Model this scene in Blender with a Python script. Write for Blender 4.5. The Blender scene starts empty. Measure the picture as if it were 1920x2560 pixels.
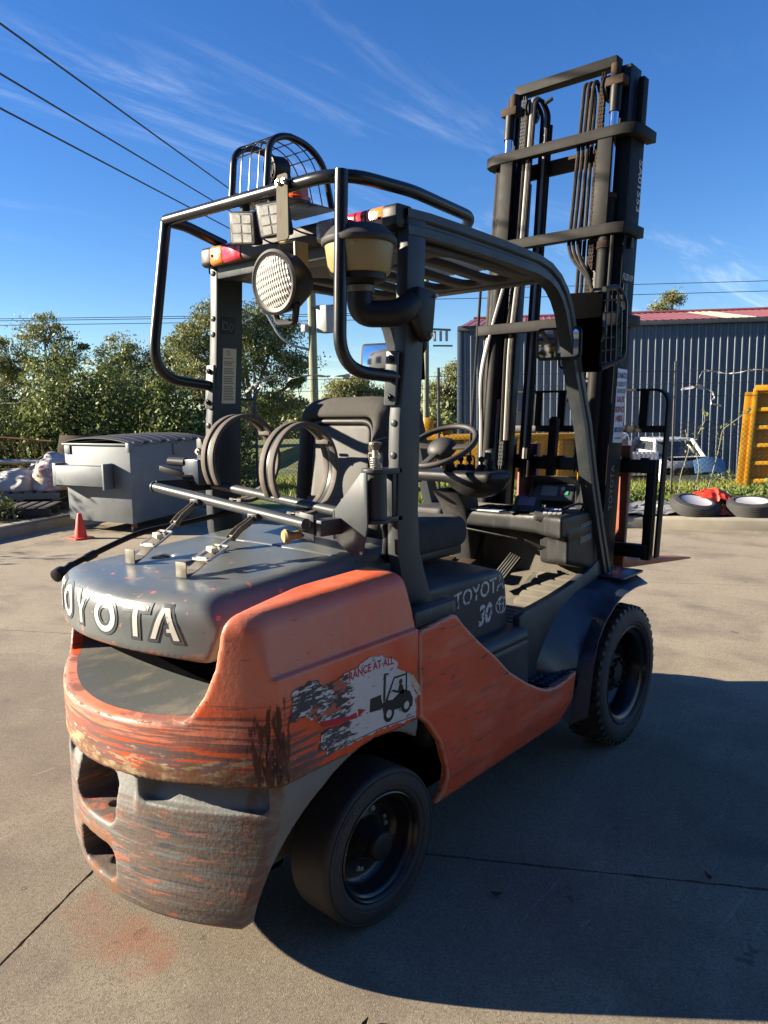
import bpy, bmesh, math, random
import numpy as np
from mathutils import Vector, Matrix
random.seed(7); rng = np.random.default_rng(7)
sc = bpy.context.scene
C = sc.collection
rad = math.radians

# ------------------------------------------------------------------ camera
YAW, PITCH, ROLL = rad(40.393), rad(7.528), rad(-0.809)
cam_pos = Vector((-1.6688, -2.0027, 1.5700))
fwd = Vector((math.cos(YAW)*math.cos(PITCH), math.sin(YAW)*math.cos(PITCH), -math.sin(PITCH)))
rgt = Vector((math.sin(YAW), -math.cos(YAW), 0)); upv = rgt.cross(fwd)
r2 = rgt*math.cos(ROLL) + upv*math.sin(ROLL); u2 = -rgt*math.sin(ROLL) + upv*math.cos(ROLL)
cd = bpy.data.cameras.new('camera'); cam = bpy.data.objects.new('camera', cd); C.objects.link(cam)
cam.matrix_world = Matrix(((r2.x, u2.x, -fwd.x, cam_pos.x), (r2.y, u2.y, -fwd.y, cam_pos.y), (r2.z, u2.z, -fwd.z, cam_pos.z), (0, 0, 0, 1)))
cd.sensor_fit = 'HORIZONTAL'; cd.sensor_width = 36; cd.lens = 36*1924.33/1920
cd.clip_start = .05; cd.clip_end = 2000
sc.camera = cam

# ------------------------------------------------------------------ sky, sun, exposure
SUN_AZ, SUN_EL = rad(126.5), rad(20.5)
sun_dir = Vector((math.cos(SUN_AZ)*math.cos(SUN_EL), math.sin(SUN_AZ)*math.cos(SUN_EL), math.sin(SUN_EL)))
sd = bpy.data.lights.new('sun', 'SUN'); sd.energy = 5.0; sd.angle = rad(.5); sd.color = (1, .87, .68)
sun = bpy.data.objects.new('sun', sd); C.objects.link(sun)
sun.rotation_euler = (-sun_dir).to_track_quat('-Z', 'Y').to_euler()
w = bpy.data.worlds.new('World'); sc.world = w; w.use_nodes = True
nt = w.node_tree; nt.nodes.clear()
def N(nt, t, **kw):
    n = nt.nodes.new(t)
    for k, v in kw.items():
        if k == 'ins':
            for i, x in v.items():
                n.inputs[i].default_value = x
        else: setattr(n, k, v)
    return n
sky = N(nt, 'ShaderNodeTexSky', sky_type='NISHITA', sun_disc=False, sun_elevation=SUN_EL, sun_rotation=math.pi/2-SUN_AZ, air_density=1.0, dust_density=0.0, ozone_density=4.5, altitude=50)
hs = N(nt, 'ShaderNodeHueSaturation', ins={'Saturation': 1.2, 'Hue': .512, 'Value': 1.0})
nt.links.new(sky.outputs[0], hs.inputs['Color'])
tc = N(nt, 'ShaderNodeTexCoord'); sep = N(nt, 'ShaderNodeSeparateXYZ')
nt.links.new(tc.outputs['Generated'], sep.inputs[0])
def math_(nt, op, a, b=None, clamp=False):
    n = N(nt, 'ShaderNodeMath', operation=op, use_clamp=clamp)
    for i, x in enumerate((a, b)):
        if x is None: continue
        if isinstance(x, (int, float)): n.inputs[i].default_value = x
        else: nt.links.new(x, n.inputs[i])
    return n.outputs[0]
zc = math_(nt, 'ADD', math_(nt, 'MAXIMUM', sep.outputs[2], 0.0), .10)
cx = math_(nt, 'DIVIDE', sep.outputs[0], zc); cy = math_(nt, 'DIVIDE', sep.outputs[1], zc)
cmb = N(nt, 'ShaderNodeCombineXYZ'); nt.links.new(cx, cmb.inputs[0]); nt.links.new(cy, cmb.inputs[1])
mp = N(nt, 'ShaderNodeMapping'); mp.inputs['Rotation'].default_value = (0, 0, rad(62)); mp.inputs['Scale'].default_value = (.42, 1.7, 1); mp.inputs['Location'].default_value = (5.7, 8.4, 0)
nt.links.new(cmb.outputs[0], mp.inputs[0])
n1 = N(nt, 'ShaderNodeTexNoise', ins={'Scale': 1.5, 'Detail': 9, 'Roughness': .66, 'Distortion': .8}); nt.links.new(mp.outputs[0], n1.inputs['Vector'])
n2 = N(nt, 'ShaderNodeTexNoise', ins={'Scale': .55, 'Detail': 3, 'Roughness': .5}); mp2 = N(nt, 'ShaderNodeMapping'); mp2.inputs['Location'].default_value = (5.7, 8.4, 0); nt.links.new(cmb.outputs[0], mp2.inputs[0]); nt.links.new(mp2.outputs[0], n2.inputs['Vector'])
m1 = N(nt, 'ShaderNodeMapRange', interpolation_type='SMOOTHSTEP', ins={1: .50, 2: .80, 3: 0, 4: 1}); nt.links.new(n1.outputs[0], m1.inputs[0])
m2 = N(nt, 'ShaderNodeMapRange', interpolation_type='SMOOTHSTEP', ins={1: .46, 2: .70, 3: .10, 4: 1}); nt.links.new(n2.outputs[0], m2.inputs[0])
fac = math_(nt, 'MULTIPLY', math_(nt, 'MULTIPLY', m1.outputs[0], m2.outputs[0]), .30, True)
mx = N(nt, 'ShaderNodeMix', data_type='RGBA'); nt.links.new(fac, mx.inputs[0]); nt.links.new(hs.outputs[0], mx.inputs[6]); mx.inputs[7].default_value = (8.5, 9.0, 9.8, 1)
bg = N(nt, 'ShaderNodeBackground'); bg.inputs[1].default_value = .052
out = N(nt, 'ShaderNodeOutputWorld'); nt.links.new(mx.outputs[2], bg.inputs[0]); nt.links.new(bg.outputs[0], out.inputs[0])
sc.view_settings.view_transform = 'Standard'; sc.view_settings.look = 'None'; sc.view_settings.gamma = 1; sc.view_settings.exposure = 1.85
sc.cycles.use_denoising = True
sc.cycles.max_bounces = 6; sc.cycles.diffuse_bounces = 3; sc.cycles.glossy_bounces = 3; sc.cycles.transmission_bounces = 5; sc.cycles.transparent_max_bounces = 12
sc.cycles.caustics_reflective = False; sc.cycles.caustics_refractive = False
sc.cycles.sample_clamp_indirect = 4

# ------------------------------------------------------------------ materials
MATS = {}
def mat(name, col, rough=.5, metal=0., var=.12, vscale=6., layers=(), bump=0., bscale=80., bstretch=(1, 1, 1), rvar=.08, spec=.5, coat=0., trans=0., alpha=1., emit=None, ior=1.5):
    """layers: dicts col, sc=(x,y,z) noise scale, lo/hi threshold, z=(z0,z1,soft) band, x=(x0,x1,soft), y=..., rough, detail, dist, amt"""
    m = bpy.data.materials.new(name); m.use_nodes = True; t = m.node_tree; t.nodes.clear()
    o = N(t, 'ShaderNodeOutputMaterial'); b = N(t, 'ShaderNodeBsdfPrincipled'); t.links.new(b.outputs[0], o.inputs[0])
    L = t.links.new
    tc = N(t, 'ShaderNodeTexCoord'); ob = tc.outputs['Object']
    sp = N(t, 'ShaderNodeSeparateXYZ'); L(ob, sp.inputs[0])
    nz = N(t, 'ShaderNodeTexNoise', ins={'Scale': vscale, 'Detail': 5, 'Roughness': .6}); L(ob, nz.inputs['Vector'])
    mr = N(t, 'ShaderNodeMapRange', ins={1: .25, 2: .75, 3: 1-var, 4: 1+var}); L(nz.outputs[0], mr.inputs[0])
    hsv = N(t, 'ShaderNodeHueSaturation'); hsv.inputs['Color'].default_value = (*col, 1); L(mr.outputs[0], hsv.inputs['Value'])
    color = hsv.outputs[0]
    mr2 = N(t, 'ShaderNodeMapRange', ins={1: .3, 2: .7, 3: max(.03, rough-rvar), 4: min(1, rough+rvar)}); L(nz.outputs[0], mr2.inputs[0])
    rg = mr2.outputs[0]; mt = None
    for i, l in enumerate(layers):
        mp = N(t, 'ShaderNodeMapping'); mp.inputs['Scale'].default_value = l.get('sc', (10, 10, 10)); mp.inputs['Location'].default_value = (i*3.7+l.get('seed', 0), i*1.3, i*2.1); L(ob, mp.inputs[0])
        n = N(t, 'ShaderNodeTexNoise', ins={'Scale': 1, 'Detail': l.get('detail', 5), 'Roughness': l.get('nr', .6), 'Distortion': l.get('dist', 0)}); L(mp.outputs[0], n.inputs['Vector'])
        band = None
        def mul(x): return x if band is None else math_(t, 'MULTIPLY', band, x)
        if 'fn' in l: band = mul(l['fn'](t, sp))
        if 'edge' in l:
            ge = N(t, 'ShaderNodeNewGeometry'); q = N(t, 'ShaderNodeMapRange', interpolation_type='SMOOTHSTEP', ins={1: l['edge'][0], 2: l['edge'][1], 3: 0, 4: 1}); L(ge.outputs['Pointiness'], q.inputs[0]); band = mul(q.outputs[0])
        for k, ax in (('x', 0), ('y', 1), ('z', 2)):
            if k in l:
                a, c_, s = l[k]
                if a is not None:
                    q = N(t, 'ShaderNodeMapRange', interpolation_type='SMOOTHSTEP', ins={1: a-s, 2: a+s, 3: 0, 4: 1}); L(sp.outputs[ax], q.inputs[0]); band = mul(q.outputs[0])
                if c_ is not None:
                    q = N(t, 'ShaderNodeMapRange', interpolation_type='SMOOTHSTEP', ins={1: c_-s, 2: c_+s, 3: 1, 4: 0}); L(sp.outputs[ax], q.inputs[0]); band = mul(q.outputs[0])
        nv = n.outputs[0]
        if band is not None: nv = math_(t, 'SUBTRACT', nv, math_(t, 'MULTIPLY', math_(t, 'SUBTRACT', 1.0, band), l.get('bias', .42)))
        r = N(t, 'ShaderNodeMapRange', interpolation_type='SMOOTHSTEP', ins={1: l['lo'], 2: l['hi'], 3: 0, 4: l.get('amt', 1)}); L(nv, r.inputs[0])
        f = r.outputs[0]
        mxn = N(t, 'ShaderNodeMix', data_type='RGBA'); L(f, mxn.inputs[0]); L(color, mxn.inputs[6]); mxn.inputs[7].default_value = (*l['col'], 1); color = mxn.outputs[2]
        if 'rough' in l:
            mxr = N(t, 'ShaderNodeMix', data_type='FLOAT'); L(f, mxr.inputs[0]); L(rg, mxr.inputs[2]); mxr.inputs[3].default_value = l['rough']; rg = mxr.outputs[0]
    L(color, b.inputs['Base Color']); L(rg, b.inputs['Roughness'])
    b.inputs['Metallic'].default_value = metal; b.inputs['Specular IOR Level'].default_value = spec; b.inputs['IOR'].default_value = ior
    b.inputs['Coat Weight'].default_value = coat; b.inputs['Coat Roughness'].default_value = .15
    b.inputs['Transmission Weight'].default_value = trans; b.inputs['Alpha'].default_value = alpha
    if emit: b.inputs['Emission Color'].default_value = (*emit[0], 1); b.inputs['Emission Strength'].default_value = emit[1]
    if bump:
        mp = N(t, 'ShaderNodeMapping'); mp.inputs['Scale'].default_value = bstretch; L(ob, mp.inputs[0])
        nb = N(t, 'ShaderNodeTexNoise', ins={'Scale': bscale, 'Detail': 4, 'Roughness': .6}); L(mp.outputs[0], nb.inputs['Vector'])
        bp = N(t, 'ShaderNodeBump', ins={'Strength': 1.0, 'Distance': bump}); L(nb.outputs[0], bp.inputs['Height']); L(bp.outputs[0], b.inputs['Normal'])
    MATS[name] = m
    return m

# ------------------------------------------------------------------ mesh helpers
class MB:
    def __init__(s): s.v = []; s.f = []
    def add(s, v, f):
        o = len(s.v); s.v += [tuple(map(float, p)) for p in v]; s.f += [tuple(i+o for i in q) for q in f]; return s
    def box(s, a, b):
        x0, y0, z0 = a; x1, y1, z1 = b
        return s.add([(x0, y0, z0), (x1, y0, z0), (x1, y1, z0), (x0, y1, z0), (x0, y0, z1), (x1, y0, z1), (x1, y1, z1), (x0, y1, z1)],
                     [(0, 3, 2, 1), (4, 5, 6, 7), (0, 1, 5, 4), (1, 2, 6, 5), (2, 3, 7, 6), (3, 0, 4, 7)])
    def bar(s, p, q, w, h, up=(0, 0, 1)):
        p, q = Vector(p), Vector(q); d = (q-p).normalized(); u = Vector(up); sd_ = d.cross(u)
        if sd_.length < 1e-4: sd_ = d.cross(Vector((1, 0, 0)))
        sd_.normalize(); u = sd_.cross(d)
        c = [(-1, -1), (1, -1), (1, 1), (-1, 1)]
        v = [e+sd_*(i*w/2)+u*(j*h/2) for e in (p, q) for i, j in c]
        return s.add(v, [(3, 2, 1, 0), (4, 5, 6, 7), (0, 1, 5, 4), (1, 2, 6, 5), (2, 3, 7, 6), (3, 0, 4, 7)])
    def tube(s, path, r, n=10, closed=False, cap=True):
        P = [Vector(p) for p in path]; m = len(P); rr = r if hasattr(r, '__len__') else [r]*m
        T = []
        for i in range(m):
            a = P[(i-1) % m] if (closed or i > 0) else P[i]; b = P[(i+1) % m] if (closed or i < m-1) else P[i]
            T.append((b-a).normalized())
        u = Vector((0, 0, 1)) if abs(T[0].z) < .9 else Vector((1, 0, 0))
        v = []
        for i in range(m):
            u = (u - T[i]*u.dot(T[i])).normalized(); b = T[i].cross(u)
            v += [P[i]+(u*math.cos(2*math.pi*k/n)+b*math.sin(2*math.pi*k/n))*rr[i] for k in range(n)]
        f = []
        for i in range(m if closed else m-1):
            j = (i+1) % m
            for k in range(n): f.append((i*n+k, i*n+(k+1) % n, j*n+(k+1) % n, j*n+k))
        if cap and not closed: f += [tuple(range(n-1, -1, -1)), tuple((m-1)*n+k for k in range(n))]
        return s.add(v, f)
    def cyl(s, p, q, r, n=20, r2=None): return s.tube([p, q], [r, r if r2 is None else r2], n)
    def lathe(s, prof, o, d, n=32, cap=True):
        """prof: (radius, height along d)"""
        o, d = Vector(o), Vector(d).normalized(); u = d.orthogonal().normalized(); b = d.cross(u); m = len(prof); v = []
        for r, h in prof: v += [o+d*h+(u*math.cos(2*math.pi*k/n)+b*math.sin(2*math.pi*k/n))*r for k in range(n)]
        f = [(i*n+k, i*n+(k+1) % n, (i+1)*n+(k+1) % n, (i+1)*n+k) for i in range(m-1) for k in range(n)]
        if cap and prof[0][0] > 1e-5: f.append(tuple(range(n-1, -1, -1)))
        if cap and prof[-1][0] > 1e-5: f.append(tuple((m-1)*n+k for k in range(n)))
        return s.add(v, f)
    def prism(s, poly, fa, fb):
        """poly: 2-D points (ccw seen from fb side); fa / fb map a 2-D point to the two end faces"""
        n = len(poly); v = [fa(*p) for p in poly]+[fb(*p) for p in poly]
        return s.add(v, [tuple(range(n-1, -1, -1)), tuple(range(n, 2*n))]+[(i, (i+1) % n, n+(i+1) % n, n+i) for i in range(n)])
    def grid(s, rows):
        m, n = len(rows), len(rows[0])
        return s.add([p for r in rows for p in r], [(i*n+k, i*n+k+1, (i+1)*n+k+1, (i+1)*n+k) for i in range(m-1) for k in range(n-1)])
    def mesh(s, name, bevel=0, solid=0, smooth=True, ang=38, seg=2):
        me = bpy.data.meshes.new(name); me.from_pydata(s.v, [], s.f); me.validate()
        if bevel or solid:
            bm = bmesh.new(); bm.from_mesh(me); bmesh.ops.remove_doubles(bm, verts=bm.verts, dist=1e-5)
            if solid: bmesh.ops.solidify(bm, geom=bm.faces[:], thickness=solid)
            bmesh.ops.recalc_face_normals(bm, faces=bm.faces)
            if bevel:
                ed = [e for e in bm.edges if e.is_manifold and e.calc_face_angle(0) > .5]
                bmesh.ops.bevel(bm, geom=ed, offset=bevel, segments=seg, affect='EDGES', clamp_overlap=True, profile=.5)
            bm.to_mesh(me); bm.free()
        else:
            bm = bmesh.new(); bm.from_mesh(me); bmesh.ops.recalc_face_normals(bm, faces=bm.faces); bm.to_mesh(me); bm.free()
        if smooth:
            me.polygons.foreach_set('use_smooth', [True]*len(me.polygons)); me.set_sharp_from_angle(angle=rad(ang))
        return me
    def build(s, name, m, parent=None, bevel=0, **kw): return obj(name, s.mesh(name, bevel, **kw), m, parent)

def wpos(o):
    p = Vector(o.location)
    while o.parent: o = o.parent; p += Vector(o.location)
    return p
def obj(name, me, m, parent=None):
    """mesh given in world coordinates (or in the local frame of a LOCAL parent)"""
    o = bpy.data.objects.new(name, me); C.objects.link(o)
    if m is not None:
        me.materials.clear(); me.materials.append(MATS[m] if isinstance(m, str) else m)
    if parent is not None:
        o.parent = parent
        if not parent.get('_l') : o.location = -wpos(parent)
        else: o['_l'] = 1
    return o
def tag(o, label=None, cat=None, group=None, kind=None):
    for k, v in (('label', label), ('category', cat), ('group', group), ('kind', kind)):
        if v: o[k] = v
    return o
def thing(name, loc, label, cat, group=None, rz=0, local=False):
    o = bpy.data.objects.new(name, None); C.objects.link(o); o.location = loc; o.rotation_euler = (0, 0, rz); o.empty_display_size = .2
    if local: o['_l'] = 1
    return tag(o, label, cat, group)
def copy_tree(o, parent=None):
    c = o.copy(); C.objects.link(c); c.parent = parent
    for ch in list(o.children): copy_tree(ch, c)
    return c
def fillet(pts, r, n=5, closed=False):
    P = [Vector(p) for p in pts]; out = []; m = len(P)
    for i in range(m):
        if not closed and i in (0, m-1): out.append(P[i]); continue
        a, b, c = P[i-1], P[i], P[(i+1) % m]; rr = r[i] if hasattr(r, '__len__') else r
        d1, d2 = (a-b), (c-b); t = min(rr, d1.length*.48, d2.length*.48)
        p, q = b+d1.normalized()*t, b+d2.normalized()*t
        for k in range(n+1):
            s_ = k/n; out.append(p*(1-s_)**2+b*2*s_*(1-s_)+q*s_*s_)
    return out
def rrect(x0, y0, x1, y1, r, n=4):
    return [(p.x, p.y) for p in fillet([(x0, y0, 0), (x1, y0, 0), (x1, y1, 0), (x0, y1, 0)], r, n, True)]
def text_mesh(s, size, ext=0., bold=0.):
    cu = bpy.data.curves.new('t', 'FONT'); cu.body = s; cu.size = size; cu.extrude = ext; cu.offset = bold; cu.resolution_u = 3
    o = bpy.data.objects.new('t', cu); C.objects.link(o)
    me = o.to_mesh(); v = [tuple(p.co) for p in me.vertices]; f = [tuple(p.vertices) for p in me.polygons]
    o.to_mesh_clear(); bpy.data.objects.remove(o); bpy.data.curves.remove(cu)
    return v, f
def text(name, s, size, m, parent, fmap, bold=0., sx=1., shear=0.):
    v, f = text_mesh(s, size, 0, bold)
    xs = [p[0] for p in v]; x0, x1 = min(xs), max(xs)
    mb = MB(); mb.add([fmap((p[0]-(x0+x1)/2)*sx+shear*p[1], p[1]) for p in v], f)
    return mb.build(name, m, parent, smooth=False)

from mathutils.bvhtree import BVHTree
def bvh_of(o): return BVHTree.FromPolygons([v.co for v in o.data.vertices], [tuple(p.vertices) for p in o.data.polygons])
def proj_text(name, polys, m, parent, bvh, place, dirv, off, skirt=.004, cuts=3):
    """polys: 2-D outlines (first = outer, rest = holes); place maps 2-D to a ray origin, dirv = ray direction onto the surface"""
    dirv = Vector(dirv)
    bm = bmesh.new(); ed = []
    for P in polys:
        vs = [bm.verts.new((p[0], p[1], 0)) for p in P]; ed += [bm.edges.new((vs[i-1], vs[i])) for i in range(len(vs))]
    bmesh.ops.triangle_fill(bm, use_beauty=True, use_dissolve=False, edges=ed)
    bmesh.ops.subdivide_edges(bm, edges=bm.edges[:], cuts=cuts, use_grid_fill=True)
    for v in bm.verts:
        o = Vector(place(v.co.x, v.co.y)); h = bvh.ray_cast(o, dirv, 2.0)
        v.co = (h[0] if h[0] is not None else o+dirv*.3)-dirv*off
    bd = [e for e in bm.edges if e.is_boundary]; g = bmesh.ops.extrude_edge_only(bm, edges=bd)
    for v in [x for x in g['geom'] if isinstance(x, bmesh.types.BMVert)]: v.co += dirv*(off+skirt)
    bmesh.ops.recalc_face_normals(bm, faces=bm.faces)
    me = bpy.data.meshes.new(name); bm.to_mesh(me); bm.free()
    me.polygons.foreach_set('use_smooth', [True]*len(me.polygons)); me.set_sharp_from_angle(angle=rad(45))
    return obj(name, me, m, parent)
def proj_mesh(name, v, f, m, parent, bvh, place, dirv, off):
    dirv = Vector(dirv); V2 = []
    for p in v:
        o = Vector(place(p[0], p[1])); h = bvh.ray_cast(o, dirv, 2.0); V2.append(tuple((h[0] if h[0] is not None else o+dirv*.3)-dirv*off))
    mb = MB(); mb.add(V2, f); return mb.build(name, m, parent, smooth=False)
def snet(fn, lo, hi, h):
    """closed surface of fn<0 as quads (surface nets)"""
    lo = np.array(lo, float); ax = [np.arange(lo[i]-h, hi[i]+1.5*h, h) for i in range(3)]
    X, Y, Z = np.meshgrid(*ax, indexing='ij'); V = fn(X, Y, Z)
    n = np.array(V.shape)-1; P = np.zeros((*n, 3)); Cn = np.zeros(n)
    def sl(c): return tuple(slice(c[k], c[k]+n[k]) for k in range(3))
    cs = [(i, j, k) for i in (0, 1) for j in (0, 1) for k in (0, 1)]
    for a in cs:
        for k in range(3):
            if a[k] == 0:
                b = list(a); b[k] = 1; va, vb = V[sl(a)], V[sl(b)]; m = (va < 0) != (vb < 0)
                t = np.where(m, va/np.where(m, va-vb, 1), 0)
                for q in range(3): P[..., q] += m*(a[q]+(t if q == k else 0))
                Cn += m
    act = Cn > 0; idx = -np.ones(n, int); idx[act] = np.arange(act.sum())
    g = np.argwhere(act); verts = (g+P[act]/Cn[act][:, None])*h+lo-h
    F = []
    for k in range(3):
        a, b = (k+1) % 3, (k+2) % 3
        S = V < 0; s0 = [slice(1, -1)]*3; s1 = [slice(1, -1)]*3; s0[k] = slice(0, -1); s1[k] = slice(1, None)
        A, B = S[tuple(s0)], S[tuple(s1)]; e = np.argwhere(A != B); sgn = A[tuple(e.T)]
        off = np.ones(3, int); off[k] = 0; e = e+off
        def id_(da, db):
            q = e.copy(); q[:, a] += da; q[:, b] += db; return idx[tuple(q.T)]
        q = np.stack([id_(-1, -1), id_(0, -1), id_(0, 0), id_(-1, 0)], 1)
        q[~sgn] = q[~sgn][:, ::-1]; F.append(q)
    return verts, np.concatenate(F)
def sdf_obj(name, fn, lo, hi, h, m, parent, ang=60):
    v, f = snet(fn, lo, hi, h)
    me = bpy.data.meshes.new(name); me.vertices.add(len(v)); me.vertices.foreach_set('co', v.ravel())
    me.loops.add(f.size); me.loops.foreach_set('vertex_index', f.ravel().astype(np.int32))
    me.polygons.add(len(f)); me.polygons.foreach_set('loop_start', np.arange(0, f.size, 4, dtype=np.int32))
    me.update(calc_edges=True); me.validate()
    me.polygons.foreach_set('use_smooth', [True]*len(me.polygons))
    if ang: me.set_sharp_from_angle(angle=rad(ang))
    return obj(name, me, m, parent)
def smax(a, b, k): h = np.clip(.5+.5*(a-b)/k, 0, 1); return b*(1-h)+a*h+k*h*(1-h)
def smin(a, b, k): return -smax(-a, -b, k)
def rbox(X, Y, Z, c, e, r):
    qx, qy, qz = np.abs(X-c[0])-e[0]+r, np.abs(Y-c[1])-e[1]+r, np.abs(Z-c[2])-e[2]+r
    return np.sqrt(np.maximum(qx, 0)**2+np.maximum(qy, 0)**2+np.maximum(qz, 0)**2)+np.minimum(np.maximum(qx, np.maximum(qy, qz)), 0)-r
def polysd(X, Z, poly):
    d = np.full(X.shape, 1e9); ins = np.zeros(X.shape, bool); n = len(poly)
    for i in range(n):
        (ax, az), (bx, bz) = poly[i-1], poly[i]; ex, ez = bx-ax, bz-az; wx, wz = X-ax, Z-az
        t = np.clip((wx*ex+wz*ez)/(ex*ex+ez*ez+1e-12), 0, 1); d = np.minimum(d, (wx-ex*t)**2+(wz-ez*t)**2)
        c1 = (az <= Z) != (bz <= Z)
        with np.errstate(divide='ignore', invalid='ignore'): xi = ax+(Z-az)*(ex/(ez if abs(ez) > 1e-12 else 1e-12))
        ins ^= c1 & (X < xi)
    d = np.sqrt(d); return np.where(ins, -d, d)
# ------------------------------------------------------------------ material library
GREYP = (.036, .043, .048)
def recess_mask(t, sp):
    yy = math_(t, 'ADD', sp.outputs[1], .08); a = math_(t, 'SUBTRACT', math_(t, 'ADD', sp.outputs[0], .655), math_(t, 'MULTIPLY', math_(t, 'MULTIPLY', yy, yy), .82))
    m = N(t, 'ShaderNodeMapRange', interpolation_type='SMOOTHSTEP', ins={1: .040, 2: .052, 3: 0, 4: 1}); t.links.new(a, m.inputs[0]); return m.outputs[0]
SCUFF = dict(col=(.10, .045, .03), sc=(7, 7, 70), lo=.60, hi=.70, amt=.75, rough=.7)
mat('counterweight_paint', (.62, .090, .026), .36, var=.16, vscale=4, spec=.5, bump=.0006, bscale=70, layers=[
    dict(col=(.60, .215, .13), sc=(3, 3, 2.5), lo=.30, hi=.62, amt=.75, z=(.80, None, .08), rough=.45),
    dict(col=(.62, .26, .17), sc=(8, 8, 8), lo=.2, hi=.5, amt=.7, z=(.722, .80, .012), x=(None, -.48, .05), rough=.5),
    dict(col=(.62, .16, .10), sc=(5, 5, 9), lo=.5, hi=.75, amt=.6, rough=.5),
    dict(SCUFF, x=(None, -.30, .05)), dict(SCUFF, seed=9, sc=(4, 4, 110), lo=.57, hi=.64, col=(.17, .05, .03), z=(None, .88, .05)),
    dict(col=(.105, .075, .07), sc=(4, 4, 60), lo=.40, hi=.48, z=(None, .735, .07), bias=.30, x=(None, -.25, .12), rough=.75, amt=.95),
    dict(col=(.13, .055, .045), sc=(3.5, 3.5, 95), lo=.46, hi=.54, z=(None, .84, .10), bias=.22, x=(None, -.33, .08), rough=.75, amt=.8),
    dict(col=(.34, .26, .14), sc=(16, 16, 60), lo=.45, hi=.53, z=(None, .695, .05), x=(None, -.40, .06), bias=.25, rough=.8, amt=.85),
    dict(col=(.50, .43, .30), sc=(11, 11, 60), lo=.63, hi=.67, z=(None, .75, .06), x=(None, -.2, .1), rough=.8),
    dict(col=(.13, .045, .014), sc=(12, 12, 18), lo=.40, hi=.58, z=(None, .70, .06), x=(None, -.35, .04), rough=.85, amt=.9),
    dict(col=(.085, .030, .012), sc=(70, 70, 16), lo=.42, hi=.52, y=(None, -.530, .04), x=(None, -.385, .035), z=(None, .86, .10), bias=.3, rough=.88),
    dict(col=(.035, .016, .010), sc=(90, 90, 24), lo=.46, hi=.56, y=(None, -.55, .03), x=(None, -.40, .03), z=(None, .80, .12), bias=.3, rough=.9),
    dict(col=(.10, .045, .02), sc=(25, 25, 25), lo=.34, hi=.46, edge=(.508, .535), z=(None, .86, .1), bias=.5, rough=.85, amt=.9),
    dict(col=(.06, .035, .03), sc=(60, 60, 45), lo=.69, hi=.72, rough=.8),
    dict(col=(.075, .082, .082), sc=(3, 3, 3), lo=.0, hi=.01, bias=1., y=(-.475, .475, .004), z=(.70, .925, .02), fn=recess_mask, rough=.55),
    dict(col=(.15, .135, .10), sc=(5, 9, 9), lo=.45, hi=.7, amt=.7, y=(-.475, .475, .004), z=(.70, .925, .02), fn=recess_mask, rough=.8),
    dict(col=(.40, .29, .17), sc=(3, 3, 3), lo=.0, hi=.01, bias=1., amt=.9, y=(-.475, -.405, .006), z=(.775, .925, .01), fn=recess_mask, rough=.8)])
mat('panel_paint', (.58, .085, .028), .42, var=.13, vscale=3.5, bump=.0004, bscale=60, layers=[
    dict(col=(.58, .17, .10), sc=(4, 4, 14), lo=.46, hi=.74, amt=.6, rough=.55),
    dict(col=(.24, .07, .045), sc=(6, 3, 46), lo=.54, hi=.68, amt=.7, rough=.6),
    dict(col=(.07, .045, .038), sc=(9, 5, 60), lo=.655, hi=.69, rough=.75),
    dict(col=(.12, .075, .05), sc=(7, 7, 4), lo=.35, hi=.65, z=(None, .30, .045), amt=.85, rough=.8),
    dict(col=(.22, .14, .03), sc=(40, 40, 40), lo=.64, hi=.68, z=(.7, None, .05), rough=.8),
    dict(col=(.50, .25, .18), sc=(30, 30, 30), lo=.30, hi=.46, edge=(.508, .53), bias=.5, rough=.6, amt=.8),
    dict(col=(.05, .03, .025), sc=(70, 70, 50), lo=.71, hi=.73, rough=.8)])
mat('hood_paint', (.098, .110, .112), .34, var=.12, vscale=5, coat=.1, rvar=.1, layers=[
    dict(col=(.14, .145, .14), sc=(6, 2, 6), lo=.48, hi=.75, amt=.6, rough=.5),
    dict(col=(.22, .20, .15), sc=(16, 16, 16), lo=.66, hi=.71, rough=.6, amt=.6),
    dict(col=(.50, .13, .08), sc=(26, 26, 26), lo=.645, hi=.66, x=(None, -.12, .15), bias=.12, rough=.5),
    dict(col=(.02, .02, .02), sc=(60, 60, 60), lo=.68, hi=.70, rough=.7),
    dict(col=(.20, .09, .045), sc=(12, 12, 40), lo=.40, hi=.55, z=(None, .945, .012), rough=.8)])
mat('grey_paint', GREYP, .45, spec=.3, var=.1, vscale=6, rvar=.1, layers=[
    dict(col=(.085, .088, .085), sc=(7, 7, 3), lo=.50, hi=.80, amt=.6, rough=.5),
    dict(col=(.15, .055, .035), sc=(35, 35, 35), lo=.715, hi=.73, rough=.6),
    dict(col=(.16, .165, .16), sc=(50, 50, 8), lo=.66, hi=.72, amt=.5, rough=.55)])
mat('deep_blue_grey_paint', (.028, .038, .058), .32, var=.12, vscale=5, layers=[
    dict(col=(.10, .10, .10), sc=(9, 9, 9), lo=.55, hi=.8, amt=.5, rough=.6),
    dict(col=(.02, .02, .02), sc=(34, 34, 34), lo=.69, hi=.71, rough=.7)])
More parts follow.
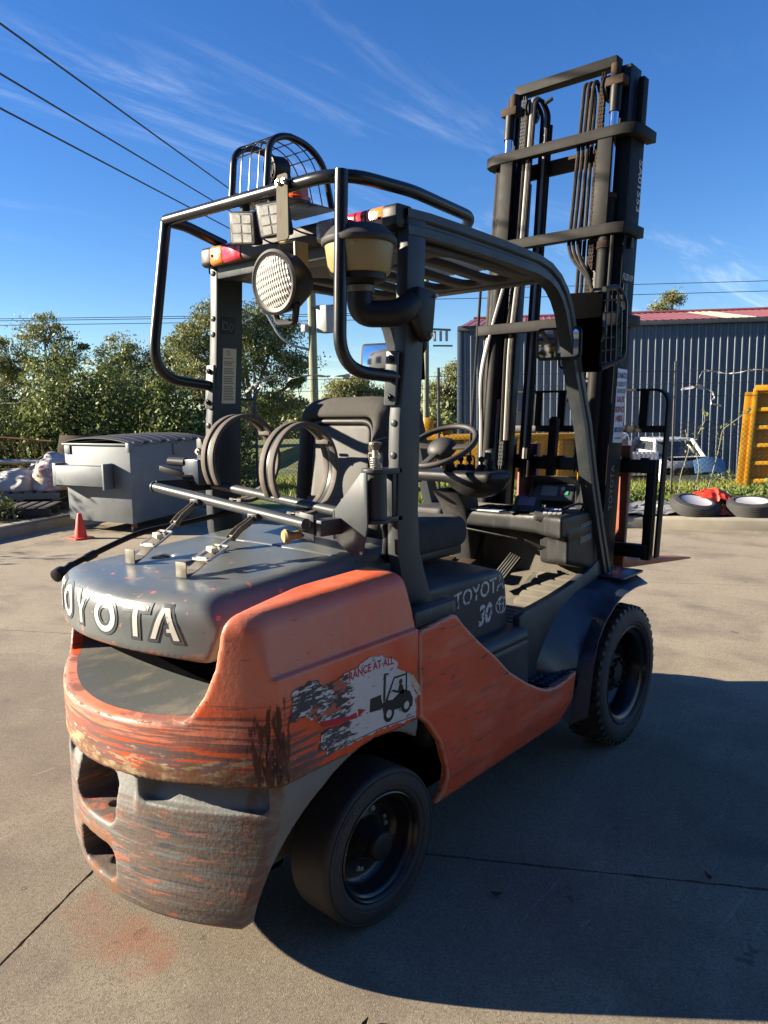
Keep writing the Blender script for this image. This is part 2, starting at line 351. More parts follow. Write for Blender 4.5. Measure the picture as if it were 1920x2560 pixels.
mat('cast_grey', (.15, .155, .148), .55, var=.15, vscale=7, bump=.0012, bscale=90, layers=[
    dict(col=(.118, .085, .068), sc=(5, 5, 70), lo=.32, hi=.52, x=(None, -.43, .03), z=(None, .535, .01), rough=.62, amt=.95),
    dict(col=(.36, .12, .075), sc=(10, 10, 70), lo=.56, hi=.64, x=(None, -.43, .03), z=(None, .535, .02), rough=.6, amt=.85),
    dict(col=(.055, .062, .07), sc=(7, 7, 75), lo=.54, hi=.64, x=(None, -.43, .03), z=(None, .54, .02), rough=.55, amt=.9),
    dict(col=(.24, .19, .14), sc=(16, 16, 80), lo=.62, hi=.68, x=(None, -.43, .03), rough=.7, amt=.7),
    dict(col=(.17, .075, .03), sc=(12, 12, 14), lo=.42, hi=.60, y=(-.11, .5, .02), x=(None, -.60, .02), rough=.85),
    dict(col=(.13, .06, .03), sc=(9, 9, 9), lo=.42, hi=.62, y=(None, -.47, .03), x=(None, -.41, .015), rough=.85, amt=.7)])
mat('mast_steel', (.014, .0135, .013), .62, var=.25, vscale=9, spec=.15, layers=[
    dict(col=(.032, .025, .019), sc=(14, 14, 6), lo=.50, hi=.75, amt=.6, rough=.7),
    dict(col=(.05, .05, .047), sc=(40, 40, 4), lo=.64, hi=.72, amt=.4, rough=.5)])
mat('rusty_steel', (.045, .029, .019), .8, spec=.2, var=.25, vscale=16, bump=.0008, bscale=120)
mat('greasy_black', (.008, .0075, .007), .5, spec=.3, var=.3, vscale=14)
mat('black_tube_paint', (.011, .012, .014), .30, spec=.4, var=.15, layers=[dict(col=(.30, .09, .06), sc=(28, 28, 28), lo=.735, hi=.745, rough=.6), dict(col=(.05, .05, .05), sc=(20, 20, 20), lo=.6, hi=.75, amt=.5, rough=.5)])
mat('black_plastic', (.010, .010, .011), .5, spec=.35, var=.15, layers=[dict(col=(.06, .055, .048), sc=(10, 10, 10), lo=.55, hi=.85, amt=.45, rough=.8)])
mat('dusty_plastic', (.026, .026, .026), .6, var=.15, layers=[dict(col=(.09, .082, .07), sc=(8, 8, 8), lo=.45, hi=.80, amt=.55, rough=.85)])
mat('worn_dash_plastic', (.013, .013, .014), .5, spec=.3, var=.2, vscale=10, layers=[dict(col=(.07, .066, .06), sc=(24, 24, 6), lo=.5, hi=.8, amt=.5, rough=.7)])
mat('tyre_rubber', (.022, .021, .021), .66, var=.2, vscale=20, bump=.0004, bscale=200, layers=[dict(col=(.07, .062, .052), sc=(9, 9, 9), lo=.5, hi=.85, amt=.6, rough=.9)])
mat('tyre_lettering', (.055, .052, .048), .8)
mat('wheel_black', (.010, .010, .011), .30, var=.2, layers=[dict(col=(.08, .07, .055), sc=(14, 14, 14), lo=.55, hi=.8, amt=.5, rough=.8)])
mat('bolt_zinc', (.45, .43, .38), .35, metal=.5, var=.2, vscale=40)
mat('zinc_plate', (.14, .128, .10), .5, metal=.2, var=.18, vscale=18, layers=[dict(col=(.30, .25, .17), sc=(20, 20, 20), lo=.5, hi=.8, amt=.7, rough=.6)])
mat('dull_strap', (.13, .118, .092), .8, var=.2, vscale=14, spec=.12, layers=[dict(col=(.07, .058, .042), sc=(20, 20, 8), lo=.5, hi=.7, amt=.7)])
mat('chrome', (.75, .76, .78), .10, metal=1, var=.03)
mat('seat_fabric', (.048, .045, .042), .95, var=.2, vscale=30, bump=.0012, bscale=260, layers=[dict(col=(.10, .09, .078), sc=(7, 7, 7), lo=.45, hi=.8, amt=.6)])
mat('seat_shell', (.06, .06, .058), .62, var=.12, layers=[dict(col=(.15, .14, .125), sc=(9, 9, 9), lo=.45, hi=.8, amt=.6, rough=.8)])
mat('rubber_strap', (.085, .072, .062), .75, var=.2, vscale=25, layers=[dict(col=(.17, .135, .105), sc=(30, 30, 30), lo=.5, hi=.75, amt=.6)])
mat('hose_rubber', (.016, .0135, .012), .7, spec=.2, var=.2, vscale=30, layers=[dict(col=(.055, .043, .034), sc=(22, 22, 22), lo=.5, hi=.75, amt=.6)])
mat('hose_grey', (.26, .25, .235), .5, var=.12)
lg = mat('lamp_glass', (.46, .445, .40), .22, var=.05, coat=.3)
_t = lg.node_tree; _b = [n for n in _t.nodes if n.type == 'BSDF_PRINCIPLED'][0]; _c = N(_t, 'ShaderNodeTexCoord')
_m = N(_t, 'ShaderNodeMapping'); _m.inputs['Rotation'].default_value = (rad(12), 0, 0); _t.links.new(_c.outputs['Object'], _m.inputs[0])
_w1 = N(_t, 'ShaderNodeTexWave', bands_direction='Y', ins={'Scale': 34.0}); _w2 = N(_t, 'ShaderNodeTexWave', bands_direction='Z', ins={'Scale': 17.0}); _t.links.new(_m.outputs[0], _w1.inputs[0]); _t.links.new(_m.outputs[0], _w2.inputs[0])
_bp = N(_t, 'ShaderNodeBump', ins={'Strength': 1.0, 'Distance': .0035}); _t.links.new(math_(_t, 'ADD', _w1.outputs[1], _w2.outputs[1]), _bp.inputs['Height']); _t.links.new(_bp.outputs[0], _b.inputs['Normal'])
mat('led_lens', (.36, .36, .34), .35, metal=.4, var=.4, vscale=45, coat=.4)
mat('led_cell', (.50, .50, .47), .4, var=.3, vscale=60)
mat('amber_lens', (.75, .20, .02), .18, var=.12, vscale=40, coat=.6, bump=.001, bscale=160)
mat('red_lens', (.42, .018, .03), .16, var=.2, vscale=30, coat=.6)
mat('clear_lens', (.36, .35, .31), .2, var=.15, vscale=30, coat=.5)
mat('beacon_orange', (.85, .13, .015), .25, var=.1, coat=.4)
mat('cream_plastic', (.30, .235, .10), .42, var=.10, layers=[dict(col=(.40, .34, .20), sc=(9, 9, 9), lo=.45, hi=.8, amt=.5)])
mat('mirror_glass', (.80, .82, .84), .06, metal=1, var=.05, rvar=.04)
mat('worn_white_paint', (.50, .48, .43), .6, var=.15, layers=[dict(col=(.075, .092, .104), sc=(26, 26, 26), lo=.60, hi=.64)])
mat('letter_dark', (.045, .055, .062), .4, var=.15)
mat('stencil_white', (.58, .57, .54), .65, var=.2, vscale=30, layers=[dict(col=GREYP, sc=(55, 55, 55), lo=.50, hi=.58, amt=.85)])
mat('chalk_white', (.55, .54, .52), .8, var=.2)
mat('sticker_white', (.50, .495, .47), .5, var=.1, layers=[
    dict(col=(.05, .047, .05), sc=(26, 26, 95), lo=.43, hi=.50, x=(None, -.150, .05), rough=.75),
    dict(col=(.36, .09, .055), sc=(18, 18, 34), lo=.55, hi=.58, x=(None, -.14, .05), rough=.6),
    dict(col=(.10, .09, .085), sc=(26, 26, 70), lo=.60, hi=.66, rough=.7)])
mat('sticker_black', (.012, .012, .012), .5, var=.1)
mat('sticker_red', (.40, .012, .03), .5, var=.15)
mat('sticker_blue', (.03, .05, .20), .5)
mat('sticker_grey', (.20, .20, .22), .5)
mat('label_paper', (.66, .60, .42), .6, var=.08)
mat('label_print', (.16, .14, .10), .7)
mat('banner_white', (.62, .64, .70), .45, var=.1)
mat('map_sticker', (.45, .50, .50), .45, var=.3, vscale=30)
mat('screen_blue', (.16, .17, .30), .2, var=.1, coat=.4)
mat('screen_grey', (.19, .22, .21), .2, var=.1, coat=.4)
mat('key_red', (.55, .03, .04), .5); mat('key_green', (.02, .25, .12), .5); mat('key_grey', (.42, .43, .42), .5, var=.2, vscale=60)
mat('device_grey', (.045, .05, .055), .45, var=.1)
mat('fork_paint', (.36, .085, .045), .6, var=.25, vscale=14, layers=[dict(col=(.22, .11, .05), sc=(14, 14, 14), lo=.42, hi=.68, rough=.8), dict(col=(.40, .15, .10), sc=(6, 6, 6), lo=.5, hi=.8, amt=.5)])
mat('fork_maroon', (.17, .022, .02), .6, var=.2, layers=[dict(col=(.40, .16, .12), sc=(9, 9, 4), lo=.5, hi=.62, amt=.8)])
mat('mat_rubber', (.04, .038, .035), .85, var=.15, layers=[dict(col=(.12, .108, .085), sc=(9, 9, 9), lo=.28, hi=.62, amt=.8)])
mat('mat_pad', (.12, .108, .085), .9, var=.2, vscale=20)
mat('dirt_floor', (.115, .103, .082), .9, var=.25, vscale=18, bump=.002, bscale=120)
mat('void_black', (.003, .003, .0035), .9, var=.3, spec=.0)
mat('polycarb', (.50, .55, .58), .35, var=.15, vscale=20, trans=.75)
mat('recess_paint', (.12, .135, .135), .5, var=.15, vscale=6, layers=[dict(col=(.22, .20, .15), sc=(4, 7, 7), lo=.45, hi=.7, amt=.7, rough=.75), dict(col=(.42, .31, .19), sc=(3, 3, 3), lo=.2, hi=.35, y=(None, -.385, .01), rough=.8)])
mat('inner_beige', (.45, .33, .20), .8, var=.12)

# ------------------------------------------------------------------ forklift: body
FL = thing('forklift', (.85, 0, 0), 'scuffed orange and grey forklift with raised mast on the concrete yard', 'forklift')
def side_top(Y, Z): return .985*(np.abs(Y)-.597)+.172*(Z-.90)
def rear_arc(X, Y, x0, q, yc=0.): return ((x0+q*(Y-yc)**2)-X)/np.sqrt(1+(2*q*(Y-yc))**2)
def f_upper(X, Y, Z):
    A = np.abs(Y)
    d = rear_arc(X, Y, -.655, .82, -.08)
    d = smax(d, X-.142, .004)
    s = np.minimum(A-.595, 0*A+9); s = np.where(Z > .905, side_top(Y, Z)+.012, A-.597)
    d = smax(d, s, .004+.035*np.clip((Z-.93)/.12, 0, 1))
    top = 1.082+.025*np.clip(X, -.8, .2)-.025*np.clip(Y/.3, 0, 1)
    dt = Z-top
    d = smax(d, dt, .055)
    d = smax(d, .618-Z, .004)
    # rear U opening under the hood
    w = np.interp(Z, [.70, .775, .80, .86, .93, 1.0, 1.08, 1.2], [.30, .375, .40, .437, .463, .475, .485, .49])
    tb = np.clip((X+.46)/.28, 0, 1); w = w*(1-tb)+np.minimum(w, .405)*tb
    cut = np.maximum(np.maximum((A-w)*.95, -(Z-(.757+.02*(Y/.35)**2+.07*np.clip(X+.62, -.1, .4)))), X+.18)
    cut = smax(cut, .757-Z, .06)
    d = smax(d, -cut, .018)
    # room for the hood
    hd = np.maximum(A-np.interp(Z, [.9, 1.0, 1.02, 1.2], [.395, .405, .408, .425]), .98-Z)
    d = smax(d, -hd, .012)
    # wheel well
    well = np.sqrt(((X+.07)/.36)**2+((Z-.24)/.385)**2)-1
    d = np.maximum(d, -np.maximum(well*.36, .30-A))
    return d
cw = sdf_obj('counterweight', f_upper, (-.67, -.61, .60), (.15, .61, 1.12), .0062, 'counterweight_paint', FL, 42)
def f_lower(X, Y, Z):
    A = np.abs(Y)
    hw = np.interp(Z, [.18, .30, .56, .62], [.465, .505, .585, .592])
    d = rear_arc(X, Y, -.633+.03*np.clip((.30-Z)/.12, 0, 1)**2, .76, -.055)
    d = smax(d, A-hw, .003); d = smax(d, .185-Z, .02); d = np.maximum(d, Z-.640); d = np.maximum(d, X-.14)
    # cove under the upper block
    cove = np.maximum(np.maximum(.535-Z-(.0)*A, rear_arc(X, Y, -.66, .76, -.055)), -rear_arc(X, Y, -.572-.5*np.clip(.60-Z, 0, .07), .76, -.055))
    cove = smax(cove, np.maximum(.225-A, A-.555), .03)
    d = smax(d, -cove, .006)
    cov2 = np.maximum(np.maximum(.492-Z, rear_arc(X, Y, -.66, .76, -.055)), -rear_arc(X, Y, -.596-.28*np.clip(.62-Z, 0, .12), .76, -.055)); d = smax(d, -smax(cov2, A-.205, .02), .008)
    # saddle in the middle
    sad = np.maximum(np.maximum(.585-.25*np.clip(X+.62, 0, .1)-Z, A-.20), X+.50); d = smax(d, -np.maximum(sad, rear_arc(X, Y, -.62, .57)-.2), .02) if False else d
    # tow-pin mouths
    m1 = rbox(X, Y, Z, (-.62, 0, .503), (.15, .118, .073), .04); d = smax(d, -m1, .012)
    m2 = rbox(X, Y, Z, (-.62, 0, .308), (.13, .105, .055), .04); d = smax(d, -m2, .010)
    hole = np.maximum(np.sqrt((X+.555)**2+(Y+.0)**2)-.021, Z-.46); d = np.maximum(d, -hole)
    well = np.where(X < -.07, np.sqrt(((X+.07)/.365)**2+((Z-.22)/.40)**2)-1, np.sqrt(((X+.07)/.36)**2+((Z-.24)/.385)**2)-1)
    d = smax(d, -np.maximum(well*.36, .30-A), .008)
    return d
sdf_obj('lower_counterweight', f_lower, (-.65, -.60, .18), (.14, .60, .645), .0062, 'cast_grey', FL, 42)
# hood: rear cowl
def hood_top(X): return 1.126+.062*np.clip(X-.04, -.7, .4)
def f_hood(X, Y, Z):
    A = np.abs(Y)
    d = rear_arc(X, Y, -.585, .70)
    d = smax(d, Z-hood_top(X)+.008*(Y/.38)**2, .075)
    d = smax(d, .78*(A-.372)+.62*(Z-hood_top(X)+.012), .03)
    d = smax(d, A-(.388+.42*(Z-.93)), .012)
    d = smax(d, .925-Z-.015*(A/.38)**2, .022)
    d = np.maximum(d, X-.30)
    # hollow, open below and to the rear underside
    g = np.maximum(np.abs(X-.037)-.0035, hood_top(X)-.012-Z); d = np.maximum(d, -g)
    for hy in (-.02, .155):
        d = np.maximum(d, -np.maximum(np.sqrt(((X+.25)/1.25)**2+(Y-hy)**2)-.030, 1.04-Z))
    return d
hood = sdf_obj('hood', f_hood, (-.60, -.46, .90), (.31, .46, 1.16), .0075, 'hood_paint', FL)
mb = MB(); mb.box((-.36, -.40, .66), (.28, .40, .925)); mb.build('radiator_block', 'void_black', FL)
# raised letters on the hood's rear face
LT = dict(T=[[(-.5, 1), (-.5, .78), (-.14, .78), (-.14, 0), (.14, 0), (.14, .78), (.5, .78), (.5, 1)]],
          Y=[[(-.52, 1), (-.14, .45), (-.14, 0), (.14, 0), (.14, .45), (.52, 1), (.22, 1), (0, .66), (-.22, 1)]],
          A=[[(-.55, 0), (-.16, 1), (.16, 1), (.55, 0), (.26, 0), (.18, .22), (.03, .22), (.03, .42), (.12, .42), (0, .74), (-.27, 0)]])
def offset_poly(P, d):
    n = len(P); A = sum(P[i-1][0]*P[i][1]-P[i][0]*P[i-1][1] for i in range(n)); sg = 1 if A > 0 else -1; out = []
    for i in range(n):
        a, b, c_ = Vector(P[i-1]), Vector(P[i]), Vector(P[(i+1) % n]); e1_, e2_ = (b-a).normalized(), (c_-b).normalized()
        n1, n2 = Vector((e1_.y, -e1_.x))*sg, Vector((e2_.y, -e2_.x))*sg; m_ = (n1+n2); k = d/max(.35, (1+n1.dot(n2)))
        out.append(tuple(b+m_*k))
    return out
hb_ = bvh_of(hood)
el = lambda a, b, n=32: [(a*math.cos(t), .5+b*math.sin(t)) for t in np.linspace(0, 2*math.pi, n, endpoint=False)]
for ch, y0 in zip('TOYOTA', (.318, .198, .080, -.052, -.175, -.268)):
    pl_ = lambda u, v: (-.9, y0-u*.090, .968+v*.094)
    for nm, m_, g, o_ in (('letter_base', 'letter_dark', .05, .0022), ('letter', 'worn_white_paint', -.05, .0036)):
        if ch == 'O': P = [el(.58+g, .54+g), el(.27-g, .27-g)]
        else: P = [offset_poly(LT[ch][0], g)]
        proj_text(nm, P, m_, hood, hb_, pl_, (1, 0, 0), o_, cuts=3 if ch != 'O' else 1)
# side panels (orange), both sides
PAN = [(.146, .895), (.32, .912), (.345, .905), (.382, .867), (.473, .789), (.587, .702), (.682, .62), (.80, .547), (.90, .496), (.96, .472), (1.03, .460), (1.11, .462), (1.215, .478),
       (1.205, .43), (1.19, .38), (1.13, .262), (.27, .262), (.293, .31), (.288, .40), (.252, .50), (.192, .58), (.146, .617)]
def f_panel(s):
    def f(X, Y, Z):
        y = s*Y; d = polysd(X, Z, PAN)
        yo = .597-.45*np.clip(.37-Z, 0, .2)**1.3*1.6-.03*np.clip((X-1.0)/.2, 0, 1)**2*0
        d = smax(d, y-yo, .010); d = np.maximum(d, (yo-.03)-y); return d
    return f
for s in (1, -1):
    ylo, yhi = (.50, .60) if s > 0 else (-.60, -.50)
    sdf_obj('side_panel', f_panel(s), (.14, ylo, .255), (1.22, yhi, .92), .0066, 'panel_paint', FL, 42)
# chassis masses behind the panels
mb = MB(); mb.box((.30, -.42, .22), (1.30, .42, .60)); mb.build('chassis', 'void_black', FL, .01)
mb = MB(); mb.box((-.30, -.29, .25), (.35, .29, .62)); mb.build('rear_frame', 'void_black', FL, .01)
MB().box((-.40, -.25, .12), (-.12, .25, .30)).build('underside_light_block', 'void_black', FL, .02)  # added box, no real part: stops sun leaking under the counterweight
mb = MB(); mb.cyl((0, -.42, .235), (0, .42, .235), .05, 14); mb.box((-.08, -.34, .17), (.08, .34, .30)); mb.build('steer_axle', 'greasy_black', FL)
mb = MB(); mb.cyl((-.16, -.20, .36), (-.16, -.44, .34), .012, 10); mb.build('steer_cylinder_rod', 'chrome', FL)
mb = MB(); mb.cyl((1.7, -.55, .33), (1.7, .55, .33), .09, 18); mb.box((1.5, -.36, .2), (1.9, .36, .55)); mb.build('drive_axle', 'greasy_black', FL, .01)
# engine cover (seat base)
def f_cover(X, Y, Z):
    A = np.abs(Y); d = rbox(X, Y, Z, (.64, 0, .82), (.315, .43, .165), .05)
    d = smax(d, (Z-(.975-.018*np.clip(A/.4, 0, 1.3)**2-.035*(X-.6))), .03)
    d = smax(d, .42*(X-.93)+.30*(Z-.93), .04)
    d = smax(d, -(rbox(X, Y, Z, (.97, -.30, .90), (.10, .10, .10), .05)), .03) if False else d
    return d
cover = sdf_obj('engine_cover', f_cover, (.31, -.44, .64), (.97, .44, 1.01), .0085, 'grey_paint', FL)
def side_y(y): return lambda u, v: (u, y, v)
cb = bvh_of(cover)
def cover_text(tx, size, px, pz, slope, bold, sx, shear):
    v, f = text_mesh(tx, size, 0, bold); xm = (min(p[0] for p in v)+max(p[0] for p in v))/2
    proj_mesh('lettering', v, f, 'stencil_white', cover, cb, lambda u, w_: (px+(u-xm)*sx+shear*w_, -.6, pz+w_+(u-xm)*slope), (0, 1, 0), .0016)
cover_text('TOYOTA', .083, .735, .858, .055, .001, 1.0, 0); cover_text('30', .105, .765, .755, .05, .004, .88, .18)
def oval(cx, cz, a, b, w):
    n = 30; P = [(cx+a*q*math.cos(t), cz+b*r_*math.sin(t)) for q, r_ in ((1, 1), ((a-w)/a, (b-w)/b)) for t in np.linspace(0, 2*math.pi, n, endpoint=False)]
    proj_mesh('emblem', P, [(k, (k+1) % n, n+(k+1) % n, n+k) for k in range(n)], 'stencil_white', cover, cb, lambda u, w_: (u, -.6, w_), (0, 1, 0), .0016)
oval(.885, .803, .043, .035, .006); oval(.885, .803, .017, .033, .0055); oval(.885, .817, .032, .014, .0055)
# plinth under the cover, sill and step
def f_plinth(X, Y, Z):
    A = np.abs(Y); d = rbox(X, Y, Z, (.66, 0, .56), (.345, .505, .148), .045)
    d = np.maximum(d, X-1.0); d = smax(d, -np.maximum(np.abs(Z-.655)-.004, .497-A), .006); return d
sdf_obj('plinth', f_plinth, (.30, -.52, .40), (1.02, .52, .72), .0085, 'grey_paint', FL)
for s in (-1, 1): MB().box((.14, s*.585-.06 if s > 0 else -.585, .90), (.36, s*.585 if s > 0 else -.585+.06, .955)).build('sill_trim', 'grey_paint', FL, .012)
for s in (-1, 1):
    st = MB(); y0, y1 = sorted((s*.40, s*.585))
    st.box((.99, y0, .452), (1.27, y0+.012, .474)); st.box((.99, y1-.012, .452), (1.27, y1, .474)); st.box((.99, y0, .452), (1.002, y1, .474)); st.box((1.258, y0, .452), (1.27, y1, .474))
    for k in range(1, 7):
        x = 1.0+k*.0375; st.box((x-.008, y0+.01, .455), (x+.008, y1-.01, .470))
    for k in (1, 2, 3):
        y = y0+(y1-y0)*k/4; st.box((1.0, y-.010, .454), (1.26, y+.010, .4705))
    stp = st.build('step_plate', 'deep_blue_grey_paint', FL, .002)
    MB().box((.99, y0, .40), (1.27, y1, .425)).build('step_pan', 'void_black', FL)
# front fenders
INN = [(1.085, .40), (1.085, .529), (1.16, .611), (1.27, .705), (1.438, .76), (1.621, .778), (1.93, .778)]
MID = [(1.20, .235), (1.26, .495), (1.342, .59), (1.40, .657), (1.461, .71), (1.561, .756), (1.658, .770), (1.878, .768)]
OUT = [(1.225, .279), (1.252, .368), (1.28, .498), (1.319, .595), (1.387, .66), (1.494, .716), (1.589, .742), (1.72, .752), (1.845, .744)]
def resamp(P, n):
    P = np.array(P); d = np.r_[0, np.cumsum(np.hypot(*np.diff(P, axis=0).T))]; t = np.linspace(0, d[-1], n); return [(np.interp(q, d, P[:, 0]), np.interp(q, d, P[:, 1])) for q in t]
for s in (-1, 1):
    n = 26; a, b, c_ = resamp(INN, n), resamp(MID, n), resamp(OUT, n)
    mb = MB(); rows = []
    for i in range(n):
        rows.append([(a[i][0], s*.475, a[i][1]), (a[i][0]*.5+b[i][0]*.5, s*.53, a[i][1]*.5+b[i][1]*.5+.004), (b[i][0], s*.575, b[i][1]), (b[i][0]*.5+c_[i][0]*.5, s*.607, b[i][1]*.5+c_[i][1]*.5+.002), (c_[i][0], s*.642, c_[i][1])])
    mb.grid(rows); fen = mb.build('front_fender', 'deep_blue_grey_paint', FL, solid=.006)
    mb = MB(); mb.prism(rrect(1.66, .44, 1.905, .60, .02), lambda u, v: (u, s*v, .782), lambda u, v: (u, s*v, .792)); mb.build('fender_plate', 'deep_blue_grey_paint', FL, .002)
    # footwell side wall
    W_ = [(.95, .40), (.95, .748), (1.0, .762), (1.1, .768), (1.224, .778), (1.40, .800), (1.567, .832), (1.66, .866), (1.74, .90), (1.74, .70), (1.3, .42)]
    mb = MB(); mb.prism(W_, lambda u, v: (u, s*.44, v), lambda u, v: (u, s*.478, v)); mb.build('footwell_wall', 'grey_paint', FL, .012)
# floor and toe board
mb = MB(); mb.box((.94, -.44, .60), (1.40, .44, .655)); mb.build('floor_plate', 'dirt_floor', FL)
flo = MB(); flo.bar((1.36, 0, .655), (1.70, 0, .79), .88, .02, up=(0, 0, 1)); tb = flo.build('toe_board', 'dirt_floor', FL)
def toe(x, y, h): t = (x-1.36)/.34; return (x, y, .667+t*.135+h)
def pad(mb, x0, x1, y0, y1, h=.014, fl=False):
    P = rrect(x0, y0, x1, y1, .012, 3)
    if fl: mb.prism(P, lambda u, v: (u, v, .655), lambda u, v: (u, v, .655+h))
    else: mb.prism(P, lambda u, v: toe(u, v, -.002), lambda u, v: toe(u, v, h))
mb = MB(); mb.prism([(1.34, -.425), (1.62, -.425), (1.62, -.16), (1.34, -.16)], lambda u, v: toe(u, v, -.004), lambda u, v: toe(u, v, .005)); fm = mb.build('floor_mat', 'mat_rubber', FL)
mb = MB(); mb.box((.97, -.425, .65), (1.35, -.05, .662)); mb.build('floor_mat', 'mat_rubber', FL)
for k in range(5):
    mb = MB(); pad(mb, 1.36+k*.052, 1.40+k*.052, -.41, -.20, .022); mb.build('mat_pad', 'mat_pad', fm, .003)
for k in range(7):
    mb = MB(); pad(mb, .985+k*.052, 1.022+k*.052, -.41, -.10, .02, True); mb.build('mat_pad', 'mat_pad', FL, .003)
# pedals
p0, p1 = Vector((1.385, -.075, .735)), Vector((1.50, -.135, .87))
mb = MB(); mb.bar(p0, p1, .075, .012, up=(-.7, 0, .7)); pd = mb.build('accelerator_pedal', 'black_plastic', FL, .003)
dd = (p1-p0).normalized(); sdv = dd.cross(Vector((-.7, 0, .7))).normalized(); nn = sdv.cross(dd).normalized()
for k in range(5):
    o = sdv*(-.03+k*.015)+nn*.009; MB().bar(p0+o, p1+o, .008, .007, up=nn).build('pedal_rib', 'dusty_plastic', pd, .0015)
for y in (.10, .22):
    mb = MB(); mb.tube(fillet([(1.58, y, .95), (1.50, y, .80), (1.42, y, .80)], .04), .011, 8); mb.bar((1.37, y, .81), (1.45, y, .83), .085, .02, up=(0, 0, 1)); mb.build('brake_pedal', 'rusty_steel', FL, .003)
# ------------------------------------------------------------------ wheels
def bolts(parent, name, c, d, r, n, br, bh, m='bolt_zinc', ph=0):
    c, d = Vector(c), Vector(d).normalized(); u = d.orthogonal().normalized(); b = d.cross(u)
    for k in range(n):
        t = 2*math.pi*k/n+ph; p = c+(u*math.cos(t)+b*math.sin(t))*r
        mb = MB(); mb.tube([p, p+d*bh], br, 6); mb.cyl(p+d*bh, p+d*(bh+br*.5), br*.5, 8); mb.build(name, m, parent, smooth=False)
def rear_wheel(s):
    st = rad(4) if s < 0 else rad(4); c = Vector((0, s*.565, .242)); d = Vector((-math.sin(st)*s*.0, s, 0)).normalized(); d = Vector((math.sin(rad(2.6))*s, s, 0)).normalized()
    ty = MB(); ty.lathe([(.150, -.150), (.168, -.160), (.20, -.170), (.228, -.166), (.2405, -.155), (.242, -.145), (.242, -.022), (.2412, -.016), (.236, -.005), (.231, -.0035), (.229, -.006), (.226, -.0055), (.224, -.0015), (.205, .002), (.192, .001), (.190, -.002), (.184, -.0015), (.176, -.004), (.172, -.008), (.168, -.02), (.16, -.03)], c, d, 72, cap=False)
    w_ = ty.build('rear_wheel', 'tyre_rubber', FL, ang=50)
    tag(w_, 'bald worn rear steering wheel')
    rm = MB(); rm.lathe([(.158, -.15), (.166, -.03), (.170, -.012), (.169, -.006), (.165, -.004), (.160, -.008), (.157, -.02), (.150, -.024), (.147, -.03), (.144, -.075), (.130, -.090), (.112, -.094), (.100, -.088), (.072, -.082), (.056, -.055), (.047, -.030), (.0, -.030)], c, d, 56); rm.build('rim', 'wheel_black', w_, ang=40)
    MB().lathe([(.046, -.035), (.046, -.014), (.042, -.006), (.03, -.003), (0, -.002)], c, d, 32).build('hub_cap', 'black_plastic', w_, ang=40)
    bolts(w_, 'wheel_nut', c+d*-.091, d, .093, 6, .0085, .012, ph=.4); bolts(w_, 'rim_bolt', c+d*-.091, d, .098, 6, .0075, .008, ph=.62)
    up = Vector((0, 0, 1)); rv = up.cross(d).normalized()
    for tx, sz, r_, a0 in (('SOLIDEAL', .030, .196, rad(140)), ('HAULER', .034, .196, rad(-62))):
        v, f = text_mesh(tx, sz, 0, .0008); wd = max(p[0] for p in v); mb = MB()
        def fm(x, y): a = a0-(x-wd/2)/r_; return c+(rv*math.cos(a)+up*math.sin(a))*(r_+y)+d*.0034
        mb.add([fm(*p[:2]) for p in v], f); mb.build('sidewall_lettering', 'tyre_lettering', w_, smooth=False)
def front_wheel(s):
    c = Vector((1.7, s*.6256, .329)); d = Vector((0, s, 0)); R = .329
    ty = MB(); ty.lathe([(.22, -.19), (.25, -.20), (.29, -.20), (.312, -.185), (.318, -.16), (.318, -.045), (.312, -.012), (.300, -.004), (.285, .0), (.265, .002), (.252, .0), (.250, -.004), (.240, -.003), (.234, -.008), (.232, -.02), (.22, -.03)], c, d, 72, cap=False)
    w_ = ty.build('front_wheel', 'tyre_rubber', FL, ang=50); tag(w_, 'front drive wheel with chunky tread lugs')
    e1 = Vector((1, 0, 0)); up = Vector((0, 0, 1)); lg = MB(); n = 44
    for k in range(n):
        a = 2*math.pi*k/n
        for side, (h0, h1, da) in enumerate(((-.006, -.085, .055), (-.190, -.105, .055))):
            aa = a+(math.pi/n if side else 0); lon = .055 if k % 2 else .03
            def P(ang, r, h): return c+(e1*math.cos(ang)+up*math.sin(ang))*r+d*h
            hm = h0+(h1-h0)*(1 if k % 2 else .55); sk = .07
            v = [P(aa-.036, .300, h0), P(aa+.036, .300, h0), P(aa+.036+sk, .300, hm), P(aa-.036+sk, .300, hm), P(aa-.030, R-.004, h0-.006*(1 if side == 0 else -1)), P(aa+.030, R-.004, h0-.006*(1 if side == 0 else -1)), P(aa+.030+sk, R, hm), P(aa-.030+sk, R, hm)]
            lg.add(v, [(0, 3, 2, 1), (4, 5, 6, 7), (0, 1, 5, 4), (1, 2, 6, 5), (2, 3, 7, 6), (3, 0, 4, 7)])
    tr = lg.build('tread_lugs', 'tyre_rubber', w_, smooth=False); tr['kind'] = 'stuff'
    rm = MB(); rm.lathe([(.222, -.19), (.232, -.02), (.234, -.008), (.230, -.004), (.222, -.006), (.214, -.020), (.196, -.026), (.190, -.034), (.184, -.11), (.165, -.128), (.13, -.132), (.085, -.132), (.085, -.075), (.078, -.068), (.045, -.066), (.045, -.055), (0, -.053)], c, d, 60); rm.build('rim', 'wheel_black', w_, ang=38)
    bolts(w_, 'hub_bolt', c+d*-.068, d, .063, 9, .010, .014, 'wheel_black'); bolts(w_, 'wheel_nut', c+d*-.13, d, .118, 6, .013, .02, ph=.3)
for s in (-1, 1): rear_wheel(s); front_wheel(s)

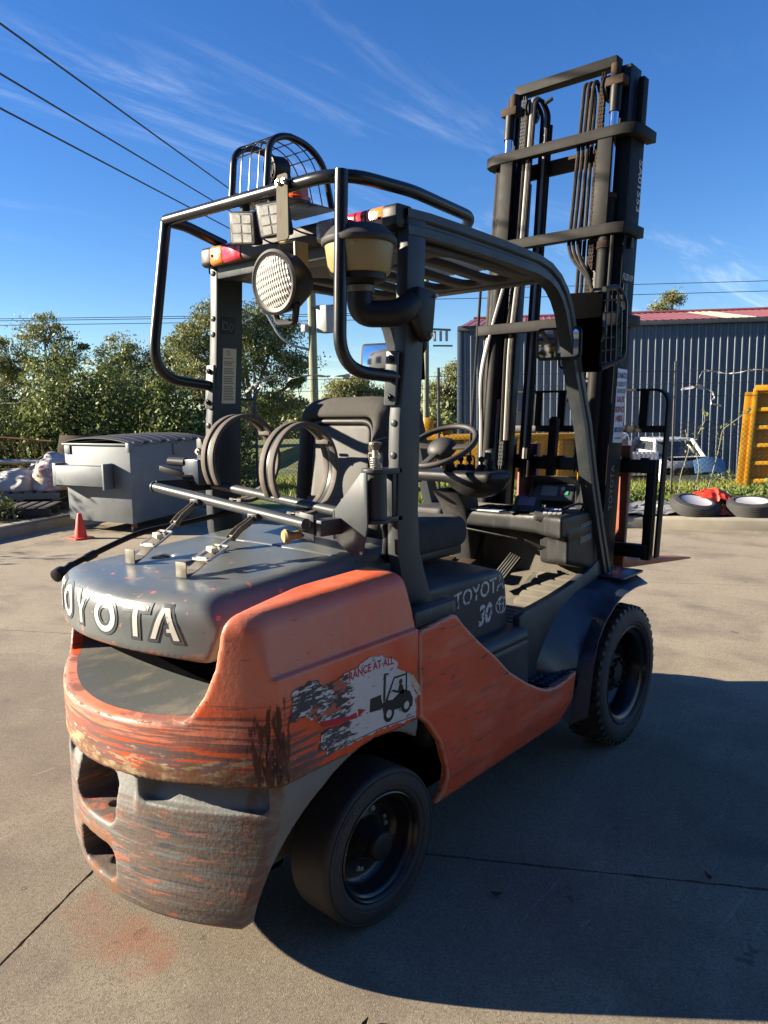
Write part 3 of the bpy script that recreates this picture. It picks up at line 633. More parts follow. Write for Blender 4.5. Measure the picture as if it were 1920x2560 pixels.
# ------------------------------------------------------------------ overhead guard
PZ = [(2.16, .244, .336), (1.95, .234, .324), (1.71, .217, .311), (1.544, .190, .297), (1.395, .182, .289), (1.245, .174, .282), (1.12, .176, .288), (1.04, .192, .314), (.96, .222, .345), (.90, .245, .37)]
RAIL = [(.238, 2.178), (.35, 2.181), (.5, 2.178), (.78, 2.168), (1.054, 2.153), (1.15, 2.135), (1.23, 2.10), (1.29, 2.05), (1.335, 1.985), (1.385, 1.86), (1.44, 1.71), (1.53, 1.50), (1.60, 1.26), (1.68, 1.03), (1.775, .785)]
for s in (-1, 1):
    mb = MB(); rows = []
    for z, x0, x1 in PZ:
        x1 += .036 if s > 0 else 0
        rows.append([(x0, s*.445, z), (x1, s*.445, z), (x1, s*.49, z), (x0, s*.49, z), (x0, s*.445, z)])
    mb.grid(rows); mb.f.append(tuple(range(4))); mb.f.append(tuple(len(mb.v)-5+i for i in (3, 2, 1, 0)))
    pil = mb.build('rear_pillar', 'grey_paint', FL, .006)
    for z in (2.10, 1.62, 1.52, 1.43, 1.33, 1.87, 1.93) if s > 0 else (1.87, 1.62, 1.53, 1.43, 1.33):
        x = np.interp(z, [p[0] for p in PZ[::-1]], [p[1] for p in PZ[::-1]])
        mb = MB(); mb.lathe([(.011, 0), (.011, .004), (.007, .0065), (0, .007)], (x, s*.468, z), (-1, 0, 0), 14); mb.build('bolt_head', 'grey_paint', pil)
    # rail and front pillar in one bent channel
    P = RAIL; n = len(P); nor = []
    for i in range(n):
        a, b = Vector(P[max(0, i-1)]), Vector(P[min(n-1, i+1)]); t = (b-a).normalized(); nor.append(Vector((t.y, -t.x)))
    dp = np.interp(np.arange(n), [0, 4, 8, 14], [.078, .075, .072, .066])
    prof = [(0, .005), (.004, 0), (.33, 0), (.40, .004), (.44, .010), (.56, .010), (.60, .004), (.64, 0), (.98, 0), (1, .005), (1, .055), (0, .055)]
    mb = MB(); rows = []
    for i in range(n):
        o = Vector(P[i]); k = nor[i] if nor[i].y < 0 or i > 8 else nor[i]
        row = []
        for t, dy in prof+[prof[0]]:
            q = o+k*dp[i]*t; row.append((q.x, s*(.493-dy), q.y))
        rows.append(row)
    mb.grid(rows); gr = mb.build('guard_side_rail', 'grey_paint', FL, ang=30)
    mb = MB(); mb.prism(rrect(1.70, .425, 1.84, .505, .02), lambda u, v: (u, s*v, .782), lambda u, v: (u, s*v, .797)); mb.build('pillar_foot', 'grey_paint', FL, .003)
    mb = MB(); mb.cyl((1.78, s*.44, .797), (1.78, s*.44, .81), .01, 6); mb.build('foot_bolt', 'grey_paint', FL)
mb = MB(); mb.box((.24, -.445, 2.075), (.33, .445, 2.17)); mb.build('rear_cross_beam', 'grey_paint', FL, .008)
mb = MB(); mb.box((1.13, -.445, 2.07), (1.21, .445, 2.11)); mb.build('front_cross_beam', 'grey_paint', FL, .01)
def f_roof(X, Y, Z):
    d = rbox(X, Y, Z, (.76, 0, 2.090), (.44, .45, .014), .012)
    for k in range(6):
        yc = -.355+k*.142; yy = Y-yc-.03*np.sin((X-.8)*6)
        q = np.abs(X-.79)-.25; cap = np.sqrt(np.maximum(q, 0)**2+yy**2)-.045
        d = smax(d, -cap, .01)
    return d
sdf_obj('roof_grille', f_roof, (.31, -.46, 2.07), (1.22, .46, 2.11), .008, 'dusty_plastic', FL)
mb = MB(); mb.box((.34, -.43, 2.140), (1.13, .43, 2.145)); mb.build('roof_sheet', 'polycarb', FL)
mb = MB(); mb.box((.85, -.43, 2.108), (1.0, -.36, 2.138)); mb.build('roof_speaker_box', 'black_plastic', FL, .004)
# rear lamp bar
def f_bar(X, Y, Z): return rbox(X, Y, Z, (.245, 0, 2.153), (.045, .44, .037), .02)
lb = sdf_obj('lamp_bar', f_bar, (.19, -.45, 2.11), (.30, .45, 2.20), .008, 'dusty_plastic', FL)
for s in (-1, 1):
    for nm, m_, y0, y1 in (('end_cap', 'black_plastic', .425, .480), ('amber_lens', 'amber_lens', .357, .427), ('red_lens', 'red_lens', .25, .355), ('clear_lens', 'clear_lens', .14, .215)):
        if nm == 'clear_lens' and s > 0: continue
        a, b = sorted((s*y0, s*y1)); P = rrect(.196, 2.118, .28, 2.189, .018)
        mb = MB(); mb.prism(P, lambda u, v: (u, a, v), lambda u, v: (u, b, v)); lens = mb.build(nm, m_, lb, .004)
        if nm == 'amber_lens': bolts(lb, 'lens_screw', (.197, (a+b)/2+s*.022, 2.153), (-1, 0, 0), .0, 1, .006, .004, 'black_plastic')
# rear tube guard
TB = 'black_tube_paint'
g_top = fillet([(.27, .43, 2.205), (.10, .43, 2.245), (.01, .43, 2.25), (.01, -.43, 2.245), (.30, -.462, 2.243), (.66, -.44, 2.23), (.72, -.36, 2.205), (.70, -.33, 2.19), (.30, -.33, 2.195)], [0, .02, .012, .12, .05, .05, .035, .02, 0], 7)
tg = MB().tube(g_top, .0195, 14).build('tube_guard', TB, FL)
for s in (-1, 1):
    p = fillet([(.014, s*.43, 2.25), (-.078 if s > 0 else -.014, s*.432, 1.70 if s > 0 else 1.69), (.21, s*.462, 1.672)], [0, .17, 0], 12)
    MB().tube(p, .0195, 14).build('guard_leg', TB, tg)
    mb = MB(); mb.prism(rrect(1.585, .432, 1.752, .478, .006), lambda u, v: (np.interp(u, [1.5, 1.8], [.19, .218])-.004, s*v, u), lambda u, v: (np.interp(u, [1.5, 1.8], [.19, .218])-.016, s*v, u)); bk = mb.build('guard_bracket', 'grey_paint', FL, .002)
    for z in (1.728, 1.61): bolts(bk, 'bracket_bolt', (np.interp(z, [1.5, 1.8], [.19, .218])-.014, s*.456, z), (-1, 0, 0), 0, 1, .011, .012, 'black_plastic')
MB().tube([(.30, -.40, 2.185), (.30, .40, 2.185)], .017, 12).build('cross_tube', TB, tg)
# beacon cage on the guard
cg = MB(); cg.box((.0, -.125, 2.243), (.31, .075, 2.248)); cage = cg.build('beacon_tray', TB, FL, .001)
for y in (-.11, .06):
    MB().tube(fillet([(.012, y, 2.25), (.03, y, 2.405), (.10, y, 2.44), (.20, y, 2.43), (.27, y, 2.385), (.305, y, 2.25)], [0, .05, .05, .05, .05, 0], 5), .011, 10).build('cage_hoop', TB, cage)
CP = fillet([(.012, 0, 2.25), (.03, 0, 2.405), (.10, 0, 2.448), (.20, 0, 2.438), (.27, 0, 2.39), (.305, 0, 2.25)], [0, .05, .05, .05, .05, 0], 5)
mb = MB()
for y in (-.068, -.025, .018): mb.tube([(p.x, y, p.z+.003) for p in CP], .0022, 5)
for i in range(2, len(CP)-1, 3): mb.tube([(CP[i].x, -.11, CP[i].z+.004), (CP[i].x, .06, CP[i].z+.004)], .0022, 5)
cw_ = mb.build('cage_wire', TB, cage); cw_['kind'] = 'stuff'
bc = MB().lathe([(.045, 0), (.045, .012), (.050, .014), (.050, .026), (.043, .030), (.040, .075), (.030, .085), (0, .086)], (.20, -.045, 2.249), (0, 0, 1), 28).build('beacon', 'beacon_orange', FL)
al = MB().lathe([(.034, -.06), (.040, -.045), (.042, -.005), (.042, 0), (.037, .002), (.036, -.003), (0, -.003)], (.085, -.045, 2.345), (-.95, .25, -.1), 26).build('reversing_alarm', 'black_plastic', FL)
for k in range(-3, 4):
    q = .009*k; h = math.sqrt(max(.0, .034**2-q*q)); dz = Vector((-.95, .25, -.1)).normalized(); e = Vector((.25, .95, 0)).normalized(); ce = Vector((.085, -.045, 2.345))+dz*.001
    MB().bar(ce+e*q+Vector((0, 0, -h)), ce+e*q+Vector((0, 0, h)), .003, .004, up=dz).build('alarm_slat', 'black_plastic', al)
MB().box((.10, -.06, 2.25), (.12, -.03, 2.32)).build('alarm_bracket', TB, al)
# two square work lamps
for yc, tl, zc in ((.022, .10, 2.163), (-.118, -.04, 2.168)):
    d_ = Vector((-.93, -.28, -.20)).normalized(); e = Vector((d_.y, -d_.x, 0)).normalized()*-1; u_ = d_.cross(e)*-1
    if u_.z < 0: u_ = -u_
    u_ = (u_+e*tl).normalized(); e = u_.cross(d_).normalized(); o = Vector((.03, yc, zc))
    def loc(a, b, c_): return o+e*a+u_*b+d_*c_
    P = rrect(-.05, -.052, .05, .052, .010)
    lm = MB().prism(P, lambda a, b: loc(a, b, -.030), lambda a, b: loc(a, b, .012)).build('square_work_lamp', 'black_plastic', FL, .003)
    MB().prism(rrect(-.044, -.046, .044, .046, .007), lambda a, b: loc(a, b, .010), lambda a, b: loc(a, b, .0145)).build('lens', 'led_lens', lm, .001)
    for i_ in range(3):
        for j_ in range(2): MB().prism(rrect(-.036+j_*.038, -.042+i_*.029, -.004+j_*.038, -.018+i_*.029, .004), lambda a, b: loc(a, b, .0135), lambda a, b: loc(a, b, .0155)).build('led_cell', 'led_cell', lm)
    for k in range(5): MB().prism([(-.045+k*.02, -.045), (-.040+k*.02, -.045), (-.040+k*.02, .045), (-.045+k*.02, .045)], lambda a, b: loc(a, b, -.042), lambda a, b: loc(a, b, -.028)).build('cooling_fin', 'black_plastic', lm)
    MB().cyl(loc(0, .05, -.01), loc(0, .085, -.01), .016, 12).build('mount', 'black_plastic', lm)
    MB().tube(fillet([loc(.02, -.02, -.04), loc(.06, -.05, -.07), (.16, yc-.06, 2.13)], .03), .003, 6).build('cable', 'black_plastic', lm)
# strap and round flood lamp
mb = MB(); mb.prism([(p[0], p[1]) for p in fillet([(-.24, 2.275, 0), (-.192, 2.275, 0), (-.185, 2.085, 0), (-.237, 2.085, 0)], .012, 4, True)], lambda u, v: (-.014, u, v), lambda u, v: (-.019, u, v)); sp_ = mb.build('lamp_strap', 'dull_strap', FL)
for y in (-.203, -.229): bolts(sp_, 'strap_bolt', (-.019, y, 2.252), (-1, 0, 0), 0, 1, .009, .009)
MB().tube(fillet([(.0, -.175, 2.03), (.0, -.175, 2.085), (.0, -.25, 2.08), (.0, -.25, 1.99)], .008), .004, 4).build('lamp_yoke', 'cream_plastic', FL)
MB().box((-.006, -.25, 2.0), (.05, -.245, 2.08)).build('yoke_plate', 'cream_plastic', FL)
ld = Vector((-.99, -.02, -.10)).normalized(); lc = Vector((-.050, -.205, 1.958))
fl_ = MB().lathe([(.03, -.115), (.055, -.11), (.085, -.06), (.092, -.02), (.096, -.005), (.096, .006), (.088, .010), (.080, .006)], lc, ld, 44).build('flood_lamp', 'black_plastic', FL, ang=45)
MB().lathe([(.081, .003), (.07, .010), (.045, .015), (.02, .017), (0, .0175)], lc, ld, 44).build('lens', 'lamp_glass', fl_, ang=80)
hx = Vector((ld.y, -ld.x, 0)).normalized(); hz = Vector((0, 0, 1))
mb = MB(); pts = fillet([lc-ld*.03+hx*-.062-hz*.066, lc-ld*.045+hx*-.035-hz*.122, lc-ld*.06+hx*.055-hz*.118, lc-ld*.055+hx*.075-hz*.05], .018); mb.tube(pts, .011, 8); mb.build('carry_handle', 'black_plastic', fl_)
MB().prism(rrect(-.02, -.05, .03, .05, .01), lambda u, v: lc-ld*(.05+u)+hx*.083+hz*v, lambda u, v: lc-ld*(.05+u)+hx*.10+hz*v).build('lamp_side_grip', 'black_plastic', fl_, .004)
# air cleaner on the right pillar
ac = MB().lathe([(.088, 0), (.092, .004), (.103, .086), (.103, .090)], (.098, -.417, 1.972), (0, 0, 1), 40).build('air_precleaner', 'cream_plastic', FL)
MB().lathe([(.110, .084), (.113, .088), (.113, .100), (.106, .107), (.098, .118), (.082, .134), (.066, .138), (0, .138)], (.098, -.417, 1.972), (0, 0, 1), 40).build('bowl_lid', 'dusty_plastic', ac)
MB().lathe([(.040, -.032), (.068, -.022), (.078, -.018), (.080, .002), (.092, .004)], (.098, -.417, 1.972), (0, 0, 1), 36).build('bowl_base', 'black_plastic', ac)
MB().lathe([(.043, -.052), (.045, -.050), (.045, -.034), (.043, -.032)], (.098, -.417, 1.972), (0, 0, 1), 28).build('hose_clamp', 'zinc_plate', ac)
MB().tube(fillet([(.098, -.417, 1.94), (.098, -.417, 1.858), (.18, -.50, 1.858), (.235, -.512, 1.90)], [0, .055, .03, 0], 8), [.038]*1+[.040]*9+[.040]*9+[.034], 18).build('intake_elbow', 'black_plastic', ac)
mb = MB(); mb.prism([(.235, 1.945), (.33, 1.935), (.325, 1.90), (.31, 1.79), (.285, 1.775), (.262, 1.79), (.225, 1.86)], lambda u, v: (u, -.492, v), lambda u, v: (u, -.535, v)); mb.build('intake_bracket', 'black_plastic', ac, .012)
for p in ((.318, -.535, 1.92), (.292, -.535, 1.80)): bolts(ac, 'bracket_bolt', p, (0, -1, 0), 0, 1, .007, .006)
# labels on the left pillar
mb = MB(); mb.box((.222, .4425, 1.60), (.272, .4445, 1.79)) if False else None
def lpil(u, v): return (np.interp(v, [1.5, 2.1], [.195, .243])+u, .4435, v)
lab = MB(); lab.prism([(.034, 1.605), (.100, 1.605), (.100, 1.818), (.034, 1.818)], lambda u, v: lpil(u, v), lambda u, v: (lpil(u, v)[0], .4425, v)); lab_ = lab.build('warning_label', 'label_paper', FL, smooth=False)
ln = MB()
for k in range(26):
    v = 1.778-k*.0064; wdt = .054*random.uniform(.75, 1)
    if random.random() < .1: continue
    ln.add([(lpil(.040, v)[0], .4420, v), (lpil(.040+wdt, v)[0], .4420, v), (lpil(.040+wdt, v)[0], .4420, v+.0028), (lpil(.040, v)[0], .4420, v+.0028)], [(0, 1, 2, 3)])
o_ = ln.build('print_lines', 'label_print', lab_, smooth=False); o_['kind'] = 'stuff'
mb = MB(); n = 20
mb.add([(lpil(.06+.010*math.cos(2*math.pi*k/n)*r_, 1.80)[0], .4420, 1.801+.010*math.sin(2*math.pi*k/n)*r_) for r_ in (1, .8) for k in range(n)], [(k, (k+1) % n, n+(k+1) % n, n+k) for k in range(n)])
mb.bar((lpil(.053, 1.808)[0], .4420, 1.808), (lpil(.067, 1.794)[0], .4420, 1.794), .0008, .002); mb.build('no_entry_symbol', 'label_print', lab_, smooth=False)
pl = MB(); pl.prism(rrect(.022, 1.872, .088, 1.938, .004), lambda u, v: lpil(u, v), lambda u, v: (lpil(u, v)[0], .442, v)); pl_ = pl.build('pictogram_plate', 'black_plastic', FL, smooth=False)
def pic(pts, w=.0022): 
    m_ = MB()
    for a, b in zip(pts[:-1], pts[1:]): m_.bar((lpil(a[0], a[1])[0], .4412, a[1]), (lpil(b[0], b[1])[0], .4412, b[1]), .0006, w)
    m_.build('pictogram_line', 'sticker_grey', pl_, smooth=False)
pic([(.026, 1.886), (.026, 1.925)]); pic([(.032, 1.89), (.034, 1.917), (.05, 1.917), (.055, 1.89), (.032, 1.89)]); pic([(.064, 1.885), (.064, 1.915), (.082, 1.905), (.068, 1.88)])

# ------------------------------------------------------------------ seat, floor controls, dash
def f_seat(X, Y, Z):
    lean = .12*(Z-1.3); A = np.abs(Y)
    d = rbox(X+lean*-1, Y, Z, (.475, 0, 1.36), (.075, .245-.0*A, .262), .07)
    d = smax(d, .5*(A-.235)+.5*(Z-1.60)-.0, .06)
    rec = rbox(X-lean, Y, Z, (.395, .0, 1.33), (.045, .165, .215), .03); d = smax(d, -rec, .015)
    c_ = rbox(X, Y, Z, (.70, 0, 1.075), (.25, .245, .065), .05); return np.minimum(d, c_)
seat = sdf_obj('seat', f_seat, (.36, -.27, .99), (.97, .27, 1.65), .0095, 'seat_fabric', FL)
mb = MB(); mb.prism(rrect(-.145, 1.14, .145, 1.515, .03), lambda u, v: (.440+.12*(v-1.3), u, v), lambda u, v: (.418+.12*(v-1.3), u, v)); mb.build('seat_back_shell', 'seat_shell', seat, .006)
mb = MB(); mb.prism(rrect(-.15, 1.14, .15, 1.245, .006), lambda u, v: (.424+.12*(v-1.3), u, v), lambda u, v: (.408+.12*(v-1.3), u, v)); mb.build('seat_back_plate', 'seat_shell', seat, .003)
MB().tube(fillet([(.425, -.16, 1.20), (.452, -.16, 1.53), (.452, .16, 1.53), (.425, .16, 1.20)], .05), .012, 10).build('seat_piping', 'black_plastic', seat)
mb = MB(); mb.box((.50, -.22, .98), (.92, .22, 1.02)); mb.build('seat_bellows', 'black_plastic', FL, .01)
# dash
DPL = [(1.30, -.47), (1.33, -.40), (1.39, -.30), (1.42, -.15), (1.43, .11), (1.64, .11), (1.64, -.47)]
def f_dash(X, Y, Z):
    d = polysd(X, Y, DPL); top = 1.085+.02*np.clip((-Y-.1)/.35, 0, 1)
    d = smax(d, Z-top, .02); d = smax(d, (1.005-.17*np.clip((X-1.42)/.2, 0, 1)*0-.0)-Z+.0, .02)
    low = polysd(X, Y, [(1.36, -.47), (1.42, -.34), (1.50, -.26), (1.64, -.24), (1.64, -.47)])
    low = smax(low, .83-Z+.25*np.clip(1.6-X, 0, .3), .02); low = np.maximum(low, Z-1.03)
    d = smin(d, low, .02); return d
dash = sdf_obj('dashboard', f_dash, (1.28, -.48, .82), (1.65, .12, 1.12), .0085, 'worn_dash_plastic', FL)
def f_dashl(X, Y, Z): return smax(rbox(X, Y, Z, (1.53, .36, 1.02), (.11, .115, .075), .03), Z-1.08, .01)
sdf_obj('dashboard_cubby', f_dashl, (1.40, .24, .94), (1.65, .48, 1.10), .009, 'dusty_plastic', FL)
mb = MB(); mb.bar((1.44, .10, .985), (1.46, -.20, .955), .16, .006, up=(.3, 0, 1)); mb.bar((1.46, -.20, .955), (1.52, -.34, .90), .16, .006, up=(.3, 0, 1)); mb.build('hanging_tray', 'worn_dash_plastic', FL, .002)
mb = MB(); mb.box((1.64, -.47, .60), (1.68, .47, 1.09)); mb.build('cowl_panel', 'dirt_floor', FL, .005)
mb = MB(); mb.box((1.56, -.46, .84), (1.655, -.31, .905)); mb.build('cowl_box', 'dirt_floor', FL, .006)
mb = MB(); mb.box((1.47, .0, 1.075), (1.62, .105, 1.092)); gl = mb.build('vent_panel', 'black_plastic', FL, .002)
for k in range(5): MB().prism(rrect(1.50, -.145+k*.05, 1.62, -.115+k*.05, .014), lambda u, v: (u, v, 1.085), lambda u, v: (u, v, 1.0935)).build('vent_slot', 'void_black', gl)
mb = MB(); mb.prism([(1.435, .10), (1.435, -.075), (1.50, -.075), (1.50, .10)], lambda u, v: (u, v, 1.084), lambda u, v: (u, v, 1.0895)); mb.build('map_sticker', 'map_sticker', dash)
# data plate on dash side
mb = MB(); mb.prism([(1.475, .955), (1.60, .965), (1.60, 1.06), (1.475, 1.05)], lambda u, v: (u, -.469, v), lambda u, v: (u, -.4715, v)); dpl = mb.build('data_plate', 'black_plastic', dash)
ln = MB()
for k in range(9): v = .968+k*.0098; ln.add([(1.482, -.4722, v), (1.592, -.4722, v+.008), (1.592, -.4722, v+.0125), (1.482, -.4722, v+.0045)], [(0, 1, 2, 3)])
o_ = ln.build('print_lines', 'sticker_grey', dpl, smooth=False); o_['kind'] = 'stuff'
# three instruments on the dash
def frame_at(o, d, up=(0, 0, 1)):
    o, d = Vector(o), Vector(d).normalized(); e = Vector(up).cross(d).normalized(); u = d.cross(e)
    return lambda a, b, c: o+e*a+u*b+d*c
def slab(mb, F, poly, c0, c1): return mb.prism(poly, lambda a, b: F(a, b, c0), lambda a, b: F(a, b, c1))
F = frame_at((1.50, -.325, 1.19), (-.80, -.12, .58))
d1 = slab(MB(), F, rrect(-.095, -.045, .095, .045, .012), -.05, .0).build('weighing_display', 'device_grey', FL, .006)
slab(MB(), F, rrect(-.055, -.022, .02, .028, .004), -.001, .003).build('screen', 'screen_grey', d1)
for k, m_ in enumerate(('key_red', 'key_green', 'key_grey')): slab(MB(), F, rrect(.035+.02*(k % 2), -.015+.022*(k//2), .052+.02*(k % 2), .003+.022*(k//2), .003), -.001, .004).build('key', m_, d1)
mb = MB(); mb.add([F(-.105, .02, .01), F(-.105, .06, .04), F(.105, .06, .04), F(.105, .02, .01), F(-.105, .045, -.05), F(.105, .045, -.05), F(-.115, -.045, .0), F(.115, -.045, 0)], [(1, 2, 5, 4), (0, 1, 4), (2, 3, 5), (6, 0, 4), (7, 5, 3)]); mb.build('sun_hood', 'device_grey', d1, solid=.003)
MB().bar((1.54, -.325, 1.10), (1.53, -.325, 1.16), .09, .05, up=(1, 0, 0)).build('display_stand', 'device_grey', d1, .006)
F = frame_at((1.45, -.215, 1.135), (-.80, -.05, .6))
d2 = slab(MB(), F, rrect(-.065, -.042, .065, .042, .01), -.03, .0).build('meter_panel', 'device_grey', FL, .005)
slab(MB(), F, rrect(-.042, -.012, .042, .032, .003), -.001, .003).build('screen', 'screen_blue', d2)
for k in range(4): slab(MB(), F, rrect(-.05+k*.027, -.035, -.032+k*.027, -.02, .005), -.001, .004).build('key', 'device_grey', d2)
for a in (-.05, .05): MB().cyl(F(a, -.05, -.02), F(a, -.05, .012), .014, 12).build('panel_foot', 'dusty_plastic', d2)
F = frame_at((1.405, -.365, 1.112), (-.3, -.1, .95))
d3 = slab(MB(), F, rrect(-.075, -.045, .075, .045, .02), -.03, .0).build('keypad', 'dusty_plastic', FL, .006)
for i in range(4):
    for j in range(3): slab(MB(), F, rrect(-.03+i*.021, -.03+j*.02, -.013+i*.021, -.015+j*.02, .002), -.001, .006).build('key', 'key_red' if (i, j) == (0, 1) else 'key_grey', d3)
MB().tube(fillet([(1.42, -.41, 1.12), (1.48, -.46, 1.15), (1.56, -.45, 1.13), (1.57, -.42, 1.09)], .04), .006, 8).build('keypad_cable', 'black_plastic', d3)
# steering column, console, wheel, levers
mb = MB(); 
for_rows = [[(x0, .17-w, z), (x0, .17+w, z), (x1, .17+w, z), (x1, .17-w, z), (x0, .17-w, z)] for z, x0, x1, w in ((.70, 1.50, 1.62, .06), (.97, 1.44, 1.58, .068), (1.04, 1.42, 1.56, .072), (1.10, 1.40, 1.53, .078), (1.18, 1.34, 1.50, .085))]
mb.grid(for_rows); mb.build('steering_column', 'dusty_plastic', FL, .02)
def f_cons(X, Y, Z):
    d = rbox(X, Y, Z, (1.33, .10, 1.262+.0), (.10, .255, .030), .028)
    e = (np.sqrt(((X-1.35)/.115)**2+((Y+.02)/.135)**2+((Z-1.235)/.078)**2)-1)*.08; e = np.maximum(e, Z-1.285)
    d = smin(d, e, .03); return smax(d, Z-1.288, .012)
cons = sdf_obj('control_console', f_cons, (1.21, -.17, 1.15), (1.47, .37, 1.30), .0085, 'black_plastic', FL)
tl = rad(30); wc = Vector((1.215, .10, 1.405)); wn = Vector((-math.sin(tl), 0, math.cos(tl))); e1 = Vector((math.cos(tl), 0, math.sin(tl))); e2 = Vector((0, 1, 0))
sw = MB().tube([wc+(e1*math.cos(t)+e2*math.sin(t))*.168 for t in np.linspace(0, 2*math.pi, 48, endpoint=False)], .0135, 10, closed=True).build('steering_wheel', 'dusty_plastic', FL)
for t in (math.pi*.5, math.pi*1.5, math.pi): MB().bar(wc-wn*.012+(e1*math.cos(t)+e2*math.sin(t))*.03, wc+(e1*math.cos(t)+e2*math.sin(t))*.162, .035, .012, up=wn).build('spoke', 'dusty_plastic', sw, .004)
def f_hub(X, Y, Z):
    q = (X-wc.x)*wn.x+(Z-wc.z)*wn.z; a = (X-wc.x)*e1.x+(Z-wc.z)*e1.z; b = Y-wc.y
    return (np.sqrt((a/.066)**2+(b/.072)**2+((q+.015)/.045)**2)-1)*.05
sdf_obj('horn_pad', f_hub, (1.13, .01, 1.32), (1.30, .19, 1.47), .008, 'dusty_plastic', sw)
MB().cyl(wc-wn*.02, wc-wn*.16, .03, 16).build('wheel_shaft', 'black_plastic', sw)
for k, (y, x) in enumerate(((.075, 1.34), (.030, 1.345), (-.035, 1.35), (-.085, 1.34))):
    lv = MB().lathe([(.032, 0), (.030, .008), (.026, .010), (.026, .016), (.021, .018), (.021, .025), (.012, .03)], (x, y, 1.284), (0, 0, 1), 18).build('lever_boot', 'black_plastic', FL)
    MB().lathe([(.005, 0), (.006, .02), (.014, .026), (.0155, .036), (.010, .046), (0, .048)], (x, y, 1.304), (-.05, 0, 1), 16).build('lever_knob', 'black_plastic', lv)
MB().tube(fillet([(1.33, .155, 1.28), (1.33, .155, 1.345), (1.34, .0, 1.355), (1.34, .0, 1.29)], .02), .004, 6).build('lever_guard', 'black_plastic', FL)
jl = MB().tube([(1.37, -.055, 1.29), (1.375, -.055, 1.33)], .008, 8).build('direction_lever', 'black_plastic', FL)
MB().prism(rrect(-.02, 1.335, .02, 1.385, .012), lambda u, v: (1.36+.3*(v-1.33), u-.055, v), lambda u, v: (1.395+.3*(v-1.33), u-.055, v)).build('grip', 'black_plastic', jl, .008)
MB().cyl((1.32, .30, 1.235), (1.24, .36, 1.22), .016, 12).build('key_switch', 'black_plastic', FL)
# mirrors on the front pillars
for s in (-1, 1):
    yc = -.430 if s < 0 else .575; o = Vector((1.33, yc, 1.838)); d_ = Vector((-1, -.28 if s < 0 else -.32, .085)).normalized(); e = Vector((0, 0, 1)).cross(d_).normalized(); u_ = d_.cross(e)
    def lq(a, b, c_): return o+e*a+u_*b+d_*c_
    mi = MB().prism(rrect(-.095, -.068, .095, .068, .025), lambda a, b: lq(a, b, -.022), lambda a, b: lq(a, b, .004)).build('mirror', 'black_plastic', FL, .006)
    mb = MB(); mb.grid([[lq(.083*a_*math.sqrt(1-.5*(b_**8)*.2), .057*b_*math.sqrt(1-.5*(a_**8)*.2), .0095-.006*(a_*a_+b_*b_*.5)/1.5) for a_ in np.linspace(-1, 1, 17)] for b_ in np.linspace(-1, 1, 13)]); mb.build('mirror_glass', 'mirror_glass', mi, ang=80)
    MB().tube(fillet([lq(0, -.06, -.01), lq(0, -.10, -.02), (1.43, s*.47, 1.74)], .02), .005, 8).build('mirror_stalk', 'black_tube_paint', mi)
# boxed front lamps with wire guards
for s in (-1, 1):
    bx = MB(); bx.prism([(1.72, -.385), (1.72, -.545), (2.05, -.565), (2.06, -.40)], lambda u, v: (1.46, v*-s if s > 0 else v, u), lambda u, v: (1.475, v*-s if s > 0 else v, u)); bxo = bx.build('lamp_backplate', 'void_black', FL, .004)
    sy = s
    lp = fillet([(1.465, sy*.555, 1.735), (1.60, sy*.60, 1.78), (1.60, sy*.60, 2.03), (1.56, sy*.585, 2.08), (1.465, sy*.565, 2.06)], [0, .04, .04, .03, 0], 5)
    MB().tube(lp, .012, 8).build('wire_guard_frame', TB, bxo)
    mb = MB()
    for k in range(6): z = 1.77+k*.052; mb.tube([(1.465, sy*.558, z-.015), (1.60, sy*.60, z)], .0038, 5)
    for k in range(4): x = 1.49+k*.028; mb.tube([(x, sy*(.565+.0105*k), 1.75), (x, sy*(.565+.0105*k), 2.06)], .0038, 5)
    o_ = mb.build('guard_wire', TB, bxo); o_['kind'] = 'stuff'
    MB().lathe([(.03, 0), (.055, .02), (.058, .05), (0, .055)], (1.50, sy*.49, 1.90), (1, 0, 0), 24).build('front_lamp', 'black_plastic', bxo)
    MB().cyl((1.44, sy*.52, 2.06), (1.56, sy*.56, 2.075), .006, 8).build('guard_stay', TB, bxo)
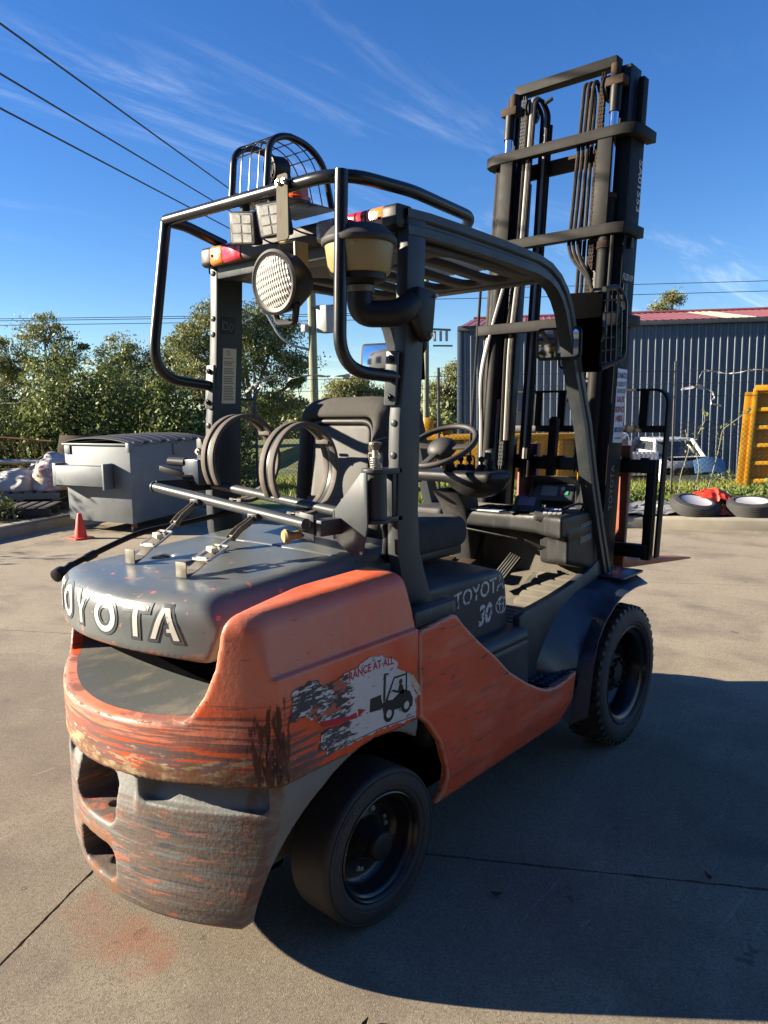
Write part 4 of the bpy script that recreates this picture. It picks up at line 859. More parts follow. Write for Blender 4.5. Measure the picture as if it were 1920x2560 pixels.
# ------------------------------------------------------------------ gas-bottle cradle behind the seat
nt_a, nt_b = Vector((-.07, .456, 1.303)), Vector((-.07, -.33, 1.232)); ft_a, ft_b = Vector((.17, .44, 1.296)), Vector((.17, -.33, 1.228))
MB().tube([nt_a, nt_b], .0175, 16).build('cradle_tube', 'grey_paint', FL); MB().tube([ft_a, ft_b], .0175, 16).build('cradle_tube', 'grey_paint', FL)
mb = MB(); mb.bar(nt_a+Vector((0, -.004, 0)), ft_a+Vector((0, -.004, 0)), .006, .046); mb.build('cradle_end_plate', 'black_plastic', FL, .001)
mb = MB(); mb.lathe([(.021, 0), (.021, .006), (0, .006)], nt_a, (0, 1, 0), 18); mb.build('tube_cap', 'grey_paint', FL)
def on_tube(a, b, y): t = (y-a.y)/(b.y-a.y); return a.lerp(b, t)
for yr in (-.118, .185):
    cr = Vector((.118, yr, 1.378+.09*(yr+.118))); rr = .163
    ths = np.linspace(rad(212), rad(212-318), 60)
    for nm, m_, y0, y1, r0, r1 in (('clamp_band', 'grey_paint', -.012, .012, -.004, .001), ('rubber_strip', 'rubber_strap', -.033, -.010, -.006, .007), ('rubber_strip', 'rubber_strap', .010, .033, -.006, .007)):
        mb = MB(); rows = []
        for t in ths:
            q = Vector((math.cos(t), .10*math.cos(t), math.sin(t)*.93)); rows.append([cr+q*(rr+r)+Vector((0, y, 0)) for r, y in ((r0, y0), (r1, y0), (r1, y1), (r0, y1), (r0, y0))])
        mb.grid(rows); mb.f.append((0, 1, 2, 3)); mb.f.append(tuple(len(mb.v)-5+i for i in (3, 2, 1, 0)))
        o_ = mb.build(nm, m_, FL, .0015)
    te = ths[0]; pe = cr+Vector((math.cos(rad(28))*rr, .02, math.sin(rad(28))*rr))
    mb = MB(); mb.bar(pe+Vector((-.012, -.03, .012)), pe+Vector((-.012, .03, .012)), .02, .02); mb.cyl(pe+Vector((.0, -.02, .03)), pe+Vector((.0, .02, .03)), .006, 8); mb.build('clamp_lug', 'rubber_strap', FL, .002)
    # over-centre latch lying on the hood
    tp = on_tube(nt_a, nt_b, yr); a0 = tp+Vector((-.02, 0, -.012)); ft = Vector((-.395, yr-.035, 1.0995)) if yr < 0 else Vector((-.372, yr-.035, 1.1005))
    dirv = (ft-a0).normalized(); sdv = Vector((-dirv.y, dirv.x, 0)).normalized()
    def at(t, o=0, h=0): return a0.lerp(ft, t)+sdv*o+Vector((0, 0, h))
    mb = MB()
    for o in (-.011, .011):
        for (t0, h0), (t1, h1) in (((0, 0), (.12, .0)), ((.12, 0), (.24, .004)), ((.24, .004), (.36, -.004))): mb.bar(at(t0, o*(.6+t0*1.2), h0), at(t1, o*(.6+t1*1.2), h1), .003, .020)
    mb.bar(at(.34, -.016, -.004), at(.34, .016, -.004), .006, .018); lt = mb.build('latch_arm', 'zinc_plate', FL, .001)
    MB().cyl(at(.33, 0, -.004), at(.52, 0, -.002), .0055, 10).build('threaded_rod', 'bolt_zinc', lt)
    MB().tube(fillet([at(.48, -.032, -.002), at(.48, .032, -.002), at(.76, .034, .008), at(.76, -.034, .008)], .008, 4, True), .0042, 8, closed=True).build('wire_loop', 'bolt_zinc', lt)
    MB().bar(at(.56, 0, -.003), at(.72, 0, 0), .030, .003).build('loop_plate', 'zinc_plate', lt); MB().bar(at(.58, -.02, .008), at(.62, .015, .010), .022, .014).build('cloth_tag', 'label_paper', lt, .002)
    MB().cyl(at(.735, -.02, .006), at(.735, .02, .006), .007, 10).build('loop_pin', 'bolt_zinc', lt)
    mb = MB(); mb.bar(at(.75, 0, .0), at(.86, 0, -.001), .044, .003); mb.bar(at(.86, 0, -.001), at(1.0, 0, .0025), .044, .003); mb.build('strap_hook', 'zinc_plate', lt, .0008)
    MB().bar(at(.997, 0, .002)+Vector((-.002, 0, 0)), at(.99, 0, .046)+Vector((-.004, 0, 0)), .044, .003, up=dirv).build('hook_upstand', 'zinc_plate', lt, .0008)
    MB().bar(a0+sdv*-.02, a0+sdv*.02, .024, .024).build('latch_pivot', 'grey_paint', lt, .003)
# hinge on the right pillar
mb = MB(); mb.prism([(-.33, 1.175), (-.40, 1.130), (-.452, 1.132), (-.475, 1.225), (-.475, 1.385), (-.452, 1.385), (-.335, 1.262)], lambda u, v: (.055, u, v), lambda u, v: (.048, u, v)); hg = mb.build('hinge_plate', 'grey_paint', FL, .002)
MB().bar((.05, -.335, 1.17), (.05, -.335, 1.262), .006, .006).build('plate_edge', 'grey_paint', hg)
mb = MB(); mb.prism([(-.33, 1.255), (-.33, 1.17), (-.26, 1.185), (-.245, 1.235), (-.27, 1.262)], lambda u, v: (-.03, u, v), lambda u, v: (-.036, u, v)); mb.build('tube_clamp_plate', 'grey_paint', hg, .002)
bolts(hg, 'clamp_bolt', (-.036, -.305, 1.228), (-1, 0, 0), 0, 1, .016, .012)
MB().lathe([(.014, 0), (.014, .05), (.022, .052), (.024, .062), (.018, .07), (0, .071)], (-.02, -.27, 1.19), (-.9, .35, -.05), 18).build('latch_knob', 'cream_plastic', hg)
MB().bar((-.03, -.335, 1.215), (.06, -.345, 1.215), .05, .05).build('hinge_arm', 'grey_paint', hg, .004)
MB().cyl((.105, -.462, 1.238), (.105, -.462, 1.382), .034, 24).build('hinge_barrel', 'grey_paint', hg)
for z in (1.226, 1.382): MB().cyl((.105, -.462, z), (.105, -.462, z+.012), .044, 24).build('hinge_disc', 'grey_paint', hg, .002)
MB().box((.105, -.49, 1.375), (.20, -.425, 1.392)).build('hinge_bracket', 'grey_paint', hg, .002); MB().box((.105, -.49, 1.225), (.20, -.425, 1.242)).build('hinge_bracket', 'grey_paint', hg, .002)
MB().box((.16, -.485, 1.24), (.178, -.44, 1.376)).build('hinge_backplate', 'grey_paint', hg, .002)
lk = MB().cyl((.105, -.462, 1.394), (.105, -.462, 1.452), .010, 14).build('lock_pin', 'bolt_zinc', hg)
MB().lathe([(.008, 0), (.014, .012), (.020, .022), (.019, .028), (0, .03)], (.105, -.462, 1.446), (0, 0, 1), 18).build('pin_head', 'zinc_plate', hg)
MB().tube([(.105+.015*math.cos(t), -.462+.015*math.sin(t), 1.396+t*.0011) for t in np.linspace(0, 10*math.pi, 90)], .0022, 5).build('pin_spring', 'bolt_zinc', hg)
MB().tube(fillet([(.105, -.445, 1.396), (.105, -.435, 1.44), (.105, -.48, 1.44), (.105, -.488, 1.396)], .006), .003, 6).build('pin_yoke', 'zinc_plate', hg)
# latch on the left pillar
mb = MB(); mb.prism([(.39, 1.36), (.45, 1.36), (.45, 1.47), (.435, 1.475), (.42, 1.47)], lambda u, v: (.12, u, v), lambda u, v: (.114, u, v)); lb_ = mb.build('latch_plate', 'grey_paint', FL, .002)
bolts(lb_, 'latch_bolt', (.114, .43, 1.425), (-1, 0, 0), 0, 1, .013, .012)
MB().box((.08, .40, 1.30), (.18, .50, 1.395)).build('latch_box', 'deep_blue_grey_paint', FL, .004)
MB().cyl((.09, .49, 1.383), (.07, .565, 1.386), .017, 16).build('latch_tube', 'grey_paint', FL); MB().bar((.06, .60, 1.36), (.10, .50, 1.335), .05, .022).build('latch_handle', 'black_plastic', FL, .004)
MB().cyl((.09, .44, 1.325), (.06, .47, 1.322), .016, 12).build('latch_pin', 'black_plastic', FL)
# gas hose and its coupling
hp = fillet([(.30, .40, 1.19), (.2, .455, 1.168), (.05, .465, 1.152), (-.15, .45, 1.146), (-.30, .44, 1.107), (-.40, .43, 1.080), (-.455, .415, 1.066)], .08, 5)
hs_ = MB().tube(hp, .0105, 12).build('gas_hose', 'hose_rubber', FL)
MB().lathe([(.011, 0), (.014, .01), (.012, .03), (.012, .05), (.020, .052), (.022, .058), (.022, .085), (.014, .088), (0, .088)], (-.42, .425, 1.075), (-.85, -.35, -.25), 18).build('hose_coupling', 'black_plastic', hs_)
MB().lathe([(.0125, 0), (.0145, .004), (.0145, .04), (.0125, .045)], (-.33, .437, 1.098), (-.9, -.1, -.25), 14).build('hose_ferrule', 'black_plastic', hs_)
MB().tube(fillet([(.20, -.30, 1.30), (.17, -.42, 1.40), (.16, -.39, 1.46), (.28, -.36, 1.47)], .05), .012, 10).build('vapour_hose', 'hose_rubber', FL)
mb = MB(); mb.tube(fillet([(.24, -.33, 1.30), (.20, -.43, 1.18), (.22, -.40, 1.08), (.27, -.36, 1.03)], .05), .016, 10); mb.build('corrugated_hose', 'black_plastic', FL)

# ------------------------------------------------------------------ torn warning sticker on the counterweight
def sy(o): return lambda u, v: (u, -.5985-o, v)
STK = [(-.3955, .855), (-.3846, .862), (-.3466, .8652), (-.3297, .8728), (-.3019, .8656), (-.2797, .8457), (-.2446, .842), (-.2205, .848), (-.1897, .859), (-.1648, .8588), (-.1394, .8585), (-.1198, .8711), (-.067, .8731), (-.0126, .8557), (.0295, .8363), (.0364, .8203), (.0254, .8091), (.0724, .7876), (.0944, .766), (.1053, .7337), (.1316, .6965), (.1161, .6913), (.1235, .6644), (.1153, .6299), (.0476, .6349), (-.038, .6467), (-.0587, .6466), (-.1387, .6487), (-.2268, .6484), (-.251, .6461), (-.2748, .6482), (-.2681, .6698), (-.2972, .6737), (-.2898, .7207), (-.1879, .7105), (-.2242, .7292), (-.2716, .7404), (-.3058, .756), (-.3443, .7812), (-.3985, .7824), (-.3863, .8195)]
def ragged(P, amp, step):
    out = []
    for i in range(len(P)):
        a, b = Vector(P[i-1]), Vector(P[i]); k = max(1, int((b-a).length/step)); nrm = Vector((-(b-a).y, (b-a).x)).normalized()
        out += [tuple(a.lerp(b, j/k)+nrm*random.uniform(-amp, amp)) for j in range(k)]
    return out
mb = MB(); mb.prism(ragged(STK, .004, .008), sy(.0), sy(.0009)); stk = mb.build('torn_sticker', 'sticker_white', cw, smooth=False)
tag(stk, 'half-torn white warning sticker with forklift symbol')
def flat(nm, polys, m_, o=.0013):
    mb = MB()
    for P in polys: mb.add([sy(o)(*p) for p in P], [tuple(range(len(P)))])
    return mb.build(nm, m_, cw, smooth=False)
circ = lambda cx, cz, r, n=22: [(cx+r*math.cos(2*math.pi*k/n), cz+r*math.sin(2*math.pi*k/n)) for k in range(n)]
flat('truck_symbol', [[(-.031, .8106), (-.0087, .8072), (-.0103, .8015), (-.0207, .8031), (-.0258, .7274), (-.0362, .7283)], [(-.092, .7523), (-.044, .7516), (-.0442, .7401), (-.0365, .7143), (-.045, .7067), (-.0963, .7133)],
    [(-.0363, .726), (-.0188, .7267), (.0058, .7201), (.042, .733), (.0568, .7382), (.09, .7236), (.1047, .6948), (.1006, .6715), (.0485, .683), (.0123, .6872), (-.0336, .6876), (-.04, .7108)],
    [(-.0258, .7274), (.0142, .7886), (.0177, .7819), (-.0153, .7256)], [(.0142, .7886), (.0783, .7841), (.0708, .779), (.0177, .7819)], [(.0783, .7841), (.0759, .7278), (.0685, .73), (.0708, .779)],
    circ(.0463, .7653, .0085), [(.0335, .7403), (.0388, .7578), (.0534, .756), (.0626, .7317), (.0565, .7239), (.0348, .7328)], [(.0335, .7403), (.0348, .7328), (.0098, .7436), (.0028, .7518), (.0135, .7496)]], 'sticker_black')
flat('wheel_symbol', [circ(-.0106, .6826, .0245), circ(.0722, .6838, .0235)], 'sticker_black', .0016); [flat('wheel_disc', [circ(cx_, cz_, .0125)], 'sticker_white', .0019) for cx_, cz_ in ((-.0106, .6826), (.0722, .6838))]
flat('red_arrow', [[(-.144, .7398), (-.1118, .7278), (-.1446, .7156)], [(-.2945, .7523), (-.2836, .7315), (-.2123, .7208), (-.1466, .7149), (-.1525, .7326), (-.1873, .7304)][::-1]], 'sticker_red', .0014)
flat('border_line', [[(-.2269, .6515), (-.0553, .6505), (.1150, .6349), (.1150, .6375), (-.0553, .6531), (-.2269, .6541)]], 'sticker_black', .0014)
text('sticker_lettering', 'RANCE AT ALL', .033, 'sticker_red', cw, lambda u, v: (-.082+u, -.5999, .8345+v-u*.03-1.9*(u-.02)**2*.25), bold=.0008, sx=.88)
# peeled flap
mb = MB(); mb.grid([[(.085, -.5992, .785), (.1053, -.6005, .7337), (.1316, -.601, .6965)], [(.100, -.606, .772), (.122, -.612, .735), (.134, -.608, .70)], [(.108, -.610, .757), (.128, -.606, .733), (.136, -.602, .705)]]); mb.build('sticker_flap', 'sticker_white', cw)

# ------------------------------------------------------------------ mast (leaning forward)
KX = .117
def mx(x, z): return x+KX*(z-.82)
def mp_(x, y, z): return (mx(x, z), y, z)
def mbox(mb, a, b):
    o = len(mb.v); mb.box(a, b); mb.v[o:] = [(mx(p[0], p[2]), p[1], p[2]) for p in mb.v[o:]]; return mb
MAST = None
for s in (-1, 1):
    ya, yb = sorted((s*.385, s*.365)); mb = MB(); mbox(mb, (1.885, ya, .22), (2.045, yb, 2.90))
    yc, yd = sorted((s*.368, s*.30)); mbox(mb, (1.885, yc, .22), (1.903, yd, 2.90)); mbox(mb, (2.027, yc, .22), (2.045, yd, 2.90))
    rl = mb.build('outer_rail', 'mast_steel', FL, .003)
    ya, yb = sorted((s*.350, s*.335)); mb = MB(); mbox(mb, (1.905, ya, .45), (2.030, yb, 3.235)); yc, yd = sorted((s*.338, s*.27)); mbox(mb, (1.905, yc, .45), (1.922, yd, 3.235)); mbox(mb, (2.012, yc, .45), (2.03, yd, 3.235)); mb.build('inner_rail', 'greasy_black', FL, .003)
    ya, yb = sorted((s*.385, s*.355)); mb = MB(); mbox(mb, (1.985, ya, 2.88), (2.045, yb, 3.19)); mb.build('rail_stop', 'mast_steel', FL, .003)
    # brace plate
    ya, yb = sorted((s*.240, s*.315)); mb = MB(); mbox(mb, (1.822, ya, 2.455), (1.842, yb, 2.885)); mb.build('brace_plate', 'mast_steel', FL, .003)
    # lift cylinder
    cyl_ = MB().tube([mp_(1.865, s*.298, .35), mp_(1.865, s*.298, 2.60)], .036, 20).build('lift_cylinder', 'mast_steel', FL)
    MB().tube([mp_(1.865, s*.298, 2.58), mp_(1.865, s*.298, 2.605)], .041, 20).build('cylinder_gland', 'rusty_steel', cyl_); MB().tube([mp_(1.865, s*.298, 2.34), mp_(1.865, s*.298, 2.375)], .041, 20).build('cylinder_collar', 'rusty_steel', cyl_)
    MB().tube([mp_(1.865, s*.298, 2.60), mp_(1.865, s*.298, 3.02)], .0225, 18).build('cylinder_rod', 'chrome', cyl_)
    MB().tube([mp_(1.865, s*.298, 3.0), mp_(1.865, s*.298, 3.135)], .0285, 16).build('rod_sleeve', 'greasy_black', cyl_)
    ya, yb = sorted((s*.25, s*.345)); mb = MB(); mbox(mb, (1.835, ya, 3.125), (1.91, yb, 3.17)); mb.build('rod_head', 'rusty_steel', cyl_, .008)
    MB().tube([mp_(1.875, s*.285, 3.16), mp_(1.875, s*.285, 3.235)], .025, 14).build('rod_post', 'rusty_steel', cyl_)
    # chain: links joined in one strand
    mb = MB(); k = 0; z = 1.25
    while z < 3.20:
        for dy in ((-.011, .0, .011) if k % 2 else (-.006, .006)): mb.bar(mp_(1.88, s*.222+dy, z-.006), mp_(1.88, s*.222+dy, z+.026), .004, .022, up=(1, 0, 0))
        z += .019; k += 1
    ch = mb.build('lift_chain', 'greasy_black' if s > 0 else 'rusty_steel', FL, smooth=False); ch['kind'] = 'stuff'
    # sheave
    sv = MB().lathe([(.0, -.012), (.058, -.012), (.062, -.009), (.055, -.005), (.055, .005), (.062, .009), (.058, .012), (.045, .010), (.04, .004), (.02, .004), (.018, .014), (0, .014)], mp_(1.90, s*.185 if s > 0 else -.245, 3.135), (0, 1, 0), 32).build('chain_sheave', 'greasy_black', FL)
    for t in np.linspace(0, 2*math.pi, 10, endpoint=False):
        cs_ = Vector(mp_(1.90, s*.185 if s > 0 else -.245, 3.135)); MB().bar(cs_+Vector((math.cos(t)*.02, -.013, math.sin(t)*.02)), cs_+Vector((math.cos(t)*.05, -.013, math.sin(t)*.05)), .004, .006, up=(0, 1, 0)).build('sheave_web', 'greasy_black', sv)
# cross members
def tie(z0, z1, yw, xr, xf, m_='mast_steel', r=.09):
    P = [(p.x, p.y) for p in fillet([(xf, yw, 0), (xr, yw, 0), (xr, -yw, 0), (xf, -yw, 0)], [0, r, r, 0], 8)]
    Q = [(p.x, p.y) for p in fillet([(xf, -yw+.05, 0), (xr+.055, -yw+.05, 0), (xr+.055, yw-.05, 0), (xf, yw-.05, 0)], [0, .05, .05, 0], 4)]
    mb = MB(); n = len(P); m2 = len(Q)
    outer, inner = P, Q[::-1]
    N_ = 24; 
    def rs(P): 
        P = np.array(P); d = np.r_[0, np.cumsum(np.hypot(*np.diff(P, axis=0).T))]; t = np.linspace(0, d[-1], N_); return [(np.interp(q, d, P[:, 0]), np.interp(q, d, P[:, 1])) for q in t]
    a, b = rs(outer), rs(inner); rows = []
    for i in range(N_): rows.append([(mx(a[i][0], z0), a[i][1], z0), (mx(a[i][0], z1), a[i][1], z1), (mx(b[i][0], z1), b[i][1], z1), (mx(b[i][0], z0), b[i][1], z0), (mx(a[i][0], z0), a[i][1], z0)])
    mb.grid(rows); mb.f.append((0, 1, 2, 3)); mb.f.append(tuple(len(mb.v)-5+i for i in (3, 2, 1, 0)))
    return mb.build('tie_member', m_, FL, .004)
tie(2.872, 2.925, .435, 1.815, 2.07); tie(2.405, 2.458, .415, 1.815, 2.05, r=.06); tie(1.965, 2.02, .43, 1.81, 2.05, r=.08)
mb = MB(); mbox(mb, (1.872, -.285, 3.232), (1.945, .285, 3.282)); mb.build('top_bar', 'mast_steel', FL, .002)
mb = MB(); mbox(mb, (1.975, -.27, 2.80), (2.0, .27, 2.88)); mb.build('inner_bar', 'rusty_steel', FL, .002)
mb = MB(); mbox(mb, (1.97, -.30, .40), (2.0, .30, .50)); mb.build('lower_tie', 'greasy_black', FL, .004)
MB().tube([mp_(1.88, .10, 3.15), mp_(1.88, .06, 3.165)], .01, 8).build('sheave_pin', 'greasy_black', FL)
# hoses over the sheaves
def mpath(pts): return [mp_(*p) for p in pts]
for y, m_, zt in ((.178, 'hose_grey', 3.185), (.200, 'hose_rubber', 3.175), (.160, 'hose_rubber', 3.17)):
    MB().tube(fillet(mpath([(1.865, y+.02, 1.40), (1.860, y+.03, 1.9), (1.862, y, 2.4), (1.862, y-.01, zt), (1.90, y-.03, zt+.012), (1.945, y-.05, zt-.05), (1.94, y-.06, 2.3), (1.94, y-.06, 1.3)]), [0, .1, .1, .03, .03, .03, .1, 0], 5), .0095, 8).build('hydraulic_hose', m_, FL)
for y, m_ in ((-.152, 'hose_rubber'), (-.178, 'hose_rubber'), (-.128, 'hose_rubber')):
    MB().tube(fillet(mpath([(1.86, -.27, 1.9), (1.858, -.25, 2.18), (1.862, y+.03, 2.35), (1.862, y+.02, 2.5), (1.862, y, 3.17), (1.90, y, 3.195), (1.94, y, 3.14), (1.95, y+.01, 1.6)]), [0, .08, .08, .1, .03, .03, .03, 0], 5), .010, 8).build('hydraulic_hose', m_, FL)
MB().tube(fillet(mpath([(1.84, .33, 1.95), (1.83, .36, 1.75), (1.835, .33, 1.45), (1.85, .325, 1.15)]), .1), .012, 8).build('hydraulic_hose', 'hose_grey', FL)
MB().tube(fillet(mpath([(1.83, .22, 2.32), (1.82, .30, 2.0), (1.82, .35, 1.75), (1.84, .335, 1.4), (1.86, .33, 1.1)]), .1), .010, 8).build('hydraulic_hose', 'hose_grey', FL)
MB().tube(mpath([(1.83, .395, 1.15), (1.83, .395, 2.30)]), .008, 8).build('hydraulic_pipe', 'mast_steel', FL); MB().tube(mpath([(1.84, -.345, 1.95), (1.84, -.345, 2.42)]), .010, 8).build('hydraulic_pipe', 'mast_steel', FL)
for y in (.13, .10): MB().tube(mpath([(1.96, y, 1.2), (1.96, y, 3.06)]), .008, 8).build('chain_rod', 'mast_steel', FL)
for s in (-1, 1):
    mb = MB(); ya, yb = sorted((s*.21, s*.262)); mbox(mb, (1.93, ya, .60), (1.99, yb, 2.78)); mb.build('carriage_channel', 'greasy_black', FL, .004)
mb = MB(); mbox(mb, (1.862, .255, 1.20), (1.885, .30, 1.62)); wl = mb.build('mast_warning_strip', 'sticker_grey', FL)
mb = MB(); mbox(mb, (1.860, .258, 1.54), (1.8615, .297, 1.62)); mb.build('strip_head', 'sticker_red', wl)
for k in range(5): mb = MB(); mbox(mb, (1.860, .262, 1.23+k*.06), (1.8612, .292, 1.27+k*.06)); mb.build('strip_figure', 'sticker_black', wl)
# writing on the right rail
rail_y = -.3865
mb = MB(); mb.prism([(1.922, 1.395), (2.035, 1.39), (2.035, 1.755), (1.922, 1.76)], lambda u, v: (mx(u, v), rail_y+.001, v), lambda u, v: (mx(u, v), rail_y-.0008, v)); bn = mb.build('dealer_sticker', 'banner_white', FL, smooth=False)
for tx, z, sz, m_, sx_ in (('DAMOLI', 1.712, .040, 'sticker_blue', .80), ('FORKLIFT', 1.672, .032, 'sticker_grey', .80), ('SERVICES', 1.640, .028, 'sticker_grey', .85), ('SALES', 1.594, .040, 'sticker_red', .85), ('SERVICE', 1.544, .040, 'sticker_red', .74), ('HIRE', 1.498, .042, 'sticker_red', .95), ('1300 32 66 54', 1.446, .034, 'sticker_blue', .52), ('www.damoli.com.au', 1.412, .012, 'sticker_grey', .8)):
    text('lettering', tx, sz, m_, bn, lambda u, v: (mx(1.978+u, z+v), rail_y-.0020, z+v), sx=sx_, bold=.0012)
text('chalk_writing', 'SA01553', .062, 'chalk_white', FL, lambda u, v: (mx(2.015+v-.02, 2.66-u), rail_y-.001, 2.66-u), sx=1.15, bold=.0012)
text('chalk_writing', 'FU20109', .045, 'chalk_white', FL, lambda u, v: (mx(1.955+u, 2.19+v), rail_y-.001, 2.19+v), sx=.75, shear=.3, bold=.0008)
text('chalk_writing', 'C8M03', .035, 'chalk_white', FL, lambda u, v: (mx(1.975+u, 1.985+v), rail_y-.001, 1.985+v), sx=.85)
text('rail_lettering', 'TOYOTA', .055, 'sticker_grey', FL, lambda u, v: (mx(1.935-v+.03, 1.29+u-.12), rail_y-.001, 1.29+u-.12))
mb = MB(); mbox(mb, (1.93, -.405, 2.345), (1.96, -.385, 2.395)); mb.build('hose_clip', 'black_plastic', FL, .002); mb = MB(); mbox(mb, (1.895, -.405, 2.10), (1.925, -.385, 2.17)); mb.build('hose_clip', 'black_plastic', FL, .002)
mb = MB(); mbox(mb, (1.83, -.35, 1.10), (1.885, -.30, 1.205)); mb.lathe([(.028, 0), (.028, .10), (.02, .11), (0, .11)], mp_(1.84, -.325, 1.09), (KX, 0, 1), 14); mb.build('tilt_limit_switch', 'dusty_plastic', FL, .003)
# tilt cylinders
for s in (-1, 1): MB().tube([(1.45, s*.25, .52), (1.93, s*.25, .62)], .035, 14).build('tilt_cylinder', 'greasy_black', FL)

# ------------------------------------------------------------------ carriage, backrest and forks
def cbox(name, a, b, m_='greasy_black', bev=.003):
    mb = MB(); mbox(mb, a, b); return mb.build(name, m_, FL, bev)
cbox('carriage_bar', (2.13, -.515, 1.232), (2.17, .515, 1.300)); cbox('carriage_bar', (2.13, -.515, .800), (2.17, .515, .868))
for k in range(11):
    mb = MB(); y = -.47+k*.094; mbox(mb, (2.135, y-.02, 1.300), (2.165, y+.02, 1.309)); mb.build('bar_tooth', 'greasy_black', FL)
for s in (-1, 1):
    ya, yb = sorted((s*.485, s*.53)); cbox('carriage_side', (2.14, ya, .79), (2.19, yb, 1.30)); ya, yb = sorted((s*.28, s*.33)); cbox('carriage_post', (2.06, ya, .80), (2.14, yb, 1.40))
br = MB().tube([], .01) if False else None
bp_ = fillet([mp_(2.20, -.545, .80), mp_(2.20, -.553, 1.655), mp_(2.20, .553, 1.665), mp_(2.20, .55, .95)], [0, .085, .085, 0], 7)
mb = MB(); rows = []
for i, p in enumerate(bp_):
    a = bp_[max(0, i-1)]; b = bp_[min(len(bp_)-1, i+1)]; t = (b-a).normalized(); nrm = t.cross(Vector((1, 0, 0))).normalized()
    rows.append([p+nrm*.006-Vector((.028, 0, 0)), p+nrm*.006+Vector((.028, 0, 0)), p-nrm*.006+Vector((.028, 0, 0)), p-nrm*.006-Vector((.028, 0, 0)), p+nrm*.006-Vector((.028, 0, 0))])
mb.grid(rows); mb.f.append((0, 1, 2, 3)); mb.f.append(tuple(len(mb.v)-5+i for i in (3, 2, 1, 0))); mb.build('load_backrest', 'mast_steel', FL, .002)
cbox('backrest_bar', (2.19, -.548, 1.436), (2.205, .548, 1.472)); 
for y in (-.425, .19, .045, -.10): cbox('backrest_upright', (2.185, y-.022, 1.472), (2.197, y+.022, 1.66), 'mast_steel', .001)
cbox('carriage_lug', (2.09, .016, 1.20), (2.13, .062, 1.50), 'rusty_steel', .004); 
MB().cyl(mp_(2.09, .039, 1.50), mp_(2.13, .039, 1.50), .023, 20).build('lug_eye', 'rusty_steel', FL)
MB().cyl(mp_(2.086, .039, 1.50), mp_(2.134, .039, 1.50), .009, 14).build('lug_hole', 'void_black', FL)
for y0, y1, m_ in ((-.375, -.255, 'fork_paint'), (.17, .29, 'fork_maroon')):
    mb = MB(); hz_ = .735; t_ = .045
    # side profile: shank up, blade forward, tapering
    hx_ = mx(2.175, hz_)
    P = [(mx(2.175, 1.37), 1.37), (mx(2.215, 1.37), 1.37), (mx(2.22, hz_+.05), hz_+.05), (hx_+.10, hz_+.038-.10*KX), (hx_+1.07, hz_+.012-1.07*KX), (hx_+1.07, hz_+.002-1.07*KX), (hx_+.10, hz_-.008-.10*KX), (hx_+.015, hz_-.004)]
    mb.prism(P, lambda u, v: (u, y0, v), lambda u, v: (u, y1, v)); mb.build('fork', m_, FL, .004)
# ------------------------------------------------------------------ setting: yard axes (r to the right, D away along the view's compass bearing)
YB = rad(40.393); RX, FX = Vector((math.sin(YB), -math.cos(YB), 0)), Vector((math.cos(YB), math.sin(YB), 0)); Y0 = Vector((-1.6688, -2.0027, 0))
def yd(r, D, z=0.): return Y0+RX*r+FX*D+Vector((0, 0, z))
def yrot(a=0): return math.atan2(RX.y, RX.x)+a
mat('concrete', (.30, .255, .185), .88, var=.18, vscale=1.1, bump=.0022, bscale=260, spec=.3, layers=[
    dict(col=(.175, .145, .108), sc=(1.1, 1.1, 1), lo=.30, hi=.52, amt=.85, x=(None, 2.6, 1.2), y=(None, 3.2, 1.2), bias=.3),  # darker around the forklift: grazing-light difference put into the colour, plus staining
    dict(col=(.13, .108, .084), sc=(2.2, 1.1, 1), lo=.46, hi=.72, amt=.7),
    dict(col=(.30, .26, .19), sc=(1.4, 3.0, 1), lo=.52, hi=.80, amt=.5),
    dict(col=(.06, .052, .046), sc=(7, 7, 1), lo=.70, hi=.73, amt=.7, detail=3),
    dict(col=(.085, .075, .065), sc=(.9, .9, 1), lo=.58, hi=.74, amt=.6),
    dict(col=(.07, .062, .056), sc=(3.3, 3.3, 1), lo=.68, hi=.74, amt=.7),
    dict(col=(.11, .09, .068), sc=(130, 130, 1), lo=.48, hi=.62, amt=.6, detail=2),
    dict(col=(.36, .31, .23), sc=(170, 170, 1), lo=.58, hi=.68, amt=.6, detail=2),
    dict(col=(.34, .30, .24), sc=(2.2, 26, 1), lo=.66, hi=.72, amt=.5, dist=.6),
    dict(col=(.26, .10, .055), sc=(4, 4, 1), lo=.35, hi=.65, amt=.5, x=(-.72, -.45, .09), y=(-.25, .32, .1)),
    dict(col=(.10, .085, .075), sc=(3, 3, 1), lo=.35, hi=.6, amt=.6, x=(-.92, -.70, .07), y=(-.06, .22, .07))])
mat('joint_dirt', (.025, .022, .02), .95, var=.3, vscale=40)
mat('kerb_concrete', (.28, .25, .19), .9, var=.16, vscale=4, bump=.002, bscale=90, layers=[dict(col=(.25, .22, .18), sc=(4, 4, 12), lo=.5, hi=.8, amt=.6)])
mat('soil', (.10, .075, .045), .95, var=.35, vscale=5, bump=.01, bscale=30, layers=[dict(col=(.07, .095, .025), sc=(2, 2, 2), lo=.45, hi=.65, amt=.8)])
mat('grass_ground', (.10, .13, .03), .95, var=.35, vscale=3, bump=.02, bscale=40, layers=[dict(col=(.26, .17, .10), sc=(1.2, 1.2, 1.2), lo=.52, hi=.66, amt=.8)])
mat('asphalt', (.055, .055, .058), .9, var=.2, vscale=3)
